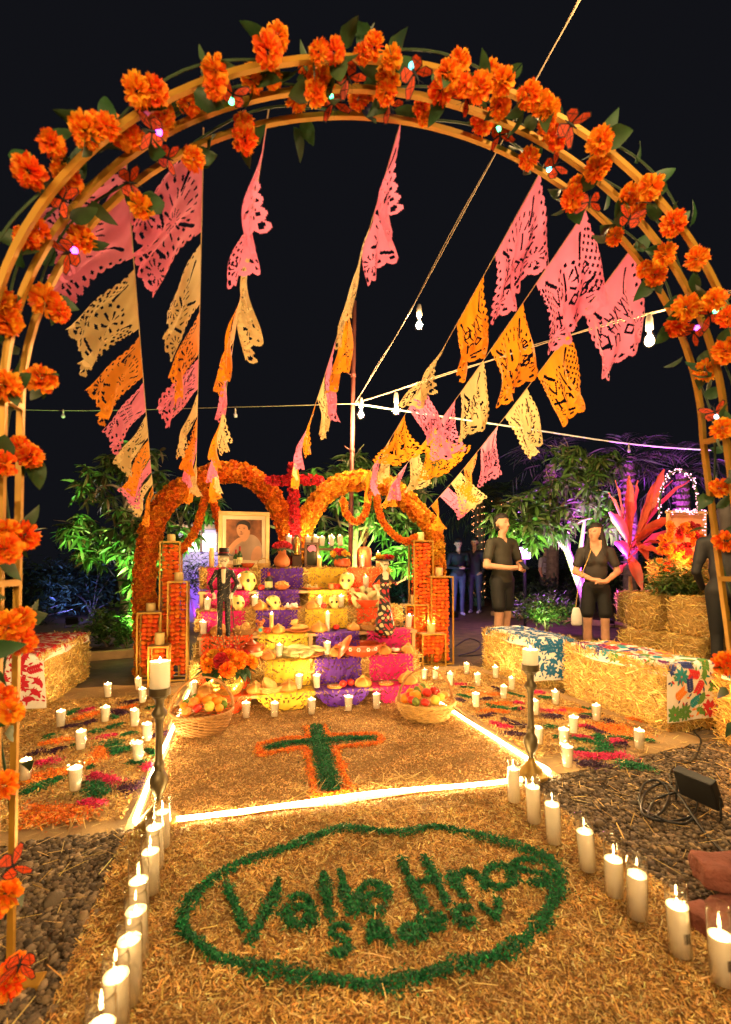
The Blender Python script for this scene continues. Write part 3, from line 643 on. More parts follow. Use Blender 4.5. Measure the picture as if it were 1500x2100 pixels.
for si, (a, b, v, sw, cyc) in enumerate(STR):
    S = on_plane(a[0], a[1], A_O + A_N * .0, A_N); E_ = AP(b[0], b[1], v); Ln = np.linalg.norm(E_ - S)
    sag = .05 + .03 * random.random()
    pos = lambda t, S=S, E_=E_, sag=sag: S * (1 - t) + E_ * t - np.array([0, 0, sag * 4 * t * (1 - t)])
    mb = MB(); mb.sweep([pos(t) for t in np.linspace(0, 1, 30)], .0022, 5)
    tag(mb.build('twine', m_string), f'thin twine carrying paper flags, {ORD[si]} from the red cloth side', 'twine', 'twine lines of paper flags')
    pitch = .415 if si < 4 else .49; n = int((Ln - .02) / pitch); d = (E_ - S) / Ln
    horiz = np.cross(np.array([0, 0, 1.0]), d); horiz /= np.linalg.norm(horiz)              # points to the viewer's left for a line running away
    for i in range(n):
        t0 = (.03 + pitch * i) / Ln; t1 = (.03 + pitch * i + (.36 if si < 4 else random.uniform(.34, .39))) / Ln
        near = i < 4; nn = 88 if i < 2 else (62 if near else 36)
        col = cyc[i % 3]; words = ['Valle', 'Hnos'] if (si >= 4 and i < 5) else None
        keep = get_mask(nn, (0, 1, 2)[(i + si * 2) % 3], words); nx, ny = keep.shape
        H = .33 if si < 4 else .31; sgn = R(sw * (1 if i < 5 else .6) + random.gauss(0, 8 if si < 4 or i < 2 else 24)); tw = random.gauss(0, .16 if si < 4 or i < 2 else .6); ph = random.uniform(0, 6); amp = random.uniform(.014, .034); bun = random.uniform(.0, (.14 if si < 4 else .06) if i < 3 else .42)
        Aa, Bb = np.meshgrid(np.linspace(0, 1, nx + 1), np.linspace(0, 1, ny + 1), indexing='ij')
        tt = t0 + (t1 - t0) * (.5 + (Aa - .5) * (1 - bun * Bb)); base = S + (E_ - S) * tt[..., None]; base[..., 2] -= sag * 4 * tt * (1 - tt)
        an = sgn + tw * (Aa - .5) * Bb + -.10 * Bb * Bb * math.copysign(1, sgn)
        rip = amp * Bb * (np.sin(Aa * 9 + ph + Bb * 2) + .6 * np.sin(Aa * 21 + ph * 2 - Bb * 3)) + .012 * Bb * np.sin(Bb * 7 + ph)
        down = np.array([0, 0, -1.0]); dd = np.cos(an)[..., None] * down + np.sin(an)[..., None] * horiz; nn_ = -np.sin(an)[..., None] * down + np.cos(an)[..., None] * horiz
        skew = (E_ - S) / Ln * (random.uniform(-.15, .22) * H * (1 if si < 4 else .3))
        P = base + dd * (Bb * H)[..., None] + nn_ * rip[..., None] + skew * Bb[..., None]
        V, F = grid_from_mask(P, keep)
        o = obj('paper_flag', make_mesh('paper_flag', V, F, PAPER[col], smooth=True))
        tag(o, f'{col} cut-paper flag, {ORD[i]} from the flower arch on the {ORD[si]} line', 'paper flag', 'cut-paper flags on the lines')
# ------------------------------------------------------------------ altar: boards and hay bales in six steps
TIER = {1: (1.55, .15), 2: (1.75, .365), 3: (1.97, .545), 4: (2.20, .725), 5: (2.40, .895), 6: (2.62, 1.105)}
m_core = M('hay_core', (.36, .21, .055), rough=.95, var=.5, scale=45, bump=1.0, bscale=90)
def bale_mesh(L, W, H, n, seed=0, sl=(.05, .17), face_only=False):
    """core box with soft corners; straws lie on every face, some stick out"""
    r = np.random.default_rng(seed)
    bm = bmesh.new(); bmesh.ops.create_cube(bm, size=1.0); bmesh.ops.subdivide_edges(bm, edges=list(bm.edges), cuts=6, use_grid_fill=True)
    for q in bm.verts:
        c = q.co; s = 1 - .07 * max(0, (abs(c.x) + abs(c.y) + abs(c.z)) * 2 - 2.1); q.co = Vector((c.x * L * s + r.normal(0, .006), c.y * W * s + r.normal(0, .006), c.z * H * s + r.normal(0, .006)))
    bm.verts.index_update(); core = make_mesh('bale_core', [q.co[:] for q in bm.verts], [tuple(q.index for q in f.verts) for f in bm.faces], m_core, smooth=True); bm.free()
    ar = np.array([L * H, L * H, W * H, W * H, L * W]); f = r.choice(5, n, p=ar / ar.sum())
    a, b = r.uniform(-.5, .5, n), r.uniform(-.5, .5, n); o = r.uniform(-.004, .014, n) + .5 * 0
    nrm = np.array([(0, -1, 0), (0, 1, 0), (-1, 0, 0), (1, 0, 0), (0, 0, 1.0)])[f]
    e1 = np.array([(1, 0, 0), (1, 0, 0), (0, 1, 0), (0, 1, 0), (1, 0, 0.0)])[f]; e2 = np.array([(0, 0, 1), (0, 0, 1), (0, 0, 1), (0, 0, 1), (0, 1, 0.0)])[f]
    dim = np.array([L, W, H]); C = nrm * dim / 2 + e1 * (a[:, None] * (np.abs(e1) @ dim)[:, None]) + e2 * (b[:, None] * (np.abs(e2) @ dim)[:, None]) + nrm * o[:, None]
    th = r.normal(.2, .9, n); lift = np.abs(r.normal(0, .16, n)) + (r.random(n) < .06) * r.uniform(.3, .9, n)
    d = e1 * np.cos(th)[:, None] + e2 * np.sin(th)[:, None] + nrm * lift[:, None]; d /= np.linalg.norm(d, axis=1)[:, None]
    s = np.cross(d, nrm); s /= np.linalg.norm(s, axis=1)[:, None] + 1e-9; s = s + nrm * r.normal(0, .5, n)[:, None]
    ln = r.uniform(*sl, n)[:, None] * .6; w = r.uniform(.0014, .0032, n)[:, None]
    V = np.stack([C - d * ln * .4 - s * w, C + d * ln * .6 - s * w, C + d * ln * .6 + s * w, C - d * ln * .4 + s * w], 1).reshape(-1, 3)
    V[:, 2] = np.maximum(V[:, 2], -H / 2 + .004)
    return core, make_mesh('straws', V, np.arange(4 * n).reshape(n, 4), m_straw, col=flake_cols(STRAW, n, .3, .06))
m_twine2 = M('bale_twine', (.5, .33, .1), rough=.9)
def bale(label, c, rz, meshes, dims, twine=True):
    b = thing('hay_bale', label, 'hay bale', c, rz, 'hay bales')
    L, W, H = dims
    obj('core', meshes[0], b, (0, 0, H / 2)); tag(obj('straws', meshes[1], b, (0, 0, H / 2)), kind='stuff')
    if twine:
        for x in (-.22, .22):
            mb = MB(); w, h = W / 2 + .008, H / 2 + .008
            mb.sweep(spline([(x * L, -w, .02), (x * L, -w, H), (x * L, -w * .9, H + .006), (x * L, w * .9, H + .006), (x * L, w, H), (x * L, w, .02)], 30), .003, 5); mb.build('twine_loop', m_twine2, b)
    return b
BA = bale_mesh(.93, .42, .20, 3800, 1); BB_ = bale_mesh(.93, .42, .18, 3800, 2)
nm = {2: 'lowest', 4: 'middle', 6: 'topmost'}
for t, zb in ((2, .165), (4, .55), (6, .90)):
    v, z = TIER[t]; me = BA if t != 4 else BB_; H = z - zb - .0
    for s, w in ((-1, 'beside the frame with the portrait' if t == 6 else 'on the man-figure side'), (1, 'below the tall clay jar' if t == 6 else 'on the woman-figure side')):
        b = bale(f'{nm[t]} altar hay bale {w}', AL(s * .475 - .02, v + .22, zb), AY, me, (.93, .42, .20 if t != 4 else .18), twine=False)
# hay behind and below so that the altar is solid
BC = bale_mesh(.93, .60, .45, 3200, 3)
for s in (-1, 1):
    bale(f'hay bale under the altar boards on the {"man" if s < 0 else "woman"}-figure side', AL(s * .475 - .02, 2.36, .0), AY, BC, (.93, .60, .45), False)
for s in (-1, 1):
    bale(f'upright hay bale backing the altar on the {"man" if s < 0 else "woman"}-figure side', AL(s * .475 - .02, 2.86, .44), AY, bale_mesh(.93, .40, .44, 900, 9 + s), (.93, .40, .44), False)
    bale(f'ground hay bale backing the altar on the {"man" if s < 0 else "woman"}-figure side', AL(s * .475 - .02, 2.87, .0), AY, BC, (.93, .40, .42), False)
for t, w, uL, uR in ((1, 'lowest', -.97, .86), (3, 'middle', -.93, .98), (5, 'upper', -.96, .80)):
    v, z = TIER[t]; sh = thing('altar_shelf', f'{w} pale wooden altar shelf board on short legs', 'shelf', AL((uL + uR) / 2, v + .12, 0), AY, 'altar shelves')
    L = uR - uL; d = .26; mb = MB(); mb.box((0, 0, z - .013), (L, d, .024), bev=.003); mb.build('board', m_wood, sh)
    zb = {1: .0, 3: .39, 5: .73}[t]
    for x in (-L / 2 + .03, -.02, L / 2 - .03):
        mb = MB(); mb.box((x, -d / 2 + .025, (zb + z - .026) / 2 + .001), (.032, .028, z - .028 - zb), bev=.003); mb.build('leg', m_wood, sh)
# ---- paper runners over the edges
def drape(label, col, u0, u1, v, z, back, down, nn=34, style=1, tip=0.0, seed=0):
    r = np.random.default_rng(seed + 91); keep = get_mask(nn, style, None); nx, ny = keep.shape; tot = back + down
    P = np.zeros((nx + 1, ny + 1, 3))
    for i in range(nx + 1):
        a = i / nx; u = u0 + (u1 - u0) * a; dn = down + tip * math.sin(math.pi * a); tt = back + dn
        for j in range(ny + 1):
            s = tt * j / ny; rip = .006 * math.sin(a * 13 + seed) + .004 * math.sin(a * 31 + j * .3 + seed * 2)
            if s < back: vv, zz = v - .012 + back - s, z + .004 + abs(rip) * .5
            else:
                q = s - back; k = min(1, q / .03); vv, zz = v - .014 - .006 * k - (rip + .006) * min(1, q * 12) - .012 * min(1, q * 5), z + .003 - q
            P[i, j] = AL(u, vv, max(zz, .03))
    V, F = grid_from_mask(P, keep)
    return tag(obj('paper_runner', make_mesh('paper_runner', V, F, PAPER[col], smooth=True)), label, 'paper runner', 'cut-paper runners on the altar')
sd = 0
for t, dn, lst in ((1, .03, [('red', -.93, -.50), ('yellow', -.47, -.02), ('purple', -.02, .42), ('magenta', .44, .84)]), (2, .205, [('red', -.90, -.50), ('yellow', -.40, -.03), ('purple', .0, .40), ('magenta', .46, .86)]),
                   (3, .165, [('red', -.90, -.48), ('yellow', -.45, -.02), ('purple', .04, .44), ('magenta', .50, .92)]), (4, .17, [('magenta', -.92, -.54), ('purple', -.46, -.08), ('yellow', -.02, .38), ('red', .46, .84)]),
                   (5, .16, [('magenta', -.90, -.50), ('purple', -.45, -.04), ('yellow', .03, .42), ('red', .42, .78)]), (6, .20, [('magenta', -.90, -.50), ('purple', -.40, .02), ('yellow', .06, .46), ('red', .46, .84)])):
    v, z = TIER[t]
    for c, a, b in lst:
        sd += 1; cw = {'red': 'red-orange'}.get(c, c)
        drape(f'{cw} cut-paper runner over the {ORD[t-1]} altar step from the ground', c, a + .004, b - .004, v, z, .16, dn, tip=.135 if t == 1 else 0.0, seed=sd)

# ------------------------------------------------------------------ heart-shaped marigold arches and the red cross
m_bloom = M('marigold_bloom', (.9, .24, .01), rough=.7, var=.15, attr=True, trans=.25)
def bloom_mesh(name, seed, inner, outer, n=26):
    r = np.random.default_rng(seed); V = []; F = []; Cc = []
    for i in range(n):
        f = (i + .5) / n; th = math.acos(1 - 1.35 * f); ph = i * 2.39996; d = np.array([math.sin(th) * math.cos(ph), math.sin(th) * math.sin(ph), math.cos(th)])
        _, s, u = ortho(d); w = r.uniform(.26, .36); b = len(V); L = r.uniform(.88, 1.08)
        V += [d * .35 * L, d * L * .95 - s * w + u * w * .3, d * L * 1.06 + u * w * r.uniform(-.2, .5), d * L * .95 + s * w + u * w * .3]; F.append((b, b + 1, b + 2, b + 3))
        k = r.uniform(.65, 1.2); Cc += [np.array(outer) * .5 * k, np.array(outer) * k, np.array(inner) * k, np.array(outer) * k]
    b = len(V); iv, jf = ICO[1]; V += [tuple(p * .55) for p in iv]; Cc += [np.array(outer) * .6] * len(iv)
    Q = [tuple(q) for q in F] + [tuple(i + b for i in f) for f in jf]
    return make_mesh(name, V, Q, m_bloom, col=np.clip(np.array(Cc), 0, .95), smooth=False)
BLOOM = [bloom_mesh('bloom', i, (.95, .40, .015), (.92, .22, .008)) for i in range(3)]
BLOOM_D = [bloom_mesh('bloom', 10 + i, (.92, .26, .010), (.86, .13, .006)) for i in range(3)]
BLOOM_Y = [bloom_mesh('bloom', 20 + i, (.95, .56, .03), (.94, .38, .015)) for i in range(2)]
RED = [bloom_mesh('red_bloom', 30 + i, (.68, .02, .03), (.5, .006, .02)) for i in range(3)]
def joined(name, places, meshes, parent):
    Vs, Fs, Cs, b = [], [], [], 0
    cache = []
    for me in meshes:
        v = np.zeros(len(me.vertices) * 3, np.float32); me.vertices.foreach_get('co', v); v = v.reshape(-1, 3); c = np.zeros(len(me.vertices) * 4, np.float32); me.color_attributes['Col'].data.foreach_get('color', c); cache.append((v, [tuple(p.vertices) for p in me.polygons], c.reshape(-1, 4)[:, :3]))
    for p, e, s in places:
        v, f, c = cache[random.randrange(len(cache))]; m = np.array(e.to_matrix()); Vs.append(v @ m.T * s + np.array(p)); Fs += [tuple(i + b for i in q) for q in f]; Cs.append(c); b += len(v)
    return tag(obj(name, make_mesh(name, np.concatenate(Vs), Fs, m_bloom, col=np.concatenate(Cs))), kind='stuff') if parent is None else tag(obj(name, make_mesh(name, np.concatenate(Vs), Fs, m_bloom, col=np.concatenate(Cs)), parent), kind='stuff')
def bloom_tube(root, o, path, rad, size, meshes, max_parts=280, dens=1.0, pname='bloom', back=False):
    """pack blossoms round a path; the ones that face the carpets are single parts, the hidden rest is joined"""
    P = np.asarray(path); seg = np.linalg.norm(np.diff(P, axis=0), axis=1); Ltot = seg.sum(); cs = np.r_[0, np.cumsum(seg)]
    n = int(Ltot * 2 * math.pi * max(rad, size * .6) / (size * size * 1.75) * dens) ; front = []; rear = []
    for i in range(n):
        s = (i + random.random()) / n * Ltot; k = min(int(np.searchsorted(cs, s)) - 1, len(seg) - 1); k = max(k, 0); f = (s - cs[k]) / seg[k]; c = P[k] * (1 - f) + P[k + 1] * f
        T, S_, U_ = ortho(P[k + 1] - P[k]); a = i * 2.39996 + random.gauss(0, .2); d = S_ * math.cos(a) + U_ * math.sin(a); to = EYE - (c); to = to / np.linalg.norm(to)
        rr = rad * random.uniform(.85, 1.1); pos = c + d * rr - o; e = face_dir(d + np.array([random.gauss(0, .2) for _ in range(3)])); q = (pos, e, size * random.uniform(.85, 1.15))
        (front if d @ to > -.05 else rear).append(q)
    random.shuffle(front)
    for p, e, s in front[:max_parts]: obj(pname, random.choice(meshes), root, p, e, s)
    rest = front[max_parts:] + rear
    if rest: joined(pname + '_filling', rest, meshes, root)
    mb = MB(); mb.sweep(P - o, max(rad * .8, .01), 8); mb.build('wire_core', m_vine if rad < .06 else m_core2, root)
m_core2 = M('orange_core', (.45, .07, .005), rough=.9)
def heart(px, label, pal, yl):
    path = spline([AP(x, y, HV) for x, y in px], 46); o = np.array([path[0][0], path[0][1], 0.0]); g = thing('marigold_arch', label, 'flower arch', o, 0, 'marigold arches behind the altar')
    bloom_tube(g, o, path, .085, .043, pal, 290, 1.0); return g
LP_ = [(300, 1395), (300, 1260), (297, 1180), (310, 1090), (340, 1030), (395, 990), (455, 968), (515, 978), (560, 1022), (592, 1090), (600, 1150)]
RP_ = [(612, 1150), (618, 1095), (642, 1045), (675, 1005), (715, 988), (760, 986), (805, 1000), (845, 1038), (876, 1068), (890, 1100), (893, 1150), (897, 1250), (900, 1372)]
heart(LP_, 'round orange marigold arch behind the framed portrait', BLOOM_D + BLOOM, 0)
heart(RP_, 'round orange marigold arch behind the tall clay jar', BLOOM + BLOOM_Y, 0)
for px, w in (([(704, 1024), (711, 1054), (729, 1070), (748, 1056), (757, 1010)], 'short U-shaped marigold swag inside the arch above the clay jar'), ([(772, 1010), (778, 1052), (792, 1080), (810, 1098), (832, 1110), (856, 1100)], 'long curved marigold swag reaching down to the gold stands'),
              ([(424, 1004), (414, 1047), (402, 1086), (388, 1110), (368, 1132), (345, 1145)], 'long marigold swag falling from the arch towards the candle stands'), ([(428, 1004), (438, 1030), (447, 1062), (452, 1090)], 'short marigold strand hanging just beside the portrait frame')):
    path = spline([AP(x, y, HV - .13) for x, y in px], 30); o = path[0]; g = thing('marigold_swag', w, 'garland', o, 0, 'marigold swags on the arches'); bloom_tube(g, o, path, .022, .026, BLOOM_D + BLOOM, 200, 1.1)
o = AP(602, 1165, HV - .16); g = thing('flower_cross', 'tall cross of deep red blossoms standing between the marigold arches', 'cross', o)
bloom_tube(g, o, [AP(606, 1165, HV - .16), AP(604, 1060, HV - .16), AP(601, 948, HV - .16)], .030, .042, RED, 150, .95, 'red_bloom')
bloom_tube(g, o, [AP(549, 986, HV - .16), AP(601, 985, HV - .165), AP(661, 984, HV - .16)], .026, .040, RED, 120, .9, 'red_bloom')

# ------------------------------------------------------------------ gilt plinth stands filled with pompom strings
m_pom = M('orange_pompom', (.92, .17, .012), rough=.85, var=.2, scale=90, bump=.5, bscale=260, trans=.2, hue=.014)
V_, F_ = ICO[3]; pj = V_ * (1 + .10 * rng.normal(0, 1, (len(V_), 1)).clip(-1.5, 1.5)); POM = [make_mesh('pompom', V_ * (1 + .07 * np.random.default_rng(i).normal(0, .55, (len(V_), 1))) * [1, 1, .78], F_, m_pom, smooth=True) for i in range(3)]
def pillar_candle(label, p, r, h, mat, lit, group, wob=.02, power=.6):
    c = thing('pillar_candle', label, 'candle', p, 0, group); mb = MB()
    if lit:
        mb.tube([(r * .96, .0), (r, .01), (r * 1.0, h * .6), (r * .99, h)], 20); mb.tube([(r * .99, h), (r * .82, h - .004), (r * .80, h - .014), (.0005, h - .018)], 20); mb.build('wax', mat, c, True)
        flame(c, h - .016, .011, power)
    else:
        mb.lathe([(r * .97, 0), (r, .008), (r * 1.02, h * .5), (r * .99, h - .008), (r * .9, h), (r * .4, h - .005), (0, h - .006)], 18, wob=wob); mb.build('wax', mat, c, True); mb = MB(); mb.rod((0, 0, h - .006), (.002, 0, h + .012), .0016, 5); mb.build('wick', m_wick, c)
    return c
mb = MB(); mb.lathe([(.0, 0), (.0035, .003), (.0055, .009), (.0042, .017), (.0018, .026), (.0, .032)], 8); FLAME = mb.build('flame', m_flame, mesh_only=True, smooth=True)
mb = MB(); mb.rod((0, 0, -.004), (0, 0, .006), .0012, 5); WICK = mb.build('wick', m_wick, mesh_only=True)
CANDLE = (1.0, .62, .25)
def flame(c, z, s, power):
    obj('flame', FLAME, c, (0, 0, z + .003), (0, 0, 0), s / .011); obj('wick', WICK, c, (0, 0, z))
    if power: point_light('candle_flame_light', (0, 0, z + .003 + .033 * s / .011 + .003), power, CANDLE, .003, c)
def stand(label, px0, px1, ytop, ybase, deep=.20, skip=0):
    v = uv(G((px0 + px1) / 2, ybase))[1]; a, b = AP(px0, ytop, v), AP(px1, ytop, v); w = np.linalg.norm((b - a)[:2]); h = (a[2] + b[2]) / 2; c = (a + b) / 2 + AV * deep / 2; c[2] = 0
    s = thing('plinth_stand', label, 'stand', c, AY, 'gilt plinth stands'); t = .016
    for x in (-1, 1):
        for y in (-1, 1): mb = MB(); mb.box((x * (w - t) / 2, y * (deep - t) / 2, h / 2 - .001), (t, t, h - .002)); mb.build('post', m_gold, s)
        for z in (.012, h - t / 2): mb = MB(); mb.box((x * (w - t) / 2, 0, z), (t * .98, deep - 2 * t, t)); mb.build('side_rail', m_gold, s)
    for y in (-1, 1):
        for z in (.012, h - t / 2): mb = MB(); mb.box((0, y * (deep - t) / 2, z), (w - 2 * t, t * .98, t)); mb.build('cross_rail', m_gold, s)
    mb = MB(); mb.box((0, 0, h - .003), (w - .004, deep - .004, .008)); mb.build('top_plate', m_wood, s)
    r = .029; nx = max(2, int((w - .04) / (r * 1.7)))
    for j in range(nx):
        for row, y in enumerate((-deep / 2 + .055, .03)):
            if row == 1 and j % 2: continue
            x = (j - (nx - 1) / 2) * r * 1.75; z = h - .045; zl = .03 + random.uniform(0, .12)
            while z > zl:
                obj('pompom', random.choice(POM), s, (x + random.gauss(0, .004), y + random.gauss(0, .007), z), (0, 0, random.uniform(0, 6.3)), r * random.uniform(.85, 1.12)); z -= r * random.uniform(1.38, 1.6)
    return c, h
S_ = 'gilt plinth stand with orange pompom strings, '
cc = {}
cc['LA'] = stand(S_ + 'tallest beside the red-cloth side marigold arch', 327, 371, 1110, 1390)
cc['LB'] = stand(S_ + 'second tallest, next to the man figure', 343, 386, 1192, 1398)
cc['LC'] = stand(S_ + 'third tallest, below the marigold arch foot', 280, 332, 1256, 1397)
cc['LD'] = stand(S_ + 'shortest, behind the brass candlestick and votives', 303, 346, 1326, 1412)
cc['RA'] = stand(S_ + 'tallest, beneath the marigold arch by the woman figure', 849, 890, 1108, 1363)
cc['RB'] = stand(S_ + 'with lone candle, nearest the two people in shorts', 884, 931, 1182, 1364)
cc['RC'] = stand(S_ + 'mid height, directly beside the woman figure', 832, 880, 1240, 1364)
cc['RD'] = stand(S_ + 'lowest of the four by the fruit basket', 866, 916, 1300, 1368)
for k, w, r, h, lit in (('LA', 'rounded', .040, .075, 0), ('LB', 'stubby', .042, .085, 0), ('LC', 'stubby', .045, .085, 0), ('LD', 'leaning', .045, .115, 0), ('RA', 'stubby', .040, .095, 0), ('RB', 'rounded', .042, .10, 0), ('RC', 'rounded', .042, .10, 0), ('RD', 'lit', .048, .10, 1)):
    c, hh = cc[k]; pos = {'LA': 'on the tallest stand by the portrait', 'LB': 'on the stand next to the man figure', 'LC': 'on the outer stand below the marigold arch foot', 'LD': 'on the shortest stand behind the candlestick', 'RA': 'on the tallest stand by the woman figure', 'RB': 'on the outermost stand near the two people', 'RC': 'on the mid-height stand beside the woman figure', 'RD': 'on the lowest stand above the fruit basket'}[k]
    pillar_candle(f'{w} yellow-cream pillar candle {pos}', (c[0], c[1], hh + .002), r, h, m_wax_y, lit, 'pillar candles on the stands', power=.9)
# ------------------------------------------------------------------ smooth bodies from tapered limbs
def prim_d(P, pr):
    a, b, ra, rb, k = np.array(pr['a'], float), np.array(pr['b'], float), pr['ra'], pr['rb'], np.array(pr.get('k', (1, 1, 1)), float)
    q = (P - a) / k; ab = (b - a) / k; L2 = ab @ ab
    t = np.clip((q @ ab) / L2, 0, 1) if L2 > 1e-12 else np.zeros(q.shape[:-1])
    return (np.linalg.norm(q - t[..., None] * ab, axis=-1) - (ra + (rb - ra) * t)) * k.min()
def body_mesh(name, prims, h, mat, color=None, ksm=.02, smooth_it=2):
    los = np.min([np.minimum(p['a'], p['b']) - max(p['ra'], p['rb']) * max(p.get('k', (1,))) for p in prims], 0) - 3 * h
    his = np.max([np.maximum(p['a'], p['b']) + max(p['ra'], p['rb']) * max(p.get('k', (1,))) for p in prims], 0) + 3 * h
    n = np.ceil((his - los) / h).astype(int) + 1; S = np.full(n, 1.0)
    for p in prims:
        m = max(p['ra'], p['rb']) * max(p.get('k', (1,))) + 4 * h + ksm
        i0 = np.maximum(np.floor((np.minimum(p['a'], p['b']) - m - los) / h).astype(int), 0); i1 = np.minimum(np.ceil((np.maximum(p['a'], p['b']) + m - los) / h).astype(int) + 1, n)
        ax = [los[i] + h * np.arange(i0[i], i1[i]) for i in range(3)]; X = np.stack(np.meshgrid(*ax, indexing='ij'), -1); d = prim_d(X, p)
        sl = tuple(slice(i0[i], i1[i]) for i in range(3)); s = S[sl]; kk = p.get('ks', ksm)
        if p.get('cut'):
            S[sl] = np.maximum(s, -d)
        else:
            g = np.maximum(kk - np.abs(s - d), 0) / kk; S[sl] = np.minimum(s, d) - g * g * kk * .25
    V, F = surface_nets(lambda _: S.ravel(), los, los + h * (n - 1) - 1e-9, h)
    for _ in range(smooth_it):
        acc = np.zeros_like(V); w = np.zeros(len(V))
        for a in range(4): np.add.at(acc, F[:, a], V[F[:, (a + 1) % 4]] + V[F[:, (a + 3) % 4]]); np.add.at(w, F[:, a], 2)
        V = V * .5 + .5 * acc / np.maximum(w, 1)[:, None]
    pd = np.stack([prim_d(V, p) if not p.get('cut') else np.abs(prim_d(V, p)) + p.get('bias', .004) for p in prims], 1); tg = np.argmin(pd, 1)
    col = np.array([prims[i]['c'] for i in tg], float)
    if color is not None: col = color(V, col, tg, prims)
    return make_mesh(name, V, F, mat, smooth=True, col=np.clip(col, 0, .95))
m_body = M('skin_and_cloth', (.5, .3, .2), rough=.7, var=.22, scale=9, attr=True, bump=.55, bscale=11)
def limb(a, b, ra, rb, c, **k): return dict(a=np.array(a, float), b=np.array(b, float), ra=ra, rb=rb, c=c, **k)

# ------------------------------------------------------------------ votive and tall glass candles
def votive_meshes():
    ro, ri, h = .036, .026, .135
    g = MB(); n = 24; g.tube([(ri * .9, .001), (ri, .002), (ri + .002, .02), (ro, h), (ro - .0022, h), (ri - .001, .012), (.0005, .010)], n)
    rib = MB()
    w = MB(); f = lambda z: ri + (ro - ri) * (z / h) - .0028
    w.tube([(.001, .013), (f(.014), .014), (f(.06), .06), (f(.105), .105), (f(.118) * .985, .118)], n); w.tube([(f(.118) * .985, .118), (f(.1) * .86, .109), (.001, .106)], n)
    return g.build('glass', m_glass, mesh_only=True, smooth=True), w.build('wax', m_wax_w, mesh_only=True, smooth=True)
VG, VW = votive_meshes()
def votive(label, p, group, power=1.15, s=1.0):
    c = thing('votive_candle', label, 'candle', p, random.uniform(0, 6), group); c.scale = (s, s, s * random.uniform(.93, 1.07)); c.rotation_euler = (random.gauss(0, .022), random.gauss(0, .022), random.uniform(0, 6))
    obj('glass', VG, c); obj('wax', VW, c); flame(c, .107, .0075, power * random.uniform(.8, 1.2)); return c
def tall_meshes(level):
    ro, h = .0305, .205; n = 28
    g = MB(); g.tube([(ro * .86, .002), (ro, .008), (ro, h - .022), (ro * .93, h - .010), (ro * .98, h - .004), (ro, h - .001), (ro * .92, h - .001), (ro * .90, h - .012), (ro * .95, h - .024), (ro * .95, .012), (.001, .009)], n)
    z = h * level; r = ro * .93
    w = MB(); w.tube([(.001, .0115), (r, .012), (r, z * .5), (r, z)], n); w.tube([(r, z), (r * .9, z - .006), (.001, z - .008)], n)
    return g.build('glass', m_glass, mesh_only=True, smooth=True), w.build('wax', m_wax_w, mesh_only=True, smooth=True), z - .007
TALL = [tall_meshes(l) for l in (.70, .78, .62)]
def tall(label, p, group, k=0, power=.30, lit=True, bar=False, tilt=(0, 0)):
    c = thing('tall_glass_candle', label, 'candle', p, 0, group); c.rotation_euler = (tilt[0], tilt[1], 0)
    g, w, z = TALL[k]; obj('glass', g, c); obj('wax', w, c)
    if lit: flame(c, z, random.uniform(.006, .009), 0)
    else: obj('wick', WICK, c, (0, 0, z))
    if bar:
        mb = MB(); a0 = -1.75
        for i in range(11):
            a = a0 + i * .062; wd = random.choice([.022, .034, .046]); r = .0309
            mb.add([(r * math.cos(a), r * math.sin(a), .055), (r * math.cos(a + wd), r * math.sin(a + wd), .055), (r * math.cos(a + wd), r * math.sin(a + wd), .083), (r * math.cos(a), r * math.sin(a), .083)], [(0, 1, 2, 3)])
        mb.build('barcode', m_black, c)
    return c
zc = .022
LM = [(222,1432),(285,1417),(293,1443),(125,1492),(216,1482),(277,1492),(302,1522),(166,1540),(284,1562),(155,1625),(52,1602)]
RM = [(957,1384),(980,1408),(1017,1392),(1050,1416),(1033,1434),(977,1452),(1140,1446),(1098,1468),(1223,1480),(1176,1506),(1104,1528),(1156,1532),(1164,1576),(1311,1538),(924,1408)]
for lst, w in ((LM, 'red cloth bale'), (RM, 'hay bale benches')):
    for i, (x, y) in enumerate(sorted(lst, key=lambda q: -q[1])):
        votive(f'lit white votive on the petal carpet by the {w}, {ORD[i]} nearest', G(x, y, zc), 'votive candles on the petal carpets')
for i, (x, y) in enumerate([(505,1475),(563,1472),(640,1467),(715,1460),(773,1456)]):
    votive(f'lit white votive on the sawdust before the lowest shelf, {ORD[i]} in the row', G(x, y, .02), 'votive row before the altar', 1.0)
for i, (x, y) in enumerate([(871,1395),(892,1395)]):
    votive(f'lit white votive behind the fruit basket handle, {["nearer the altar", "nearer the gold stands"][i]}', G(x, y, .02), 'votives behind the fruit basket')
def on_tier(px, t, dv=.09):
    v, z = TIER[t]; p = AP(px, 1300, v + dv); p[2] = z + .006; return p
TV = {1: [398, 613, 651], 2: [573, 671], 3: [418, 838], 4: [425, 523, 655, 700], 5: [490, 751], 6: []}
for t, xs in TV.items():
    for i, x in enumerate(xs):
        votive(f'lit white votive on the {ORD[t-1]} altar step up, {ORD[i]} from the man figure side', on_tier(x, t, .05 if t != 4 else .04), 'votive candles on the altar')
for i, (x, y) in enumerate([(593, 1122), (632, 1122), (648, 1122), (661, 1122), (680, 1122), (698, 1122)]):   # raised row at the back of the altar
    p = AP(x, y, 2.93); votive(f'lit white votive on the back ledge behind the clay pots, {ORD[i]} from the portrait', p, 'votives on the back ledge', 2.0)
a, b = AP(585, 1123, 2.93), AP(706, 1123, 2.93); ld = thing('back_ledge', 'narrow dark wooden ledge carrying a row of votives behind the altar', 'ledge', AL(uv((a + b) / 2)[0], 2.93, 1.1), AY)
m_dw = M('dark_wood', (.10, .05, .025), rough=.6, var=.3, scale=12)
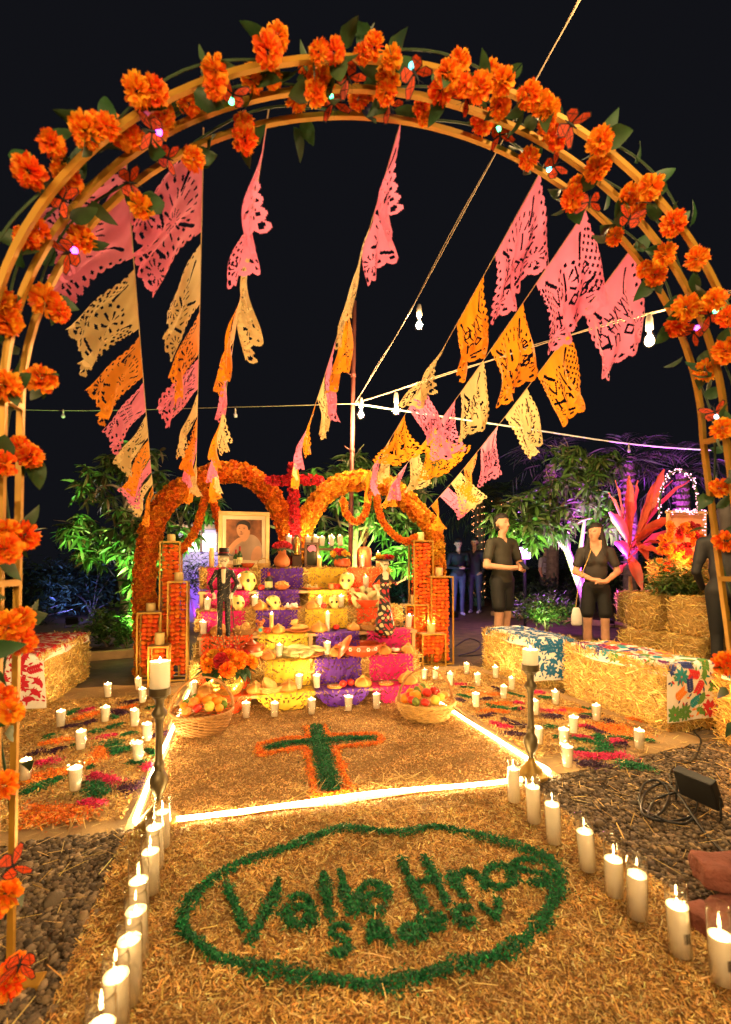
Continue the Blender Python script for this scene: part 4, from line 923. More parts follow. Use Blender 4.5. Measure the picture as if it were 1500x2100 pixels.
L = np.linalg.norm(b - a); mb = MB(); mb.box((0, 0, a[2] - 1.1 - .014), (L, .09, .022), bev=.002); mb.build('board', m_dw, ld)
for x in (-L / 2 + .03, 0, L / 2 - .03): mb = MB(); mb.box((x, 0, (a[2] - 1.1 - .026) / 2 + .004), (.03, .05, a[2] - 1.1 - .034)); mb.build('leg', m_dw, ld)
votive('lit white votive standing before the tall clay jar on top', on_tier(743, 6, .02), 'votive candles on the altar')
pillar_candle('slim yellow pillar candle on the middle step by the toy mouse', on_tier(557, 3, .06), .017, .165, m_wax_y, 1, 'slim pillar candles', power=.5)
pillar_candle('slim cream pillar candle in front of the yellow paper', on_tier(672, 3, .06), .019, .16, m_wax_w, 1, 'slim pillar candles', power=.5)
pillar_candle('yellow pillar candle beside the small mirror frame', on_tier(655, 6, .05), .022, .105, m_wax_y, 1, 'slim pillar candles', power=.4)
pillar_candle('tall yellow pillar candle by the tall clay jar', on_tier(776, 6, .12), .024, .16, m_wax_y, 1, 'slim pillar candles', power=.4)
pillar_candle('tall yellow pillar candle on a wooden holder beside the portrait', on_tier(433, 6, .10), .024, .20, m_wax_y, 1, 'slim pillar candles', power=.4)
LT = [(333,1742),(321,1785),(310,1835),(286,1890),(283,1972),(267,2060),(239,2128),(206,2225)]
RT = [(1055,1647),(1096,1690),(1137,1732),(1207,1788),(1260,1840),(1308,1885),(1397,1962),(1484,2020)]
for i, (x, y) in enumerate(LT): tall(f'tall glass candle in the row by the arch foot, {ORD[i]} from the rope light', G(x, y, zc), 'tall candle rows on the shavings mat', (0, 1, 0, 2, 0, 1, 0, 2)[i], lit=True, tilt=(random.gauss(0, .02), random.gauss(-.02, .015)))
for i, (x, y) in enumerate(RT): tall(f'tall glass candle in the row by the cables, {ORD[i]} from the rope light', G(x, y, zc), 'tall candle rows on the shavings mat', (1, 1, 1, 0, 2, 0, 0, 2)[i], lit=True, bar=i >= 6, tilt=(random.gauss(0, .02), random.gauss(-.025, .02)))

# ------------------------------------------------------------------ tall brass candlesticks
m_brass = M('aged_brass', (.13, .10, .05), rough=.42, metal=.6, var=.35, scale=12)
m_brass2 = M('aged_brass_foot', (.34, .21, .05), rough=.38, metal=.6, var=.25, scale=12)
def candlestick(label, base, top, r=.052):
    o = G(*base, .02); s = FPX / o[1]; h = (base[1] - top) / s * 1.0
    c = thing('candlestick', label, 'candlestick', o, 0, 'tall brass candlesticks'); k = h
    mb = MB(); mb.lathe([(.084, 0), (.087, .010), (.078, .020), (.060, .026), (.056, k * .07), (.038, k * .10), (.020, k * .14), (.016, k * .17)], 28); mb.build('foot', m_brass2, c, True)
    pr = [(.016, .17), (.014, .19), (.018, .205), (.034, .26), (.0395, .30), (.037, .34), (.024, .375), (.020, .385), (.022, .42), (.024, .43), (.022, .44), (.0165, .455), (.0155, .62), (.0165, .74), (.020, .755), (.018, .765), (.030, .79), (.033, .805), (.030, .82), (.018, .85), (.019, .90), (.030, .925), (.038, .94)]
    mb = MB(); mb.lathe([(r_, z_ * k) for r_, z_ in pr], 24); mb.build('stem', m_brass, c, True)
    mb = MB(); mb.lathe([(.038, k * .94), (.045, k * .945), (.0455, k), (.041, k), (.040, k * .965), (.001, k * .962)], 24); auto_smooth(mb.build('cup', m_brass, c), 35)
    return o + np.array([0, 0, k * .965])
t = candlestick('tall turned brass candlestick at the rope light corner nearest the arch foot', (325, 1686), 1415)
pillar_candle('thick white pillar candle on the candlestick beside the gold stands', t, .041, .135, m_wax_w, 1, 'thick candles on the candlesticks', power=1.2)
t = candlestick('tall turned brass candlestick at the rope light corner near the benches', (1090, 1592), 1366)
pillar_candle('thick white pillar candle on the candlestick before the blue cloth', t, .040, .10, m_wax_w, 1, 'thick candles on the candlesticks', power=1.2)

# ------------------------------------------------------------------ fruit baskets
m_wick1 = M('wicker', (.34, .16, .045), rough=.6, var=.3, scale=30); m_wick2 = M('wicker_light', (.50, .29, .08), rough=.6, var=.3, scale=30)
def fruit_mesh(name, mat, sc=(1, 1, 1), dim=.12, seed=0):
    V, F = ICO[3]; z = V[:, 2:3]; rr = np.hypot(V[:, 0], V[:, 1])[:, None]
    Q = V * np.array(sc); Q = Q * (1 + .02 * np.sin(V @ np.array([4, 7, 5]) + seed)[:, None]); Q[:, 2] -= dim * np.exp(-(rr[:, 0] / .35) ** 2) * np.sign(z[:, 0])
    return make_mesh(name, Q, F, mat, smooth=True)
FR = {'orange': fruit_mesh('orange', M('orange_peel', (.85, .27, .01), .45, bump=.25, bscale=90, var=.08), dim=.06), 'apple': fruit_mesh('apple', M('apple_skin', (.55, .025, .012), .28, var=.4, scale=3), (1, 1, .92), .22),
      'guava': fruit_mesh('guava', M('guava_skin', (.66, .48, .06), .4, var=.2, scale=4), (1, 1, 1.08), .05), 'peach': fruit_mesh('peach', M('peach_skin', (.8, .25, .04), .55, var=.45, scale=2.5), dim=.15),
      'lime': fruit_mesh('lime', M('lime_skin', (.12, .22, .02), .4, var=.25, scale=5), (.9, .9, 1.15), -.10), 'mango': fruit_mesh('mango', M('mango_skin', (.18, .22, .03), .4, var=.6, scale=2), (.8, .9, 1.4), .0)}
mb = MB(); mb.rod((0, 0, .8), (.06, 0, 1.12), .05, 5); STEM = mb.build('stem', m_bark, mesh_only=True)
def basket(label, px, diam, h, m1, slant, fruits, stake_n=30, group='fruit baskets'):
    o = G(*px, .02); b = thing('fruit_basket', label, 'basket', o, .3, group); r0, r1 = diam * .36, diam * .5; rows = 13
    for i in range(rows):
        z = h * (i + .5) / rows; r = r0 + (r1 - r0) * (z / h) ** .7; P = []
        for j in range(stake_n * 4):
            a = 2 * math.pi * j / (stake_n * 4); wv = .006 * math.sin(a * stake_n / 2 + math.pi * (i % 2)); P.append(((r + wv) * math.cos(a), (r + wv) * math.sin(a), z + slant * .006 * math.sin(a * stake_n / 2 + i)))
        mb = MB(); mb.sweep(P, h / rows * .52, 5, closed=True); mb.build('weaver', m1, b, True)
    mb = MB()
    for j in range(stake_n):
        a = 2 * math.pi * j / stake_n; mb.sweep([((r0 + (r1 - r0) * t ** .7) * math.cos(a + slant * t * .3), (r0 + (r1 - r0) * t ** .7) * math.sin(a + slant * t * .3), h * t) for t in (0, .35, .7, 1.0)], .0035, 5)
    mb.build('stakes', m1, b)
    for s in (0, 1): mb = MB(); mb.sweep([((r1 + .004 * math.sin(24 * a + math.pi * s)) * math.cos(a), (r1 + .004 * math.sin(24 * a + math.pi * s)) * math.sin(a), h + .006 * math.cos(24 * a + math.pi * s)) for a in np.linspace(0, 2 * math.pi, 120, endpoint=False)], .0075, 6, closed=True); mb.build('rim', m1, b, True)
    mb = MB(); mb.lathe([(r0 * .98, .006), (r0 * .98, .012), (0, .012)], 24); mb.build('base', m1, b)
    for s in (0, 1, 2):
        mb = MB(); mb.sweep([(r1 * math.cos(t) + .006 * math.cos(t * 16 + s * 2.1), .006 * math.sin(t * 16 + s * 2.1), h + diam * .55 * math.sin(t)) for t in np.linspace(0, math.pi, 60)], .0055, 5); mb.build('handle', m_wick1, b, True)
    i = 0
    for (k, x, y, z, s) in fruits:
        f = thing(k, None, None, o + np.array([x * diam, y * diam, h - .01 + z]), random.uniform(0, 6)); f.rotation_euler = (random.gauss(0, .5), random.gauss(0, .5), random.uniform(0, 6))
        obj('flesh', FR[k], f, scale=s)
        if k in ('apple', 'peach'): obj('stem', STEM, f, scale=s)
        cnt = sum(1 for q in fruits[:i] if q[0] == k); tot = sum(1 for q in fruits if q[0] == k)
        tag(f, f'{ {"orange": "round orange", "apple": "shiny red apple", "guava": "yellow guava", "peach": "blushed peach", "lime": "green lime", "mango": "long green mango"}[k] } ' + (f'({ORD[cnt]} from the top) ' if tot > 1 else '') + f'in the {label.split(" of fruit")[0]}', k, 'fruit in the baskets'); i += 1
def heap_fruits(seed, kinds, n, s):
    r = random.Random(seed); out = []
    pts = []
    for k in range(n):
        for _ in range(200):
            a = r.uniform(0, 6.28); q = math.sqrt(r.random()) * .38; x, y = q * math.cos(a), q * math.sin(a)
            if all((x - p[0]) ** 2 + (y - p[1]) ** 2 > (.145) ** 2 for p in pts): break
        pts.append((x, y)); kd = kinds[k % len(kinds)]; out.append((kd, x, y, .025 + .06 * (1 - (q / .4) ** 2), s * (1.25 if kd in ('guava',) and k == 0 else r.uniform(.85, 1.1))))
    out.sort(key=lambda f: -f[3]); return out
basket('round brown wicker basket of fruit before the flower pot', (415, 1497), .40, .135, m_wick1, 0, heap_fruits(3, ['orange', 'orange', 'lime', 'peach', 'orange', 'guava', 'apple'], 22, .032))
basket('wide pale woven basket of fruit before the gold stands', (873, 1470), .43, .12, m_wick2, 1, heap_fruits(8, ['guava', 'apple', 'orange', 'apple', 'mango', 'peach', 'orange'], 19, .034), 26)
# ------------------------------------------------------------------ offerings on the altar
m_clay = M('red_clay', (.50, .14, .035), rough=.55, var=.2, scale=14, bump=.15); m_clayg = M('glazed_clay', (.40, .07, .018), rough=.18, var=.2, scale=10, spec=.6)
m_bread = M('bread_crust', (.50, .20, .035), rough=.6, var=.3, scale=14, bump=.3); m_bread2 = M('bread_pale', (.62, .34, .09), rough=.7, var=.2, scale=16, bump=.3)
m_cream = M('husk', (.62, .56, .25), rough=.7, var=.25, scale=20, trans=.25); m_bone = M('skull_glaze', (.80, .62, .22), rough=.3, var=.12, scale=6, attr=True, coat=.4)
m_white = M('white_paint', (.78, .74, .66), rough=.5, var=.06); m_green = M('green_glass', (.02, .06, .02), rough=.1, spec=.7); m_foil = M('dark_red_foil', (.30, .015, .02), rough=.35)
m_redfl = M('red_flower', (.60, .015, .02), rough=.7, var=.3, scale=40); m_gilt = M('gilt_pot', (.85, .52, .12), rough=.22, metal=.85, var=.15, scale=6)
def place(name, label, cat, px, t, dv=.09, group='offerings on the altar', rz=None):
    return thing(name, label, cat, on_tier(px, t, dv), AY + (random.uniform(-.5, .5) if rz is None else rz), group)
def bread_meshes():
    a = MB(); a.lathe([(.058, 0), (.066, .012), (.064, .030), (.048, .050), (.022, .060), (0, .062)], 20, wob=.02); d = a.build('bun', m_bread, mesh_only=True, smooth=True)
    b = MB()
    for k in range(2):
        an = k * math.pi / 2 + .4; P = [(math.cos(an) * t * .064, math.sin(an) * t * .064, .066 - .05 * t * t) for t in np.linspace(-1, 1, 13)]; b.sweep(P, [.012 if i in (1, 2, 6, 10, 11) else .007 for i in range(13)], 7)
    b.ball((0, 0, .068), .016, sub=2); return d, b.build('bone_cross', m_bread2, mesh_only=True, smooth=True)
BUN, BCR = bread_meshes()
def bread(label, px, t, dv=.08, s=1.0):
    b = place('bread_of_the_dead', label, 'bread', px, t, dv); s *= 1.15; b.scale = (s, s, s); obj('bun', BUN, b); obj('bone_cross', BCR, b)
TN = lambda t: f'{ORD[t-1]} altar step'
for t, xs in {1: [(432, 1.25, 'beside the flower pot'), (525, .95, 'by the tortilla basket'), (593, .95, 'beside a votive'), (745, .95, 'on the purple and magenta papers'), (837, 1.1, 'near the fruit basket')], 2: [(690, 1.0, 'beside the lidded dish'), (550, .9, 'below the toy mouse'), (787, .95, 'on the magenta paper'), (837, .9, 'at the shelf end')], 3: [(452, 1.1, 'at the man figure foot'), (571, .85, 'beside the slim candle'), (655, 1.0, 'by the cream candle'), (726, .8, 'by the bread basket')], 4: [(533, 1.0, 'between the two skulls'), (642, 1.0, 'beside the plate of sweets')]}.items():
    for x, s, w in xs: bread(f'round golden bread of the dead {w}, {TN(t)}', x, t, .06, s)
# skulls
def skull_mesh(dot):
    c = (.80, .58, .17); dk = (.02, .015, .012)
    P = [limb((0, .005, .078), (0, .03, .080), .056, .052, c, k=(1, 1.05, .95)), limb((0, -.025, .045), (0, -.02, .018), .032, .030, c, k=(1.1, 1, 1)), limb((-.03, -.02, .055), (.03, -.02, .055), .022, .022, c)]
    def colr(V, col, tg, pr):
        top = V[:, 2] > .117; m = top & (np.sin(np.arctan2(V[:, 1] - .01, V[:, 0]) * 5) > 0); col[m] = dot
        for e in ((-.022, -.048, .066), (.022, -.048, .066)): col[np.linalg.norm(V - np.array(e), axis=1) < .0125] = dk
        return col
    return body_mesh('skull', P, .0042, m_bone, colr, ksm=.02, smooth_it=1)
SK = [skull_mesh((.1, .25, .05)), skull_mesh((.6, .05, .03)), skull_mesh((.02, .02, .02))]
for x, t, s, k, ry, w in ((507, 5, 1.25, 0, .5, 'large, beside a votive on the magenta paper'), (712, 5, 1.15, 2, -.4, 'large, beside the red apple on the yellow paper'), (487, 4, .95, 1, .5, 'against magenta paper by the man figure'), (562, 4, .90, 0, .6, 'against purple paper beside the sweets'), (686, 4, .85, 2, -.2, 'small with dark cap before the yellow paper')):
    s_ = place('ceramic_skull', f'yellow glazed skull, {w}', 'skull', x, t, .06, rz=ry); s *= 1.12; s_.scale = (s,) * 3; obj('skull_body', SK[k], s_)
# plates, bowls, pots
def plate(label, px, t, r, things, mat=m_clay, dv=.09, h=.018):
    p = place('clay_plate', label, 'plate', px, t, dv); mb = MB(); mb.lathe([(r * .6, 0), (r * .7, .003), (r, h), (r * .985, h + .003), (r * .66, .008), (0, .007)], 28); auto_smooth(mb.build('dish', mat, p), 40)
    return p
def bits(label, cat, px, t, dv, mat, n, rad, size, z, sc=(1, 1, 1), name='sweet', ring=False):
    """small offerings heaped on a plate, each its own thing"""
    o = on_tier(px, t, dv); V, F = ICO[2]; me = make_mesh(name, V * np.array(sc) * (1 + .06 * np.sin(V @ np.array([3, 5, 7]) * 2)[:, None]), F, mat, smooth=True)
    for i in range(n):
        a = i * 2.4; q = rad * math.sqrt((i + .5) / n); lay = 0 if i < n * .7 else 1
        b = obj(name, me, None, o + np.array([q * math.cos(a) * (1 - .4 * lay), q * math.sin(a) * (1 - .4 * lay), z + size * (.6 + 1.1 * lay)]), (0, random.gauss(0, .2), random.uniform(0, 6)), size)
        tag(b, f'{label}', cat, label)
plate('wide clay plate of folded rolls before the purple paper', 612, 3, .115, None); bits('long bread rolls piled on the wide clay plate', 'bread roll', 612, 3, .09, m_bread2, 5, .055, .042, .012, (1.7, .7, .6), 'bread_roll')
plate('oval clay plate of pink-white sweets by the small skull', 598, 4, .10, None); bits('pink-white sweets on the clay plate by the small skull', 'sweet', 598, 4, .09, m_white, 11, .075, .019, .010, (1.3, .8, .8))
plate('clay plate of green leaves and sweets before the yellow paper', 640, 5, .105, None); bits('pale green sweets on the upper clay plate', 'sweet', 640, 5, .09, m_cream, 10, .075, .016, .010, (1.5, .8, .7))
plate('small dark plate of pastries on the magenta paper', 812, 2, .075, None, m_clayg); bits('pink pastry on the small dark plate', 'pastry', 812, 2, .09, m_white, 3, .04, .024, .01, (1.2, 1, .6), 'pastry')
plate('clay platter heaped with tamales in pale husks', 640, 2, .10, None, m_clay)
for x, w in ((687, 'on the purple paper'), (792, 'on the magenta paper')):
    c = place('round_cookie', f'flat round sugared cookie {w}', 'cookie', x, 1, .06); mb = MB(); mb.lathe([(.060, 0), (.066, .006), (.062, .014), (.03, .017), (0, .017)], 22, wob=.03); mb.build('biscuit', m_bread, c, True)
    mb = MB(); [mb.ball((.04 * math.cos(a), .04 * math.sin(a), .017), .004) for a in np.linspace(0, 6.28, 14)]; mb.build('sugar_grains', m_white, c)
for x, t, dv, w in ((704, 1, .05, 'on the purple paper, nearer the cookie'), (720, 1, .08, 'on the purple paper, nearer the magenta paper'), (664, 4, .03, 'between bread and small skull'), (692, 5, .05, 'beside the large skull'), (548, 3, .03, 'beside the toy mouse'), (470, 4, .05, 'beside the magenta paper skull'), (690, 3, .10, 'on the yellow paper'), (536, 5, .03, 'beside the dark bottle')):
    a = thing('apple', f'red apple {w}, {TN(t)}', 'apple', on_tier(x, t, dv) + np.array([0, 0, .028]), random.uniform(0, 6), 'apples on the altar'); obj('flesh', FR['apple'], a, scale=.031); obj('stem', STEM, a, scale=.031)
# corn husk tamales
def husk_mesh():
    mb = MB(); mb.sweep([(0, -.09, .0), (0, -.05, .004), (0, .0, .006), (0, .05, .004), (0, .085, .0), (0, .12, .004), (0, .15, .012)], [.008, .026, .032, .027, .010, .018, .030], 9, flat=.75); return mb.build('husk', m_cream, mesh_only=True, smooth=True)
HUSK = husk_mesh()
def tamale(label, p, rz, rx=0.0, s=1.0):
    t = thing('corn_husk_tamale', label, 'tamale', p, rz, 'tamales on the altar'); t.rotation_euler = (rx, random.gauss(0, .2), rz); t.scale = (s,) * 3; obj('husk', HUSK, t)
    mb = MB(); mb.sweep([(.012 * math.cos(a), .075, .004 + .012 * math.sin(a)) for a in np.linspace(0, 6.28, 10)], .0022, 4, closed=False); mb.build('tie', m_cream, t)
for i, (x, dz, a) in enumerate([(592, .02, 1.2), (605, .05, 1.9), (620, .025, .8), (632, .05, 2.3), (646, .06, 1.2), (640, .03, 2.9), (612, .075, 1.4)]): tamale(f'pale corn husk tamale on the second altar step, {ORD[i]} from the votive', on_tier(x, 2, .07) + np.array([0, 0, dz]), a, 0, 1.15)
for i, (x, dz, a, rx) in enumerate([(728, .09, .3, .5), (738, .08, -.4, .7), (748, .10, .1, .8), (758, .09, -.3, .7), (768, .10, .6, .6), (744, .13, .9, .4), (760, .14, -.9, .6), (775, .12, -.2, .8)]): tamale(f'corn husk tamale standing in the orange paper bowl, {ORD[i]} along', on_tier(x, 4, .07) + np.array([0, 0, dz - .03]), a, rx, 1.05)
b = place('paper_bowl', 'orange paper-wrapped bowl holding husks before the woman figure', 'bowl', 752, 4, .07); mb = MB(); mb.lathe([(.07, 0), (.085, .02), (.125, .075), (.122, .078), (.08, .03), (0, .025)], 24, wob=.03); mb.build('bowl_body', PAPER['red'], b, True)
# lidded casserole
c = place('clay_casserole', 'wide glazed clay casserole with painted flowers', 'casserole', 740, 2, .04, rz=0); c.scale = (1.12,) * 3; mb = MB(); mb.lathe([(.09, 0), (.125, .015), (.158, .055), (.160, .085), (.150, .09), (.146, .082), (.148, .06), (.115, .022), (0, .018)], 32); auto_smooth(mb.build('pot_body', m_clayg, c), 45)
for s in (-1, 1): mb = MB(); mb.sweep([(s * .155, -.03, .07), (s * .185, -.02, .08), (s * .19, 0, .082), (s * .185, .02, .08), (s * .155, .03, .07)], .010, 7); mb.build('handle', m_clayg, c, True)
for a in (-2.3, -1.9, -1.45, -1.05):
    mb = MB(); q = np.array([.1615 * math.cos(a), .1615 * math.sin(a), .066]); _, s_, u_ = ortho(np.array([math.cos(a), math.sin(a), 0]))
    for k in range(6): mb.ball(q + .011 * (math.cos(k * 1.047) * s_ + math.sin(k * 1.047) * u_), .0055)
    mb.build('painted_flower', m_white, c)
l = place('casserole_lid', 'glazed clay lid leaning against the casserole', 'lid', 706, 2, .03, rz=0); l.rotation_euler = (0, -1.0, AY); l.location.z += .075; mb = MB(); mb.lathe([(.118, 0), (.12, .006), (.09, .022), (.04, .034), (.02, .036), (.022, .048), (.014, .056), (0, .057)], 28); mb.build('lid_body', m_clayg, l, True)
# jars and pots
def jar(name, label, cat, px, t, prof, mat, dv=.1, n=26, s=1.0):
    j = place(name, label, cat, px, t, dv); j.scale = (s,) * 3; mb = MB(); mb.lathe(prof, n); auto_smooth(mb.build('vessel', mat, j), 45); return j
j = jar('lidded_jar', 'glazed brown clay jar with two handles and lid', 'jar', 518, 2, [(.045, 0), (.07, .02), (.082, .06), (.072, .10), (.055, .118), (.06, .126), (.052, .126), (.05, .112), (0, .11)], m_clayg, .05)
mb = MB(); mb.lathe([(.058, .127), (.054, .136), (.02, .146), (.012, .16), (0, .162)], 20); mb.build('lid', m_clayg, j, True)
for s in (-1, 1): mb = MB(); mb.sweep([(s * .058, 0, .115), (s * .098, 0, .11), (s * .105, 0, .085), (s * .078, 0, .07)], .008, 6); mb.build('handle', m_clayg, j, True)
mb = MB(); mb.tube([(.0815, .035), (.0832, .055), (.0815, .07)], 26); mb.build('painted_band', m_cream, j)
for x, w in ((545, 'nearer the lidded jar'),): jar('small_pot', f'small green-rimmed clay pot {w}', 'pot', x, 2, [(.03, 0), (.045, .02), (.045, .045), (.05, .055), (.044, .056), (.038, .04), (0, .02)], m_clay, .06)
j = jar('tall_clay_jar', 'tall ridged terracotta jar on the top step', 'jar', 747, 6, [(.055, 0), (.075, .01), (.078, .06), (.078, .17), (.070, .20), (.05, .215), (.05, .222), (.044, .222), (.044, .2), (0, .19)], m_clay, .14)
for k in range(9): mb = MB(); mb.sweep([(.0795 * math.cos(a), .0795 * math.sin(a), .035 + k * .016) for a in np.linspace(0, 6.2832, 32, endpoint=False)], .003, 4, closed=True); mb.build('ridge', m_clay, j)
m_twig = M('dry_twig', (.22, .11, .05), rough=.9)
for k in range(9):
    a = k * 2.4; d = np.array([math.cos(a) * .05, math.sin(a) * .05, .20 + .03 * math.sin(k)]); mb = MB(); mb.sweep([(0, 0, .20), d * .5 + [0, 0, .2], d + [0, 0, .2]], .002, 4)
    for q in range(5): mb.ball(d * (.45 + .13 * q) + [.006 * (-1) ** q, 0, .2], .005)
    mb.build('dried_stem', m_twig, j)
def bouquet(root, c, rad, n, meshes, names, leaves=10, size=.03):
    for i in range(n):
        a = i * 2.4; q = rad * math.sqrt((i + .5) / n); p = np.array([q * math.cos(a), q * math.sin(a), rad * .55 * (1 - (q / rad) ** 2)]) + np.array(c); obj(names, random.choice(meshes), root, p, face_dir(np.array([p[0] - c[0], p[1] - c[1] - .03, .05 + p[2] - c[2]])), size * random.uniform(.85, 1.2))
    for i in range(leaves):
        a = random.uniform(0, 6.3); obj('leaf', random.choice(LEAFM), root, np.array(c) + [rad * .6 * math.cos(a), rad * .6 * math.sin(a), -.01], (random.uniform(-.6, .3), random.uniform(-.3, .3), a - 1.57), random.uniform(.9, 1.5))
j = jar('clay_vase', 'round clay vase of red blossoms beside the portrait', 'vase', 578, 6, [(.045, 0), (.075, .03), (.082, .075), (.06, .115), (.038, .14), (.04, .165), (.046, .18), (.04, .18), (.03, .15), (0, .12)], m_clay, .08); bouquet(j, (0, 0, .2), .085, 16, RED, 'red_bloom', 14)
j = jar('copper_pot', 'glazed brown pot of red and yellow flowers on top', 'pot', 702, 6, [(.06, 0), (.085, .02), (.09, .05), (.08, .08), (.085, .095), (.078, .095), (.07, .08), (0, .07)], m_clayg, .09); bouquet(j, (-.03, 0, .13), .085, 14, RED + BLOOM_Y + BLOOM_Y, 'blossom', 16, .032)
j = jar('flower_pot', 'shiny gilt pot with a marigold and wildflower bouquet', 'flower pot', 467, 1, [(.045, 0), (.08, .02), (.098, .06), (.098, .09), (.085, .12), (.088, .135), (.095, .145), (.088, .146), (.08, .125), (0, .11)], m_gilt, .02, 32, 1.3); bouquet(j, (0, 0, .17), .15, 17, MARI + RED + BLOOM_Y, 'blossom', 46, .04)
for k in range(8):
    a = k * 2.4; d = np.array([math.cos(a) * .09, math.sin(a) * .06, .24 + .05 * math.sin(k * 3)]); mb = MB(); mb.sweep([(0, 0, .14), d * .5 + [0, 0, .14], d + [0, 0, .14]], .0018, 4)
    for q in range(7): mb.ball(d * (.5 + .08 * q) + [.008 * (-1) ** q, 0, .14], .0048, 1)
    mb.build('berry_stem', [m_twig, m_bread2], j)
    for i_, p_ in enumerate(j.children[-1].data.polygons): p_.material_index = 1 if i_ > 9 else 0
def bottle(label, px, t, dv, mat, h=.19, r=.022, lab=True):
    b = place('bottle', label, 'bottle', px, t, dv, 'bottles on the altar'); mb = MB(); mb.lathe([(r * .9, 0), (r, .006), (r, h * .58), (r * .8, h * .66), (r * .36, h * .74), (r * .34, h * .95), (r * .4, h * .955), (r * .4, h), (0, h)], 18); auto_smooth(mb.build('glass_body', mat, b), 40)
    mb = MB(); mb.tube([(r * 1.02, h * .15), (r * 1.02, h * .48)], 18); mb.build('paper_label', m_cream if lab else m_foil, b); mb = MB(); mb.lathe([(r * .40, h * .78), (r * .41, h * 1.004), (0, h * 1.006)], 12); mb.build('foil_cap', m_foil, b)
bottle('dark wine bottle with pale label before the portrait', 491, 6, .05, m_green, .21, .026); bottle('dark bottle half hidden behind the wine bottle', 483, 6, .11, m_green, .18, .026); bottle('short dark liquor bottle with red cap before the purple paper', 551, 5, .04, m_black, .17, .036)
j = jar('red_bowl', 'shallow red glazed bowl before the portrait', 'bowl', 508, 6, [(.03, 0), (.05, .012), (.068, .045), (.064, .046), (.045, .018), (0, .014)], m_clayg, .04)
j = jar('snack_bowl', 'clay bowl heaped with popcorn on the purple paper', 'bowl', 578, 5, [(.035, 0), (.06, .015), (.08, .04), (.076, .042), (.055, .02), (0, .016)], m_clay, .05)
mb = MB(); [mb.ball((.05 * math.sqrt(i / 42) * math.cos(i * 2.4) * 1.2, .05 * math.sqrt(i / 42) * math.sin(i * 2.4) * 1.2, .04 + .03 * (1 - i / 42) + .006 * (i % 3)), .012, 0, 1, .15, i) for i in range(42)]; tag(mb.build('popcorn', m_bread2, j, True), kind='stuff')
j = jar('clay_cup', 'small clay cup with white rim beside the large skull', 'cup', 680, 5, [(.02, 0), (.03, .015), (.03, .045), (.036, .055), (.032, .055), (.026, .03), (0, .02)], m_clay, .04)
def small_basket(label, px, t, r, h, handle, fill=None, dv=.07, mat=None):
    b = place('small_basket', label, 'basket', px, t, dv); mat = mat or m_wick2
    for i in range(6):
        z = h * (i + .5) / 6; q = r * (.75 + .25 * (i / 5) ** .7); mb = MB(); mb.sweep([((q + .003 * math.sin(a * 12 + math.pi * i)) * math.cos(a) * 1.15, (q + .003 * math.sin(a * 12 + math.pi * i)) * math.sin(a), z) for a in np.linspace(0, 6.2832, 72, endpoint=False)], h / 11, 5, closed=True); mb.build('weaver', mat, b, True)
    mb = MB(); mb.lathe([(r * .75, .003), (r * .75, .008), (0, .008)], 20); mb.build('base', mat, b)
    if handle: mb = MB(); mb.sweep([(r * 1.1 * math.cos(t_), 0, h + r * .9 * math.sin(t_)) for t_ in np.linspace(0, math.pi, 20)], .005, 6); mb.build('handle', mat, b, True)
    return b
small_basket('small handled wicker basket beside the clay vase', 541, 6, .055, .045, True, dv=.06); bk = small_basket('shallow basket of tortillas on the lowest step', 556, 1, .085, .05, False, dv=.05)
for i in range(5): t_ = obj('tortilla', make_mesh('tortilla', *[(lambda q: (q.v, q.f))(MB().lathe([(.06, 0), (.062, .002), (.058, .004), (0, .004)], 20))][0], m_bread2, smooth=True), None, on_tier(553, 1, .05) + np.array([0, 0, .04 + .006 * i]), (.5 + .08 * i, .1, .3 * i)); tag(t_, f'round pale tortilla in the lowest-step basket, {ORD[i]} from below', 'tortilla', 'tortillas in the basket')
small_basket('oval basket of eggs-like rolls beside the man figure', 500, 3, .085, .05, False, dv=.05, mat=m_wick1); bits('round pale roll in the basket by the man figure', 'bread roll', 500, 3, .05, m_bread2, 6, .055, .028, .035, (1, 1, .8), 'bread_roll')
small_basket('shallow basket of bread below the orange paper bowl', 760, 3, .095, .05, False, dv=.06, mat=m_wick1); bits('small roll in the basket below the orange paper bowl', 'bread roll', 760, 3, .06, m_bread, 6, .06, .026, .035, (1.2, .9, .8), 'bread_roll')
# painted toy mouse
t = place('toy_mouse', 'painted clay toy mouse with round ears beside the slim candle', 'toy', 534, 3, .04, rz=0); mb = MB(); mb.ball((0, 0, .035), (.034, .03, .036), sub=3); mb.build('belly', m_bread2, t, True); mb = MB(); mb.ball((0, -.008, .085), (.026, .026, .024), sub=3); mb.ball((0, -.034, .08), (.009, .012, .008), sub=2); mb.build('head', m_clay, t, True)
for s in (-1, 1):
    mb = MB(); mb.ball((s * .026, 0, .108), (.016, .006, .016), sub=2); mb.build('ear', m_clay, t, True); mb = MB(); mb.ball((s * .010, -.030, .092), .005, sub=1); mb.build('eye', m_black, t, True); mb = MB(); mb.sweep([(s * .03, -.01, .05), (s * .045, -.03, .035), (s * .02, -.035, .03)], .008, 6); mb.build('arm', m_clay, t, True)
mb = MB(); mb.lathe([(.016, 0), (.016, .002), (0, .002)], 14); o_ = mb.build('painted_disc', M('teal_paint', (.02, .35, .35), .4), t); o_.location = (0, -.031, .035); o_.rotation_euler = (1.57, 0, 0)
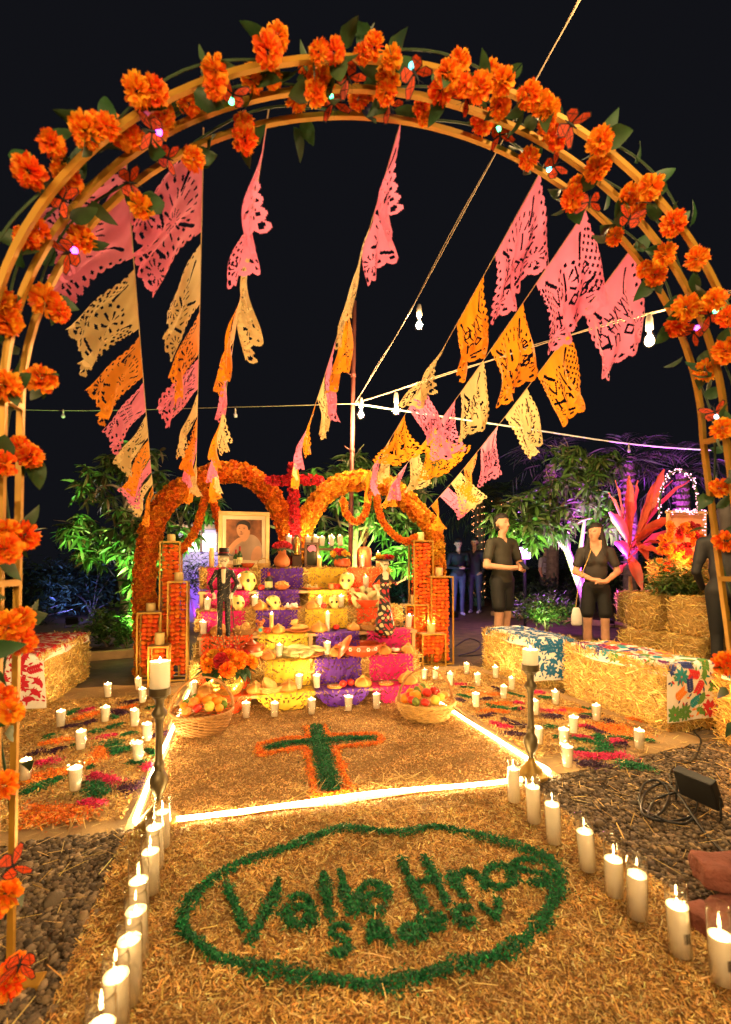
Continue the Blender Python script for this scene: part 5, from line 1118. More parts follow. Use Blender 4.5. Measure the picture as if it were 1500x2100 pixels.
# framed portrait
P0, P1 = AP(448, 1047, 2.84), AP(553, 1166, 2.84); fw = np.linalg.norm((P1 - P0)[:2]); z6 = TIER[6][1] + .004; fh = P0[2] - z6 - .0; ctr = (P0 + P1) / 2; ctr[2] = z6
pf = thing('framed_portrait', 'gilt framed photograph of a dark-haired man in a grey shirt, hand on chin', 'picture frame', ctr, AY); pf.rotation_euler = (R(-4), 0, AY)
m_frame = M('pale_gilt_frame', (.62, .42, .16), rough=.35, metal=.35, var=.2, scale=10); m_mat = M('cream_mount', (.78, .66, .42), rough=.8, var=.04)
fb = .042
for c_, s_ in (((0, 0, fb / 2), (fw, .03, fb)), ((0, 0, fh - fb / 2), (fw, .03, fb)), ((-fw / 2 + fb / 2, 0, fh / 2), (fb, .03, fh - 2 * fb)), ((fw / 2 - fb / 2, 0, fh / 2), (fb, .03, fh - 2 * fb))): mb = MB(); mb.box(c_, s_, bev=.006); mb.build('moulding', m_frame, pf)
mb = MB(); mb.box((0, .002, fh / 2), (fw - 2 * fb - .001, .012, fh - 2 * fb - .001)); mb.build('mount', m_mat, pf)
iw, ih = fw - 2 * fb - .07, fh - 2 * fb - .08; zc_ = fh / 2
def flatshape(name, pts, y, mat, parent): return obj(name, make_mesh(name, [((x - .5) * iw, y, zc_ + (z - .5) * ih) for x, z in pts], [tuple(range(len(pts)))], mat), parent)
m_pbg = M('print_brown', (.20, .075, .025), rough=.5, var=.9, scale=9); m_psk = M('print_skin', (.55, .27, .13), rough=.5, var=.12, scale=12); m_phr = M('print_hair', (.018, .012, .010), rough=.5); m_psh = M('print_shirt', (.36, .25, .17), rough=.5, var=.25, scale=6); m_pdk = M('print_shade', (.16, .06, .03), rough=.5)
pr = thing_ = obj('print', make_mesh('print', [((x - .5) * iw, -.006, zc_ + (z - .5) * ih) for x, z in ((0, 0), (1, 0), (1, 1), (0, 1))], [(0, 1, 2, 3)], m_pbg), pf)
curve = lambda pts, n=40: [tuple(q) for q in spline(pts, n, True)]
flatshape('printed_shirt', curve([(.06, 0), (.10, .25), (.28, .40), (.45, .50), (.62, .62), (.80, .60), (.95, .45), (1.0, .25), (.98, .0), (.5, -.0)]), -.0068, m_psh, pr)
flatshape('printed_arm', curve([(.70, .0), (.74, .22), (.86, .34), (.97, .30), (.99, .1), (.9, .0)]), -.0072, m_psk, pr)
flatshape('printed_neck', curve([(.40, .52), (.50, .45), (.62, .55), (.66, .72), (.5, .72)]), -.0071, m_psk, pr)
flatshape('printed_face', curve([(.30, .80), (.31, .66), (.38, .57), (.50, .57), (.61, .66), (.65, .78), (.60, .90), (.44, .93)]), -.0076, m_psk, pr)
flatshape('printed_hair', curve([(.28, .80), (.32, .86), (.45, .88), (.58, .84), (.62, .74), (.68, .80), (.64, .93), (.50, .985), (.36, .95), (.29, .88)]), -.0080, m_phr, pr)
flatshape('printed_hand', curve([(.02, .20), (.12, .36), (.30, .52), (.44, .56), (.50, .50), (.40, .43), (.26, .32), (.14, .12)]), -.0084, m_psk, pr)
for q in ([(.335, .775), (.37, .785), (.40, .775), (.37, .768)], [(.46, .77), (.50, .782), (.54, .77), (.5, .763)], [(.33, .805), (.37, .818), (.41, .808), (.37, .81)], [(.45, .80), (.50, .815), (.56, .80), (.5, .806)], [(.37, .632), (.42, .645), (.48, .632), (.42, .622)], [(.36, .66), (.43, .673), (.50, .66), (.43, .655)], [(.40, .72), (.405, .69), (.43, .682), (.44, .69)]): flatshape('printed_feature', q, -.0088, m_phr if q[0][1] > .7 else m_pdk, pr)
# small mirror frame with a pink paper shape, and the saint niche
p = place('mirror_frame', 'small dark wooden frame with a pink paper cutout on its glass', 'frame', 639, 6, .10, rz=.0); w_, h_ = .15, .26
for c_, s_ in (((0, 0, .012), (w_, .024, .024)), ((0, 0, h_ - .012), (w_, .024, .024)), ((-w_ / 2 + .012, 0, h_ / 2), (.024, .024, h_ - .048)), ((w_ / 2 - .012, 0, h_ / 2), (.024, .024, h_ - .048))): mb = MB(); mb.box(c_, s_, bev=.003); mb.build('moulding', m_dw, p)
mb = MB(); mb.box((0, .004, h_ / 2), (w_ - .05, .006, h_ - .05)); mb.build('mirror_glass', M('dark_mirror', (.03, .03, .02), rough=.08, spec=.8), p)
o_ = obj('paper_cutout', make_mesh('paper_cutout', [(x, -.0135, z) for x, z in [tuple(q) for q in spline([(-.045, .19), (-.02, .225), (.02, .23), (.045, .20), (.04, .165), (.01, .175), (-.015, .16)], 24, True)]], [tuple(range(24))], PAPER['pink']), p)
n = place('saint_niche', 'small gilt saint figure in a pointed niche at the cross foot', 'niche', 609, 6, .20, rz=0); mb = MB(); mb.add(*(lambda q: ([(x, .0, z) for x, z in q] + [(x, .03, z) for x, z in q], [tuple(range(len(q)))] + [tuple(range(len(q), 2 * len(q)))[::-1]] + [(i, (i + 1) % len(q), (i + 1) % len(q) + len(q), i + len(q)) for i in range(len(q))]))([(-.045, .0), (.045, 0), (.048, .14), (.03, .2), (0, .225), (-.03, .2), (-.048, .14)])); mb.build('backboard', m_dw, n); n.location.z += .12
mb = MB(); mb.lathe([(.03, 0), (.034, .02), (.026, .10), (.018, .13), (.012, .14), (.017, .155), (.016, .175), (0, .19)], 14, (0, -.02, .01)); mb.build('saint', m_gilt, n, True)
for a in np.linspace(.3, 2.84, 11): mb = MB(); mb.sweep([(.02 * math.cos(a), -.004, .10 + .05 * math.sin(a)), (.042 * math.cos(a), -.004, .10 + .10 * math.sin(a))], .002, 4); mb.build('ray', m_gilt, n)
mb = MB(); mb.box((0, .01, -.06), (.09, .06, .118)); mb.build('plinth', m_dw, n)

# ------------------------------------------------------------------ the two skeleton dolls
def doll(label, px, H, woman):
    o = on_tier(px, 3, -.03 if not woman else .0); o[2] = TIER[3][1] + .006; d = thing('skeleton_doll', label, 'doll', o, AY + (.15 if woman else -.1), 'skeleton dolls'); k = H
    bone = (.78, .66, .45); blk = (.012, .011, .012); red = (.5, .02, .02)
    if not woman:
        P = [limb((-.045 * k, 0, .0 * k + .012), (-.04 * k, 0, .46 * k), .026 * k, .036 * k, blk), limb((.05 * k, 0, .012), (.04 * k, 0, .46 * k), .026 * k, .036 * k, blk), limb((-.05 * k, -.04 * k, .012), (-.045 * k, .01 * k, .012), .02 * k, .022 * k, blk), limb((.055 * k, -.04 * k, .012), (.05 * k, .01 * k, .012), .02 * k, .022 * k, blk),
             limb((0, 0, .46 * k), (0, 0, .72 * k), .058 * k, .062 * k, blk, k=(1.25, .8, 1)), limb((0, -.048 * k, .62 * k), (0, -.05 * k, .76 * k), .014 * k, .022 * k, bone), limb((0, 0, .74 * k), (0, 0, .80 * k), .02 * k, .018 * k, bone)]
        for s in (-1, 1): P += [limb((s * .085 * k, 0, .73 * k), (s * .15 * k, -.02 * k, .60 * k), .026 * k, .022 * k, blk), limb((s * .15 * k, -.02 * k, .60 * k), (s * .11 * k, -.09 * k, .50 * k), .022 * k, .018 * k, blk), limb((s * .11 * k, -.09 * k, .50 * k), (s * .09 * k, -.11 * k, .47 * k), .014 * k, .012 * k, bone)] + [limb((s * .09 * k, -.11 * k, .47 * k), ((s * .09 + (f - 1.5) * .012) * k, -.125 * k, .435 * k), .006 * k, .005 * k, bone) for f in range(4)]
    else:
        P = [limb((0, 0, .04 * k), (0, 0, .25 * k), .145 * k, .09 * k, blk, k=(1, .85, 1)), limb((0, 0, .2 * k), (0, 0, .56 * k), .095 * k, .05 * k, blk, k=(1, .85, 1)), limb((0, 0, .52 * k), (0, 0, .70 * k), .046 * k, .055 * k, blk, k=(1.25, .85, 1)), limb((0, -.03 * k, .68 * k), (0, -.03 * k, .74 * k), .03 * k, .03 * k, bone, k=(1.3, .7, 1)), limb((0, 0, .74 * k), (0, 0, .80 * k), .016 * k, .016 * k, bone)]
        for s in (-1, 1): P += [limb((s * .075 * k, 0, .70 * k), (s * .16 * k, -.01 * k, .60 * k), .022 * k, .018 * k, blk), limb((s * .16 * k, -.01 * k, .60 * k), (s * (.26 if s > 0 else .12) * k, -.06 * k, (.66 if s > 0 else .50) * k), .014 * k, .012 * k, bone)] + [limb((s * (.26 if s > 0 else .12) * k, -.06 * k, (.66 if s > 0 else .50) * k), ((s * (.28 if s > 0 else .12) + (f - 1.5) * .012) * k, -.08 * k, (.70 if s > 0 else .46) * k), .006 * k, .005 * k, bone) for f in range(4)]
    P += [limb((0, -.005 * k, .875 * k), (0, .01 * k, .88 * k), .056 * k, .054 * k, bone), limb((0, -.025 * k, .84 * k), (0, -.022 * k, .81 * k), .034 * k, .026 * k, bone)]
    P += [limb((s * .022 * k, -.056 * k, .868 * k), (s * .022 * k, -.05 * k, .868 * k), .017 * k, .015 * k, blk, cut=True, bias=-.002) for s in (-1, 1)] + [limb((0, -.066 * k, .845 * k), (0, -.06 * k, .85 * k), .007 * k, .006 * k, blk, cut=True, bias=-.001)]
    def colr(V, col, tg, pr):
        if woman:
            m = (V[:, 2] < .62 * k) & (col[:, 0] < .05); f = np.sin(V[:, 0] * 71 + 3 * np.sin(V[:, 2] * 23)) * np.sin(V[:, 2] * 62 + 2 * np.sin(V[:, 0] * 37)) * np.sin((V[:, 1] - V[:, 2]) * 48 + 1); col[m & (f > .28)] = (.55, .03, .03); col[m & (f < -.30)] = (.6, .5, .25)
        else:
            m = (col[:, 0] < .05) & (V[:, 2] > .05); f = np.sin(V[:, 0] * 290 + 2 * np.sin(V[:, 2] * 90)) * np.sin(V[:, 2] * 270 + V[:, 0] * 120); col[m & (f > .88)] = (.45, .36, .2)
        return col
    obj('figure', body_mesh('figure', P, .0055, M('doll_paint', (.5, .5, .5), rough=.45, attr=True, var=.05), colr, ksm=.012 * k + .004, smooth_it=1), d)
    mb = MB()
    if not woman: mb.lathe([(.105 * k, .915 * k), (.108 * k, .922 * k), (.07 * k, .93 * k), (.06 * k, .945 * k), (.056 * k, 1.0 * k), (.05 * k, 1.005 * k), (0, 1.005 * k)], 22); mb.tube([(.0615 * k, .936 * k), (.0605 * k, .955 * k)], 22, m=1)
    else: mb.lathe([(.15 * k, .905 * k), (.155 * k, .915 * k), (.08 * k, .935 * k), (.06 * k, .955 * k), (.045 * k, .975 * k), (0, .98 * k)], 26, wob=.04)
    mb.build('hat', [m_black, m_foil], d, True)
    if woman:
        for a in np.linspace(2.2, 6.0, 9): obj('hat_flower', random.choice(RED + BLOOM_Y), d, (.085 * k * math.cos(a), .085 * k * math.sin(a), .945 * k), face_dir(np.array([math.cos(a), math.sin(a), .8])), .03)
    else:
        mb = MB(); mb.box((0, -.07 * k, .775 * k), (.05 * k, .012 * k, .022 * k)); mb.build('bow_tie', m_foil, d); mb = MB(); mb.rod((.10 * k, -.12 * k, .44 * k), (.14 * k, -.13 * k, .012), .006 * k, 6); mb.build('cane', m_dw, d)
doll('skeleton doll man in black suit and top hat at the altar', 459, .725, False)
doll('skeleton doll woman in flowered black gown and wide hat', 789, .69, True)
# ------------------------------------------------------------------ hay bale benches with embroidered cloths
m_cloth = M('white_cotton', (.76, .72, .64), rough=.9, var=.05, scale=40, bump=.15, bscale=400)
def thread(name, c): return M(name, c, rough=.8, var=.12, scale=60, bump=.2, bscale=300)
T_BLUE, T_RED = thread('blue_thread', (.012, .12, .26)), thread('red_thread', (.50, .012, .03))
T_MULTI = [thread('crimson_thread', (.55, .03, .04)), thread('orange_thread', (.80, .25, .03)), thread('teal_thread', (.02, .25, .30)), thread('navy_thread', (.03, .05, .22)), thread('plum_thread', (.15, .02, .12)), thread('leaf_thread', (.10, .25, .05))]
def cloth_on(label, root_c, rz, L, H, wid, drop, mats, seed, start=.04, yoff=0.0, clear=.028):
    r = np.random.default_rng(seed); c = thing('embroidered_cloth', label, 'cloth', root_c, rz, 'embroidered cloths on the bales'); top = L - start; tot = top + drop
    def S(s, w, e=0.0):
        s_ = np.asarray(s, float); w = np.asarray(w, float); k = np.clip((s_ - top) / .05, 0, 1); wob = .006 * np.sin(s_ * 11 + w * 9 + seed) + .004 * np.sin(w * 30 + s_ * 5)
        x = L / 2 - start - np.minimum(s_, top) - .02 * k - e * k - (np.maximum(s_ - top, 0) > 0) * (.012 * np.sin(w * 14 + seed) * np.clip((s_ - top) * 4, 0, 1) + .012)
        z = H + clear + wob * (1 - k) + e * (1 - k) - np.maximum(s_ - top, 0) - .02 * np.clip(np.abs(w - yoff) / (wid / 2) - .55, 0, 1) * (1 - k)
        ex = np.maximum(np.abs(w) - .205, 0) * (1 - k); z = z - ex * 1.15; w = np.where(k < 1, np.sign(w) * (np.minimum(np.abs(w), .205) + .32 * ex + np.where(ex > 0, .012, 0)), w)
        y = w + .012 * np.sin(s_ * 7 + seed) + .02 * np.clip((s_ - top), 0, 1) * np.sin(seed)
        return np.stack(np.broadcast_arrays(x, y, z), -1)
    nx, ny = 60, 16; ss, ww = np.meshgrid(np.linspace(0, tot, nx + 1), np.linspace(-wid / 2, wid / 2, ny + 1) + yoff, indexing='ij'); V, F = grid_from_mask(S(ss, ww), np.ones((nx, ny), bool)); obj('cotton', make_mesh('cotton', V, F, m_cloth, smooth=True), c)
    B = [MB() for _ in mats]
    def petal(p, a, ln, wd, mi):
        n = 7; V = []; d = np.array([math.cos(a), math.sin(a)]); q = np.array([-d[1], d[0]])
        for i in range(n + 1):
            t = i / n; w = wd / 2 * math.sin(math.pi * min(max(t, .03), .97)) ** .7
            for e in (-1, 1):
                u = p + d * ln * t + q * w * e
                V.append((np.clip(u[0], .005, tot - .005), np.clip(u[1], -wid / 2 + yoff + .006, wid / 2 + yoff - .006)))
        V = np.array(V); W = S(V[:, 0], V[:, 1], .0035); B[mi].add(W, [(2 * i, 2 * i + 1, 2 * i + 3, 2 * i + 2) for i in range(n)])
    pts = []
    for _ in range(900):
        p = np.array([r.uniform(.05, tot - .05), r.uniform(-wid / 2 + .04, wid / 2 - .04) + yoff])
        if all(np.hypot(*(p - q)) > .078 for q in pts): pts.append(p)
    for i, p in enumerate(pts):
        kind = i % 3; mi = int(r.integers(len(mats))); a0 = r.uniform(0, 6.28); mi2 = int(r.integers(len(mats)))
        if kind == 0:
            for k in range(9): petal(p + .008 * np.array([math.cos(a0 + k * .698), math.sin(a0 + k * .698)]), a0 + k * .698, .058, .026, mi)
            petal(p - np.array([.006, 0]), 0, .012, .012, mi2)
        elif kind == 1:
            for k in range(6):
                t = k * .016; b = p + t * np.array([math.cos(a0), math.sin(a0)]) - .04 * np.array([math.cos(a0), math.sin(a0)])
                for s in (-1, 1): petal(b, a0 + s * .9, .040, .017, mi)
            petal(p - .045 * np.array([math.cos(a0), math.sin(a0)]), a0, .11, .005, mi)
        else:                                                # a small bird or hare: body, tail, legs
            petal(p - .035 * np.array([math.cos(a0), math.sin(a0)]), a0, .085, .046, mi); petal(p + .03 * np.array([math.cos(a0), math.sin(a0)]), a0 + .6, .035, .020, mi); petal(p - .03 * np.array([math.cos(a0), math.sin(a0)]), a0 + 2.6, .05, .014, mi2); petal(p, a0 - 1.6, .035, .008, mi); petal(p - .015 * np.array([math.cos(a0), math.sin(a0)]), a0 - 1.7, .035, .008, mi); petal(p, a0 + 1.9, .05, .016, mi2)
    for _ in range(int(260 * tot)):                          # tiny filling leaves
        p = np.array([r.uniform(.02, tot - .02), r.uniform(-wid / 2 + .02, wid / 2 - .02) + yoff])
        if all(np.hypot(*(p - q)) > .05 for q in pts): petal(p, r.uniform(0, 6.28), r.uniform(.022, .038), .014, int(r.integers(len(mats))))
    for b, m in zip(B, mats):
        if b.v: tag(b.build('embroidery', m, c), kind='stuff')
BH = .44
BIG = bale_mesh(.92, .44, BH, 9000, 21); BIG2 = bale_mesh(1.02, .45, BH, 10500, 22, (.05, .2)); BIG3 = bale_mesh(1.25, .44, BH, 10500, 23)
RZ = AY + math.pi / 2      # bale length runs away from the viewer; its near end is at local -x
def bench(label, u0, u1, v0, v1, me, L, W, rot=0.0):
    c = AL((u0 + u1) / 2, (v0 + v1) / 2, 0); bale(label, c, RZ + rot, me, (L, W, BH)); return c
c = bench('hay bale bench under the blue embroidered cloth', 2.0, 2.44, 1.68, 2.60, BIG, .92, .44); cloth_on('white cloth with blue embroidered animals and flowers on a bale', c, RZ, .92, BH, .50, .38, [T_BLUE], 3, yoff=.02)
c = bench('hay bale bench under the multicoloured embroidered cloth', 2.19, 2.64, .44, 1.46, BIG2, 1.02, .45, .03); cloth_on('white cloth with multicoloured embroidery on a bale beside the blue one', c, RZ + .03, 1.02, BH, .50, .38, T_MULTI, 5, yoff=.02)
c = bench('hay bale bench cut off by the picture edge, near the black cables', 2.36, 2.80, -.72, .22, BIG, .92, .44, -.06); cloth_on('white cloth with teal embroidery on the bale by the cables', c, RZ - .06, .92, BH, .48, .3, [T_MULTI[2], T_BLUE], 8, yoff=.0)
c = bench('long hay bale bench under the red embroidered cloth', -2.52, -2.08, 2.0, 3.25, BIG3, 1.25, .44); cloth_on('white cloth with red embroidered animals and flowers on a bale', c, RZ, 1.25, BH, .54, .42, [T_RED], 12, yoff=-.0)

# ------------------------------------------------------------------ stacked bales, wreath and the glowing altar behind the woman
def dl(px, py, d): return D(px, py, d)
m_stone = M('path_kerb', (.20, .16, .12), rough=.9, var=.3, scale=12, bump=.4)
ST = bale_mesh(.92, .45, .40, 2600, 31)
for i, (px, d, z, rz) in enumerate([(1360, 5.7, 0, .2), (1455, 5.2, 0, .1), (1380, 5.75, .40, -.1), (1465, 5.3, .40, .25), (1350, 6.3, .40, .1), (1420, 5.9, .80, .15)]):
    p = D(px, 1160, d); p[2] = z; bale(f'hay bale in the stack behind the woman, {["bottom, nearest the red plant", "bottom, nearest the picture edge", "middle, beneath the fern", "middle, by the dark figure", "middle, far side", "topmost, under the orange glow"][i]}', p, rz + .2, ST, (.92, .45, .40))
# ------------------------------------------------------------------ trees and plants
m_fol = M('foliage', (.06, .12, .03), rough=.4, var=.25, scale=8, attr=True, trans=.3)
def leaf_tpl(L, W, droop, n=4, fold=.25):
    V = []; F = []
    for i in range(n + 1):
        t = i / n; w = W / 2 * (math.sin(math.pi * min(max(t, .04), .985) ** .8)); z = -droop * L * t * t; V += [(-w, L * t, z + fold * w), (0, L * t, z), (w, L * t, z + fold * w)]
    for i in range(n): b = 3 * i; F += [(b, b + 1, b + 4, b + 3), (b + 1, b + 2, b + 5, b + 4)]
    return np.array(V), np.array(F)
def leaves_mesh(name, pos, yaw, pitch, size, tpl, base, vv=.3, mat=None):
    V0, F0 = tpl; n = len(pos); P = V0[None] * size[:, None, None]; roll = rng.normal(0, .5, n)
    x, y, z = P[..., 0], P[..., 1], P[..., 2]; cr, sr = np.cos(roll)[:, None], np.sin(roll)[:, None]; x, z = x * cr + z * sr, z * cr - x * sr
    cp, sp = np.cos(pitch)[:, None], np.sin(pitch)[:, None]; y, z = y * cp - z * sp, y * sp + z * cp
    cy, sy = np.cos(yaw)[:, None], np.sin(yaw)[:, None]; x, y = x * cy - y * sy, x * sy + y * cy
    V = np.stack([x, y, z], -1) + pos[:, None]; F = (F0[None] + (np.arange(n) * len(V0))[:, None, None]).reshape(-1, 4)
    c = np.array(base)[rng.integers(0, len(base), n)] * np.exp(rng.normal(0, vv, n))[:, None]
    return make_mesh(name, V.reshape(-1, 3), F, mat or m_fol, smooth=True, col=np.repeat(np.clip(c, .003, .6), len(V0), 0))
MANGO = leaf_tpl(.20, .046, .35, 5)
FG = [(.055, .13, .025), (.075, .15, .035), (.04, .09, .02), (.09, .16, .04), (.11, .13, .05)]
def tree(label, base, blobs, trunk_pts, n_whorl, leaf=MANGO, cols=FG, lsize=(.7, 1.2), per=(8, 14), tmat=m_bark, trunk_r=(.06, .03)):
    o = np.array(base, float); t = thing('leafy_tree', label, 'tree', o); mb = MB(); tips = []
    P = spline([np.array(p) for p in trunk_pts], 14); mb.sweep(P - o, np.linspace(trunk_r[0], trunk_r[1], len(P)), 9); mb.build('trunk', tmat, t, True); top = P[-1]
    W = np.array([b[3] for b in blobs]); W = W / W.sum(); pos, yaw, pit, sz = [], [], [], []
    lim = MB()
    for b in blobs:
        a = P[int(len(P) * random.uniform(.45, .95))]; c = np.array(b[0]); q = spline([a, a * .5 + c * .5 + np.array([random.gauss(0, .08), random.gauss(0, .08), .08]), c], 8); lim.sweep(q - o, np.linspace(trunk_r[1] * .8, .008, len(q)), 6)
        for _ in range(5):
            e = c + np.array([random.gauss(0, .6) * b[1], random.gauss(0, .6) * b[1], random.gauss(.1, .5) * b[2]]); lim.sweep(np.array([c, (c + e) / 2 + [0, 0, .04], e]) - o, [.008, .006, .003], 5)
    lim.build('limbs', tmat, t, True)
    for _ in range(n_whorl):
        b = blobs[rng.choice(len(blobs), p=W)]; d = rng.normal(0, 1, 3); d /= np.linalg.norm(d); r = rng.uniform(.55, 1.05); c = np.array(b[0]) + d * r * np.array([b[1], b[1], b[2]]) - o; k = int(rng.integers(*per)); a0 = rng.uniform(0, 6.28)
        for j in range(k): pos.append(c + rng.normal(0, .012, 3)); yaw.append(a0 + j * 2.4 + rng.normal(0, .3)); pit.append(rng.uniform(-1.15, .45)); sz.append(rng.uniform(*lsize))
    obj('crown', leaves_mesh('crown', np.array(pos), np.array(yaw), np.array(pit), np.array(sz), leaf, cols), t)
    return t
def blob(px, py, d, rx, rz, w=1.0): return (D(px, py, d), rx, rz, w)
def gp(px, d): p = D(px, 1160, d); p[2] = 0; return p
m_white_trunk = M('pale_bark', (.24, .19, .14), rough=.85, var=.25, scale=12, bump=.5)
tree('mango tree with drooping leaves beside the red-cloth bale, uplit green', gp(256, 7.3), [blob(200, 1000, 7.2, .32, .3), blob(290, 940, 7.3, .3, .22), blob(170, 1085, 7.0, .3, .22), blob(250, 1080, 7.0, .35, .3, 1.4), blob(330, 1000, 7.3, .3, .3), blob(240, 960, 7.4, .25, .2), blob(290, 1130, 6.9, .3, .3, 1.3), blob(200, 1130, 7.1, .28, .2), blob(370, 1080, 7.1, .3, .35), blob(275, 1200, 6.9, .16, .3, .5), blob(325, 1130, 6.8, .2, .3)],
     [gp(256, 7.3), D(258, 1240, 7.3), D(250, 1160, 7.25), D(262, 1080, 7.2), D(270, 1000, 7.3)], 240, tmat=m_white_trunk, trunk_r=(.09, .04), cols=FG + [(.16, .12, .05)])
tree('mango tree with glossy leaves directly behind the altar', gp(735, 7.6), [blob(660, 980, 7.6, .3, .25), blob(720, 955, 7.8, .3, .2), blob(640, 1060, 7.4, .3, .3), blob(720, 1040, 7.4, .35, .3, 1.3), blob(800, 980, 7.6, .3, .3), blob(850, 1010, 7.7, .25, .3), blob(800, 1070, 7.3, .3, .3), blob(860, 1090, 7.4, .28, .3), blob(690, 1110, 7.3, .25, .25), blob(420, 1040, 7.4, .3, .25), blob(830, 1140, 7.2, .3, .25), blob(880, 960, 7.9, .2, .3, .6)],
     [gp(735, 7.6), D(730, 1200, 7.6), D(728, 1120, 7.5), D(735, 1030, 7.5)], 260, tmat=m_bark, trunk_r=(.08, .035))
tree('mango tree with a pale forked trunk between the man and woman', gp(1205, 7.4), [blob(1060, 1040, 7.2, .32, .25), blob(1130, 1000, 7.2, .3, .25), blob(1200, 960, 7.4, .32, .22), blob(1250, 950, 7.6, .25, .2), blob(1200, 1020, 7.1, .3, .22, 1.2), blob(1090, 1090, 7.0, .3, .2), blob(1150, 1070, 7.0, .3, .22, 1.2), blob(1240, 1060, 7.2, .25, .3), blob(1030, 1070, 7.3, .2, .2, .6), blob(1170, 930, 7.5, .3, .2)],
     [gp(1205, 7.4), D(1198, 1230, 7.4), D(1175, 1160, 7.3), D(1150, 1090, 7.2), D(1140, 1050, 7.2)], 260, tmat=m_white_trunk, trunk_r=(.07, .035))
mb = MB(); mb.sweep(spline([D(1185, 1180, 7.35), D(1192, 1120, 7.3), D(1200, 1060, 7.2)], 8), np.linspace(.045, .02, 9), 8); mb.sweep(spline([D(1192, 1210, 7.4), D(1215, 1130, 7.35), D(1235, 1060, 7.3)], 8), np.linspace(.045, .02, 9), 8)
fo = mb.build('fork', m_white_trunk, None, True); fo.parent = [o for o in bpy.data.objects if o.get('label', '').startswith('mango tree with a pale forked')][0]; fo.matrix_parent_inverse = Matrix.Translation(-Vector(fo.parent.location))
# broad-leaved red plant
m_red_leaf = M('broad_leaf', (.48, .075, .04), rough=.38, var=.4, scale=5, trans=.3)
pl = thing('banana_plant', 'broad-leaved plant with upright reddish leaves behind the woman', 'plant', gp(1292, 6.3)); o = gp(1292, 6.3)
for k in range(4): mb = MB(); q = np.array([random.gauss(0, .05), random.gauss(0, .05), 0]); mb.sweep([q, q * .6 + [0, 0, .35], [0, 0, .85 + .05 * k]], [.04, .036, .02], 8); mb.build('stalk', M('stalk', (.30, .24, .10), rough=.7, var=.4, scale=10), pl, True)
def broad(px, py, W, base_px=(1293, 1130), d=6.3):
    a = D(base_px[0] + random.uniform(-8, 8), base_px[1] + random.uniform(-25, 30), 6.3) - o; b = D(px, py, d) - o; n = 10; V = []; F = []; ax = b - a; L = np.linalg.norm(ax); _, s, u = ortho(ax); an = random.uniform(-.7, .7); s, u = s * math.cos(an) + u * math.sin(an), u * math.cos(an) - s * math.sin(an)
    for i in range(n + 1):
        t = i / n; w = W / 2 * math.sin(math.pi * min(max(t, .02), .985) ** 1.25) + .006; c = a + ax * t + np.array([0, 0, .10 * L * math.sin(math.pi * t)])
        for e in (-1, -.5, 0, .5, 1): V.append(c + s * w * e + u * w * abs(e) * .35 + u * .012 * math.sin(i * 2.2 + e * 3) * abs(e))
    for i in range(n):
        for j in range(4): F.append((i * 5 + j, i * 5 + j + 1, i * 5 + j + 6, i * 5 + j + 5))
    obj('leaf', make_mesh('leaf', V, F, m_red_leaf, smooth=True), pl)
for x, y, w, d in [(1262, 985, .14, 6.4), (1290, 975, .13, 6.3), (1308, 985, .10, 6.4), (1362, 962, .20, 6.2), (1380, 985, .10, 6.4), (1415, 985, .10, 6.1), (1340, 1010, .15, 6.0), (1248, 1010, .12, 6.2), (1385, 1060, .14, 5.9), (1400, 1090, .15, 6.0), (1390, 1120, .14, 5.9), (1350, 1080, .14, 6.0), (1250, 1050, .12, 6.1), (1262, 1110, .12, 6.0), (1330, 1150, .10, 6.0), (1270, 1180, .12, 5.95), (1318, 1210, .12, 6.0), (1360, 1140, .12, 5.8)]: broad(x, y, w, d=d)
# shrubs, ferns and dark planting behind
SHR = leaf_tpl(.085, .03, .2, 3)
def shrub(label, px, py, d, rx, ry, rz, n, cols=FG, tpl=SHR, size=(.7, 1.3), name='shrub', z0=None):
    o = gp(px, d); t = thing(name, label, 'shrub', o); c = D(px, py, d); cz = c[2] if z0 is None else z0
    d_ = rng.normal(0, 1, (n, 3)); d_ /= np.linalg.norm(d_, axis=1)[:, None]; r = rng.uniform(.35, 1.05, n)[:, None]; lump = 1 + .25 * np.sin(d_ @ np.array([4, 5, 6.0]))[:, None]; pos = d_ * r * lump * np.array([rx, ry, rz]) + np.array([0, 0, cz]); pos[:, 2] = np.maximum(pos[:, 2], .03)
    obj('foliage', leaves_mesh('foliage', pos, rng.uniform(0, 6.28, n), rng.uniform(-.6, 1.0, n), rng.uniform(*size, n), tpl, cols), t)
    mb = MB()
    for _ in range(6): e = pos[rng.integers(n)] * .8; mb.sweep([(0, 0, 0), e * [.4, .4, .6], e], [.014, .01, .004], 5)
    mb.build('stems', m_bark, t)
shrub('small round shrub at the foot of the uplit mango tree', 222, 1285, 6.9, .33, .3, .28, 900); shrub('low leafy shrub beside the pale trunk, near the gold stands', 262, 1290, 6.5, .22, .2, .22, 500)
shrub('low shrub with bright pale leaves at the man feet, lit from within', 1120, 1250, 8.0, .5, .4, .25, 1500, FG + [(.2, .22, .08)]); shrub('green fern bush resting on the bale stack', 1390, 1195, 5.5, .28, .25, .24, 1300, FG, leaf_tpl(.10, .018, .3, 3))
shrub('feathery dark shrub standing before the violet pavilion wall', 405, 1180, 9.0, .42, .3, .42, 700, [(.03, .05, .02)], leaf_tpl(.12, .02, .2, 3))
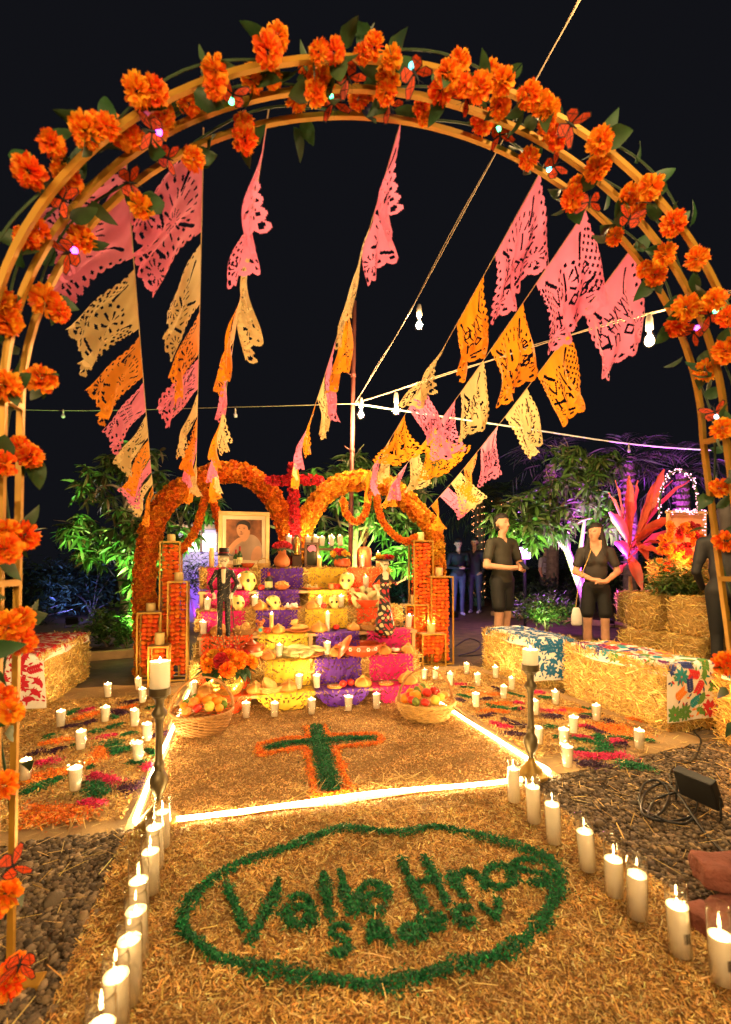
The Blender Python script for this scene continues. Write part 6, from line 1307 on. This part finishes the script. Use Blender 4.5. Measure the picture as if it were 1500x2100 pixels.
for i, (px, d, h, rx) in enumerate([(60, 9.5, 1.0, 1.0), (190, 11, 1.3, 1.0), (330, 12, 1.2, 1.0), (470, 11, 1.0, .9), (560, 13, 1.2, 1.2), (690, 12, 1.1, 1.1), (830, 12, 1.2, 1.2), (930, 13.5, 1.3, 1.2), (1030, 14, 1.3, 1.3), (1150, 13, 1.3, 1.3), (1270, 12, 1.4, 1.3), (1400, 11, 1.5, 1.2), (1500, 9.5, 1.5, 1.0), (1120, 10.2, .7, .6)]):
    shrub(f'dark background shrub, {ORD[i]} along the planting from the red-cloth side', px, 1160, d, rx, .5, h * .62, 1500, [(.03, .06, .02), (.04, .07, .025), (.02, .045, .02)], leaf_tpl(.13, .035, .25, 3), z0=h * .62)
BLADE = leaf_tpl(.9, .05, .5, 6)
def palm(label, px, pyt, d, trunk_h, n=26, lights=False):
    o = gp(px, d); t = thing('palm_tree', label, 'palm tree', o); mb = MB(); mb.sweep(spline([(0, 0, 0), (.05, 0, trunk_h * .5), (.02, 0, trunk_h)], 10), np.linspace(.16, .12, 11), 10)
    for k in range(int(trunk_h * 7)): mb.sweep([(.155 * math.cos(a), .155 * math.sin(a), .1 + k * .14) for a in np.linspace(0, 6.28, 12, endpoint=False)], .018, 4, closed=True)
    mb.build('trunk', m_bark, t); fr = MB(); pos, yaw, pit = [], [], []
    for k in range(n):
        a = k * 2.4; el = random.uniform(-.5, 1.1); 
        for q in range(9):
            s = .25 + .11 * q; p = np.array([math.cos(a) * s * math.cos(el), math.sin(a) * s * math.cos(el), trunk_h + s * math.sin(el) - .35 * s * s]); 
            for side in (-1, 1): pos.append(p); yaw.append(a - 1.57 + side * .9); pit.append(el - s * .7)
    obj('crown', leaves_mesh('crown', np.array(pos), np.array(yaw), np.array(pit), rng.uniform(.35, .55, len(pos)), BLADE, [(.04, .08, .03), (.06, .09, .03)]), t)
    if lights:
        mb = MB(); [mb.ball((.175 * math.cos(k * .7), .175 * math.sin(k * .7), .25 + k * .022), .009) for k in range(int((trunk_h - .3) / .022))]; mb.build('fairy_lights', emit_mat('fairy_amber', (1, .35, .12), 3.0), t)
palm('palm with a light-wrapped trunk far behind the man', 982, 1000, 14, 3.0, lights=True); palm('second palm just behind the light-wrapped one', 1022, 1000, 15, 3.2, lights=True); palm('violet-lit palm crown behind the forked mango tree', 1130, 930, 12, 3.6, 22); palm('violet-lit palm crown behind the red plant', 1290, 920, 11, 3.4, 22); palm('violet-lit palm at the picture edge behind the bale stack', 1400, 915, 10.5, 3.1, 22)
# ------------------------------------------------------------------ people
SKIN = (.55, .29, .17); HAIR = (.018, .012, .010)
def person(label, feet, rz, H, J, shirt, pants, skin=SKIN, hair=HAIR, long_hair=False, shorts=True, long_sleeve=False, yaw=0.0, nod=0.0, width=1.0, female=False, h=.0085, shoes=(.03, .03, .03)):
    """J: elbow/wrist points of the two arms (side -1 and 1), local, metres for a 1.75 m figure facing -Y"""
    P = []; v = lambda *p: np.array(p, float); hw = .095 * width
    for s in (-1, 1):
        kx = s * hw + J.get('knee', {}).get(s, (0, 0))[0]; ky = J.get('knee', {}).get(s, (0, 0))[1]
        hip, knee, ank = v(s * hw, 0, .92), v(kx, ky - .01, .50), v(kx * 1.05, ky + .02, .085)
        pc = pants; lower = skin if shorts else pants
        P += [limb(hip, knee + [0, 0, .10 if shorts else .04], .088 * width + .010, .088 if shorts else .064, pc, ks=.03), limb(knee + [0, 0, .12], knee - [0, 0, .02], .062, .054, lower, ks=.008), limb(knee, knee * .45 + ank * .55 + [0, .012, 0], .052, .054, lower), limb(knee * .45 + ank * .55 + [0, .012, 0], ank, .052, .036 if shorts else .045, lower), limb(ank - [0, -.03, .04], ank + [0, -.13, -.05], .038, .032, shoes), limb(ank, ank - [0, 0, .03], .04, .042, shoes if not shorts else (.6, .58, .55))]
    P += [limb((0, 0, .93), (0, 0, 1.00), .105, .10, pants, k=(1.35 * width, .95, 1), ks=.04), limb((0, 0, .96), (0, -.005, 1.16), .118 if not female else .112, .098, shirt, k=(1.32 * width, .92, 1), ks=.04), limb((0, 0, 1.14), (0, .0, 1.36), .105, .105, shirt, k=(1.45 * width, .95, 1), ks=.04), limb((-.13 * width, 0, 1.42), (.13 * width, 0, 1.42), .062, .062, shirt, ks=.05), limb((0, .01, 1.42), (0, -.01, 1.54), .052, .048, skin, ks=.02)]
    if female: P += [limb((s * .065, -.075, 1.30), (s * .065, -.08, 1.29), .058, .058, shirt, ks=.05) for s in (-1, 1)]
    for s in (-1, 1):
        sh = v(s * .195 * width, .0, 1.41); el, wr = v(*J[s][0]), v(*J[s][1]); hd = v(*J[s][2])
        mid = sh * .4 + el * .6; P += [limb(sh, mid, .062, .064 if not long_sleeve else .056, shirt, ks=.03), limb(mid, el, .048, .042, shirt if long_sleeve else skin, ks=.01), limb(el, wr, .042, .030, shirt if long_sleeve else skin, ks=.012)]
        d = (hd - wr); d = d / (np.linalg.norm(d) + 1e-9); _, sd, up = ortho(d); palm = wr + d * .075
        P += [limb(wr + d * .02, palm, .030, .034, skin, k=(1, 1, 1), ks=.012)]
        for f, (off, ln) in enumerate([(-.027, .065), (-.009, .075), (.009, .07), (.026, .055)]):
            b = palm + sd * off; m = b + d * ln * .55; P += [limb(b, m, .0095, .009, skin, ks=.004), limb(m, m + d * ln * .35 + up * -.02, .009, .008, skin, ks=.004)]
        tb = wr + d * .035 + sd * (-s) * .028; P += [limb(tb, tb + d * .035 + sd * (-s) * .018, .011, .010, skin, ks=.006)]
    hc_ = v(0, -.012, 1.655); Rz = np.array([[math.cos(yaw), -math.sin(yaw), 0], [math.sin(yaw), math.cos(yaw), 0], [0, 0, 1]]); Rx = np.array([[1, 0, 0], [0, math.cos(nod), -math.sin(nod)], [0, math.sin(nod), math.cos(nod)]]); Hd = lambda *p: hc_ + Rz @ Rx @ v(*p)
    P += [limb(Hd(0, .012, .03), Hd(0, .005, .035), .088, .086, skin, k=(.92, 1.06, 1.05), ks=.02), limb(Hd(0, -.035, -.03), Hd(0, -.04, -.075), .060, .040, skin, ks=.03), limb(Hd(0, -.088, .012), Hd(0, -.104, -.018), .010, .014, skin, ks=.012), limb(Hd(0, -.078, -.052), Hd(0, -.08, -.058), .018, .018, skin, ks=.012)]
    P += [limb(Hd(s * .083, .012, .012), Hd(s * .087, .018, -.022), .016, .011, skin, ks=.006) for s in (-1, 1)]
    P += [limb(Hd(0, .03, .062), Hd(0, .0, .075), .090, .078, hair, k=(.95, 1.0, .95), ks=.008), limb(Hd(0, .05, .02), Hd(0, .055, -.03), .078, .06, hair, ks=.012)]
    if long_hair:
        for s in (-1, 1): P += [limb(Hd(s * .07, .01, .03), v(s * .10, -.02, 1.46), .035, .045, hair, ks=.02), limb(v(s * .10, -.02, 1.46), v(s * .115, -.075, 1.26), .045, .022, hair, ks=.02)]
        P += [limb(Hd(0, .07, .0), v(0, .10, 1.36), .075, .06, hair, ks=.02)]
    eyes = [Hd(s * .033, -.086, .022) for s in (-1, 1)]; brow = [Hd(s * .036, -.088, .040) for s in (-1, 1)]; lips = Hd(0, -.097, -.052)
    def colr(V, col, tg, pr):
        nk = (V[:, 1] < .02) & (V[:, 2] > 1.33) & (V[:, 2] < 1.56) & (np.abs(V[:, 0]) < np.clip((V[:, 2] - (1.345 if female else 1.41)) * .62, 0, .07)); col[nk] = skin
        isskin = np.all(np.abs(col - np.array(skin)) < 1e-6, 1)
        for e in eyes: m = isskin & (np.linalg.norm((V - e) * [.8, 1, 1.9], axis=1) < .0145); col[m] = (.07, .04, .03)
        for e in brow: m = isskin & (np.linalg.norm((V - e) * [.5, 1, 2.2], axis=1) < .0135); col[m] = (.06, .035, .025)
        m = isskin & (np.linalg.norm((V - lips) * [.6, 1, 1.7], axis=1) < .014); col[m] = np.array(skin) * [.9, .5, .5]
        return col
    p = thing('person', label, 'person', feet, rz); s = H / 1.75; p.scale = (s, s, s)
    obj('body', body_mesh('body', P, h, m_body, colr, ksm=.015, smooth_it=2), p); return p
EAR = (.10, .085, .05)
pm = person('man in dark olive t-shirt and black shorts holding a phone at his waist', gp(1030, 6.45), R(25), 1.77, {-1: ((-.27, -.02, 1.12), (-.07, -.24, 1.09), (.06, -.28, 1.10)), 1: ((.28, -.03, 1.12), (.12, -.26, 1.06), (.02, -.32, 1.08)), 'knee': {-1: (0, -.03), 1: (.02, .05)}}, (.036, .033, .022), (.010, .010, .010), yaw=R(8), width=.92)
pw = person('woman in dark v-neck shirt and black shorts with long dark hair, arms folded', gp(1222, 6.1), R(-20), 1.62, {-1: ((-.25, .0, 1.14), (-.06, -.22, 1.04), (.10, -.25, 1.02)), 1: ((.26, .0, 1.14), (.10, -.24, 1.02), (-.08, -.26, 1.0)), 'knee': {-1: (-.02, 0), 1: (.02, 0)}}, (.036, .029, .024), (.010, .010, .010), long_hair=True, yaw=R(-32), female=True, width=.9)
person('man in black sweater and torn jeans looking down at his hands, in the distance', gp(940, 11.3), R(10), 1.72, {-1: ((-.27, .0, 1.12), (-.06, -.22, 1.10), (.05, -.28, 1.12)), 1: ((.27, .0, 1.12), (.06, -.22, 1.10), (-.03, -.28, 1.12))}, (.012, .012, .016), (.035, .045, .07), shorts=False, long_sleeve=True, nod=.45, h=.011, shoes=(.4, .4, .4))
person('man in dark top and blue jeans standing close behind the one in black sweater', gp(974, 11.8), R(-30), 1.78, {-1: ((-.26, .02, 1.12), (-.22, -.12, .92), (-.2, -.2, .85)), 1: ((.26, .02, 1.12), (.20, -.15, .95), (.15, -.24, .92))}, (.014, .013, .015), (.03, .035, .05), shorts=False, long_sleeve=True, nod=.3, h=.011, shoes=(.4, .4, .4))
person('person in light shirt far off between the man and the forked tree', gp(1118, 12.5), R(40), 1.60, {-1: ((-.26, .0, 1.12), (-.24, -.06, .90), (-.23, -.1, .82)), 1: ((.26, .0, 1.12), (.24, -.06, .90), (.23, -.1, .82))}, (.5, .45, .42), (.05, .05, .06), shorts=False, h=.012)
person('person in long black clothing with long dark hair at the picture edge', gp(1492, 4.7), R(150), 1.68, {-1: ((-.26, .02, 1.12), (-.22, -.14, .95), (-.1, -.22, .98)), 1: ((.26, .02, 1.12), (.20, -.15, .95), (.1, -.22, .98))}, (.010, .010, .012), (.010, .010, .010), shorts=False, long_sleeve=True, long_hair=True, female=True, h=.011)
# things they hold
def phone(label, p, rz, rx):
    t = thing('phone', label, 'phone', p, rz); t.rotation_euler = (rx, 0, rz); mb = MB(); mb.box((0, 0, 0), (.072, .009, .145), bev=.004); mb.build('case', m_black, t); mb = MB(); mb.box((0, -.0048, 0), (.064, .001, .135)); mb.build('screen', M('phone_screen', (.03, .03, .04), rough=.1), t)
o = np.array(pm.location); s = 1.77 / 1.75; a = R(25); l2w = lambda x, y, z: o + s * np.array([x * math.cos(a) - y * math.sin(a), x * math.sin(a) + y * math.cos(a), z])
phone('black phone held in the hands of the man in olive', l2w(.02, -.375, 1.12), a, -.9)
o2 = np.array(pw.location); bg_ = thing('shoulder_bag', 'pale canvas shoulder bag hanging at the hip of the woman', 'bag', o2 + np.array([-.27, -.06, 0])); mb = MB(); mb.lathe([(.05, .40), (.068, .42), (.065, .52), (.045, .60), (.03, .62)], 14, sx=1, sy=.55); mb.build('pouch', m_cloth, bg_, True); mb = MB(); mb.sweep(spline([(-.01, 0, .61), (.03, -.03, .95), (.12, -.05, 1.2), (.20, .02, 1.34)], 14), .006, 5); mb.build('strap', m_twine2, bg_, True)

# ------------------------------------------------------------------ pole, cables and bulbs
POLE_D = 5.95
m_pole = M('red_painted_pipe', (.16, .045, .035), rough=.5, metal=.2, var=.3, scale=9)
pt = D(727, 618, POLE_D); pb = gp(716, POLE_D); po = thing('cable_pole', 'slender dark red pipe pole rising behind the altar', 'pole', pb)
mb = MB(); mb.sweep([(0, 0, 0), (pt - pb) * .5, pt - pb], .028, 12); mb.build('pipe', m_pole, po, True)
for z in (.58, .79): mb = MB(); q = (pt - pb) * z; mb.lathe([(.034, -.02), (.036, 0), (.034, .02)], 12, q); mb.build('coupling', m_pole, po); mb = MB(); mb.sweep([q, q + [-.06, -.02, .02], q + [-.09, -.02, .05]], .005, 5); mb.build('hook', m_pole, po)
m_cable = M('pale_cable', (.26, .19, .12), rough=.6, var=.1); m_sock = M('bulb_socket', (.30, .26, .22), rough=.5)
m_bulb = emit_mat('bulb_lit', (1.0, .80, .50), 90.0); m_bulb_off = M('bulb_unlit', (.5, .45, .5), rough=.15, spec=.6, trans=.4)
BULBW = (1.0, .66, .30)
hub = D(728, 828, POLE_D - .04)
def cable(label, pts, r=.0045, double=False, mat=None):
    c = thing('light_cable', label, 'cable', pts[0], group='string light cables'); o = np.array(pts[0]); P = spline(pts, 40)
    mb = MB(); mb.sweep(P - o, r, 6); mb.build('wire', mat or m_cable, c, True)
    if double: mb = MB(); mb.sweep(P - o + np.stack([.010 * np.sin(np.arange(len(P)) * .8), .0 * P[:, 0], .012 + .004 * np.cos(np.arange(len(P)) * .8)], 1), r * .8, 6); mb.build('wire', m_cable, c, True)
    return P
def bulb(label, p, lit, power=0.0, s=1.7):
    b = thing('string_light_bulb', label, 'bulb', p, group='string light bulbs'); mb = MB(); mb.lathe([(.010, .02), (.015, .0), (.016, -.045), (.012, -.05)], 12); mb.build('socket', m_sock, b, True)
    mb = MB(); mb.lathe([(.012, -.05), (.018, -.062), (.030, -.085), (.032, -.10), (.024, -.122), (0, -.132)], 14); mb.build('globe', m_glass if lit else m_bulb_off, b, True); b.scale = (s, s, s)
    if lit: point_light('bulb_light', (0, 0, -.094), power, BULBW, .046, b)
PW = 75.0
far1 = D(1190, 0, 2.35); e1 = np.array([1.5, -2.5, 2.55])  # unseen cable end, set low for the bulbs added behind the viewer
cable('doubled pale cable running from the pole overhead past the arch', [hub, hub * .6 + far1 * .4 - [0, 0, .06], far1, np.array([1.15, .4, 3.25]), e1], .0045, True)
cable('added unseen pale cable behind the viewer joining the overhead cable end', [e1, np.array([0, -2.4, 2.45]), np.array([-1.9, -2.2, 2.6])])  # added cable, there only to carry fill bulbs for the arch front
P2 = [hub, D(1000, 742, 4.9), D(1190, 682, 4.2), D(1500, 600, 3.4), D(1900, 480, 2.9)]
cable('doubled pale cable sagging from the pole across the paper flags', P2, .0045, True)
cable('pale cable stretched from the pole level to the red-cloth side', [hub, D(480, 835, 6.2), D(130, 842, 6.6), D(-250, 830, 7.0)])
cable('violet-lit cable from the pole towards the bale stack', [hub, D(900, 853, 6.6), D(1085, 880, 7.0), D(1290, 910, 7.2), D(1480, 924, 7.3), D(1750, 930, 7.5)], .012, mat=M('lightened_cable', (.82, .78, .85), rough=.5))  # wire colour lightened and wire thickened to look lit by violet light
bulb('glowing bulb hanging on the doubled cable above the flags, topmost visible', D(860, 632, 4.75), True, PW)
bulb('brightest glowing bulb beside the first pink flag by the arch', D(1332, 655, 3.75), True, PW)
bulb('glowing bulb just beside the pole, nearest it', D(741, 822, 5.7), True, PW * .9)
bulb('glowing bulb a little way from the pole over the flags', D(813, 812, 5.45), True, PW)
for i, q in enumerate((far1 + [.02, -.3, .0], np.array([1.15, .4, 3.23]), np.array([1.42, -1.7, 2.68]), np.array([.45, -2.42, 2.44]), np.array([-.6, -2.36, 2.44]), np.array([-1.6, -2.25, 2.54]))): bulb(f'added unseen fill bulb on the cable overhead and behind the viewer, {ORD[i]} from the arch', q, True, PW * (.45 if i < 2 else 1.1))  # out-of-view bulbs added as warm fill on the arch and ground
bulb('glowing bulb on the sagging cable outside the picture edge', D(1760, 515, 3.05), True, PW)
for x, y, d, w in ((130, 850, 6.6, 'on the level cable, outermost'), (483, 848, 6.2, 'on the level cable above the altar'), (1080, 895, 7.0, 'on the violet cable above the forked tree'), (1290, 922, 7.2, 'on the violet cable above the red plant')): bulb(f'small unlit bulb {w}', D(x, y - 8, d), False, s=.8)
# ------------------------------------------------------------------ floodlights and other lamps of the garden
def flood(label, p, target, power, col, deg=75, s=1.0, lens=6.0):
    f = thing('floodlight', label, 'floodlight', p, group='garden floodlights'); d = np.array(target) - np.array(p); az = math.atan2(d[1], d[0]) - math.pi / 2; el = math.atan2(d[2], math.hypot(d[0], d[1]))
    f.rotation_euler = (0, 0, az); Rm = Matrix.Rotation(el, 3, 'X'); c = Vector((0, 0, .13 * s))
    mb = MB(); mb.box(c, (.20 * s, .05 * s, .15 * s), Rm, bev=.008 * s)
    mb.build('housing', m_black, f); mb = MB(); mb.box(c + Rm @ Vector((0, .0265 * s, 0)), (.17 * s, .004 * s, .12 * s), Rm); mb.build('lens', emit_mat('lens_glow', col, lens), f)
    mb = MB(); mb.sweep([(-.11 * s, 0, .13 * s), (-.115 * s, 0, .012), (.115 * s, 0, .012), (.11 * s, 0, .13 * s)], .007 * s, 5); mb.build('bracket', m_black, f)
    q = c + Rm @ Vector((0, .06 * s, 0)); l = spot_light('flood_light', tuple(q), tuple(q + Rm @ Vector((0, 1, 0))), power, col, deg, .7, .05, f); return f
GR, VI, BL, AM, RD = (.25, 1.0, .18), (.55, .06, 1.0), (.12, .15, 1.0), (1.0, .38, .06), (1.0, .16, .03)
flood('black floodlight washing the mango tree beside the red-cloth bale in green', gp(315, 6.2), D(260, 1060, 7.2), 560, (.42, 1.0, .22), 80)
flood('black floodlight washing the tree behind the altar in green', gp(760, 6.55), D(740, 1040, 7.5), 650, (.5, 1.0, .20), 95)
flood('black floodlight under the forked mango tree', gp(1120, 6.75), D(1140, 1030, 7.2), 420, (.6, 1.0, .20), 85)
flood('small floodlight hidden in the low shrub by the man', gp(1112, 7.55), D(1125, 1245, 8.0), 25, (.7, 1.0, .35), 90, .6)
flood('violet floodlight behind the forked tree aimed at the palms', gp(1245, 9.0), D(1300, 850, 11), 1500, VI, 80)
flood('violet floodlight raised behind the red plant', gp(1330, 6.9), D(1215, 960, 7.3), 480, VI, 70)
flood('amber-red floodlight set on the bale stack, aimed at the broad-leaved plant', np.array([3.42, 5.55, .81]), D(1318, 1020, 6.35), 170, RD, 95, .7)
flood('violet floodlight beneath the violet cable', gp(1240, 6.75), D(1270, 905, 7.0), 700, VI, 100, .6)
flood('blue floodlight in the planting behind the red-cloth bale', gp(150, 9.0), D(190, 1140, 11), 160, BL, 100)
flood('blue-violet floodlight in the planting behind the gold stands', gp(420, 8.8), D(420, 1130, 11), 70, (.30, .03, 1.0), 90)
flood('teal floodlight in the planting behind the woman figure', gp(840, 9.2), D(830, 1140, 12), 80, (.1, .75, .7), 100)
flood('violet floodlight behind the two distant men', gp(930, 10.2), D(900, 1130, 13), 22, (.5, .1, 1.0), 110)
# black floodlight on the gravel with its coiled cable, turned to the benches
p = G(1432, 1668); flood('black floodlight standing on the gravel beside coiled cable', p, p + np.array([1.4, .55, .6]), 40, AM, 95, .9, 4)
ck = thing('power_cable', 'black power cable coiled on the gravel beside the floodlight', 'cable', G(1360, 1650)); o = np.array(ck.location); mb = MB()
lp = [(1432, 1668), (1400, 1690), (1340, 1672), (1312, 1648), (1320, 1610), (1348, 1600), (1372, 1625), (1360, 1662), (1330, 1676), (1345, 1640), (1395, 1625), (1430, 1640), (1420, 1672), (1370, 1684), (1318, 1668), (1325, 1625), (1365, 1606), (1400, 1640), (1440, 1700), (1490, 1752), (1560, 1800)]
mb.sweep(spline([G(x, y, .022 + .012 * (i % 3)) - o for i, (x, y) in enumerate(lp)], 160), .006, 7); mb.build('coil', m_black, ck, True)
mb = MB(); mb.sweep(spline([G(x, y, .02) - o for x, y in [(1378, 1608), (1374, 1585), (1390, 1568), (1420, 1560), (1434, 1535), (1437, 1515), (1424, 1500), (1440, 1492)]], 50), .0055, 7); mb.build('lead', m_black, ck, True)
ck = thing('ground_cable', 'thin dark cable looped on the path behind the gold stands', 'cable', G(960, 1340)); o = np.array(ck.location); mb = MB(); mb.sweep(spline([G(x, y, .012) - o for x, y in [(900, 1345), (930, 1328), (960, 1310), (985, 1318), (975, 1335), (940, 1345), (990, 1342), (1010, 1330)]], 50), .006, 6); mb.build('loop', m_black, ck, True)
# violet lantern in the background
ln = thing('lantern_post', 'violet glowing lantern on a short post behind the man', 'lantern', gp(1076, 9.0)); mb = MB(); mb.rod((0, 0, 0), (0, 0, 1.25), .03, 8); mb.build('post', m_black, ln); mb = MB(); mb.box((0, 0, 1.36), (.17, .17, .20), bev=.01); mb.build('lamp_box', emit_mat('violet_lamp', (.75, .25, 1.0), 9.0), ln); mb = MB(); mb.lathe([(.15, 1.47), (.13, 1.49), (.02, 1.56), (0, 1.57)], 4); mb.build('cap', m_black, ln); point_light('lantern_light', (0, -.2, 1.36), 26, (.6, .15, 1.0), .1, ln)
# pavilion with a lit opening behind the portrait
bd = thing('pavilion', 'small pavilion with a bright white opening behind the gold stands', 'building', gp(400, 9.8)); o = np.array(bd.location); m_wallp = M('pavilion_wall', (.30, .28, .34), rough=.9, var=.2, scale=3); m_open = emit_mat('lit_opening', (1.0, .93, .80), 1.6)
a, b = D(378, 1086, 9.8) - o, D(446, 1190, 9.8) - o; w = b[0] - a[0]
mb = MB(); mb.box(((a[0] + b[0]) / 2, .35, a[2] / 2 - .05), (w + .3, .5, a[2] + .1)); mb.build('wall', m_wallp, bd); mb = MB(); mb.box(((a[0] + b[0]) / 2, .2, a[2] + .04), (w + .5, 1.0, .08)); mb.build('roof_slab', m_dw, bd)
zt = a[2]; zm = (D(400, 1132, 9.8) - o)[2]; mb = MB(); mb.box(((a[0] + b[0]) / 2, .09, (zt + zm) / 2 - .03), (w * .92, .02, zt - zm - .1)); mb.build('opening', m_open, bd)
for x in (-.5, -.02, .5): mb = MB(); mb.box(((a[0] + b[0]) / 2 + x * w * .94, .07, (zt + zm) / 2), (.05, .05, zt - zm)); mb.build('mullion', m_dw, bd)
point_light('pavilion_light', ((a[0] + b[0]) / 2, -.5, zt - .1), 20, (1, .95, .85), .2, bd)
# hoop of fairy lights and the glowing altar frame on the bale stack
hp = thing('fairy_light_hoop', 'hoop wound with pink-white fairy lights above the bale stack', 'light hoop', D(1392, 1030, 5.9)); o = np.array(hp.location); mb = MB(); Pp = spline([D(1352, 1060, 5.9) - o, D(1356, 1010, 5.9) - o, D(1372, 975, 5.9) - o, D(1394, 965, 5.9) - o, D(1418, 980, 5.9) - o, D(1430, 1015, 5.9) - o, D(1430, 1060, 5.9) - o], 60); mb.sweep(Pp, .014, 6); mb.build('hoop', m_vine, hp)
m_fairy = emit_mat('fairy_pink', (1.0, .32, .48), 2.6)
mb = MB(); [mb.ball(q + rng.normal(0, .014, 3), .0075) for q in Pp for _ in range(2)]; tag(mb.build('fairy_lights', m_fairy, hp), kind='stuff')
fr = thing('glowing_frame', 'orange-glowing draped frame edged with fairy lights on the bale stack', 'altar frame', D(1410, 1160, 5.75)); o = np.array(fr.location)
for x0, y0, x1, y1 in ((1370, 1050, 1370, 1160), (1446, 1052, 1446, 1160), (1366, 1050, 1450, 1052)): mb = MB(); mb.rod(D(x0, y0, 5.7) - o, D(x1, y1, 5.7) - o, .02, 6); mb.build('bar', m_wood, fr)
nx, ny = 20, 16; aa, bb = np.meshgrid(np.linspace(0, 1, nx + 1), np.linspace(0, 1, ny + 1), indexing='ij'); c0, c1, c2 = D(1374, 1054, 5.78) - o, D(1444, 1056, 5.78) - o, D(1376, 1158, 5.78) - o; Pq = c0 + (c1 - c0) * aa[..., None] + (c2 - c0) * bb[..., None]; Pq[..., 1] += .03 * np.sin(aa * 17) * bb
V, F = grid_from_mask(Pq, np.ones((nx, ny), bool)); obj('drape', make_mesh('drape', V, F, M('peach_drape', (.75, .42, .22), rough=.8, trans=.5), smooth=True), fr)
mb = MB(); [mb.ball(D(1368 + 80 * random.random(), 1048 + random.gauss(0, 3), 5.66) - o, .007) for _ in range(46)]; [mb.ball(D(1446 + random.gauss(0, 2), 1052 + 100 * random.random(), 5.66) - o, .007) for _ in range(26)]; tag(mb.build('fairy_lights', m_fairy, fr), kind='stuff')
for k in range(70):
    x, y = random.uniform(1352, 1440), random.uniform(1075, 1175); q = D(x, y, 5.62 + random.uniform(-.05, .05)) - o
    obj('blossom', random.choice(BLOOM + RED + BLOOM_D), fr, q, face_dir(np.array([random.gauss(0, .4), -1, .4])), random.uniform(.035, .055))
point_light('frame_lamp', tuple(D(1408, 1120, 5.95) - o), 3.0, (1.0, .35, .10), .05, fr)
point_light('frame_front_lamp', tuple(D(1405, 1140, 5.45) - o), 9, (1.0, .26, .05), .05, fr)
# brick pavers by the last candles
m_paver = M('red_paver', (.20, .065, .045), rough=.9, var=.25, scale=20, bump=.7, bscale=90)
for i, (x, y, z, rz, w) in enumerate(((1450, 1905, 0, .25, 'lower'), (1462, 1852, .075, -.15, 'upper'))):
    p = G(x + 45, y + 8); p[2] = z; t = thing('brick_paver', f'{w} rough reddish brick paver beside the last tall candles', 'paver', p, rz, 'pavers by the candles'); bm = bmesh.new(); bmesh.ops.create_cube(bm, size=1.0); bmesh.ops.subdivide_edges(bm, edges=list(bm.edges), cuts=9, use_grid_fill=True)
    for q in bm.verts:
        c_ = q.co; n_ = .0018 * math.sin(c_.x * 13 + i) + .002 * math.sin(c_.y * 11 + c_.x * 7) + random.gauss(0, .0012); k_ = 1 - .10 * max(0, (abs(c_.x) + abs(c_.y) + abs(c_.z)) * 2 - 2.2); q.co = Vector((c_.x * .23 * k_ + n_, c_.y * .12 * k_ + n_, c_.z * .07 * k_ + n_ + .038))
    bm.verts.index_update(); obj('brick', make_mesh('brick', [q.co[:] for q in bm.verts], [tuple(q.index for q in f.verts) for f in bm.faces], m_paver, smooth=True), t); bm.free()
# kerb between carpets and planting
for i, (x0, y0, x1, y1, w) in enumerate(((-20, 1372, 300, 1345, 'behind the red-cloth bale'), (1010, 1262, 1300, 1290, 'behind the man and woman'))):
    a, b = G(x0, y0), G(x1, y1); L = np.linalg.norm(b - a); k = thing('timber_kerb', f'low timber kerb edging the planting {w}', 'kerb', (a + b) / 2, math.atan2(b[1] - a[1], b[0] - a[0])); mb = MB(); mb.box((0, 0, .05), (L, .12, .10), bev=.01); mb.build('beam', m_wood, k)
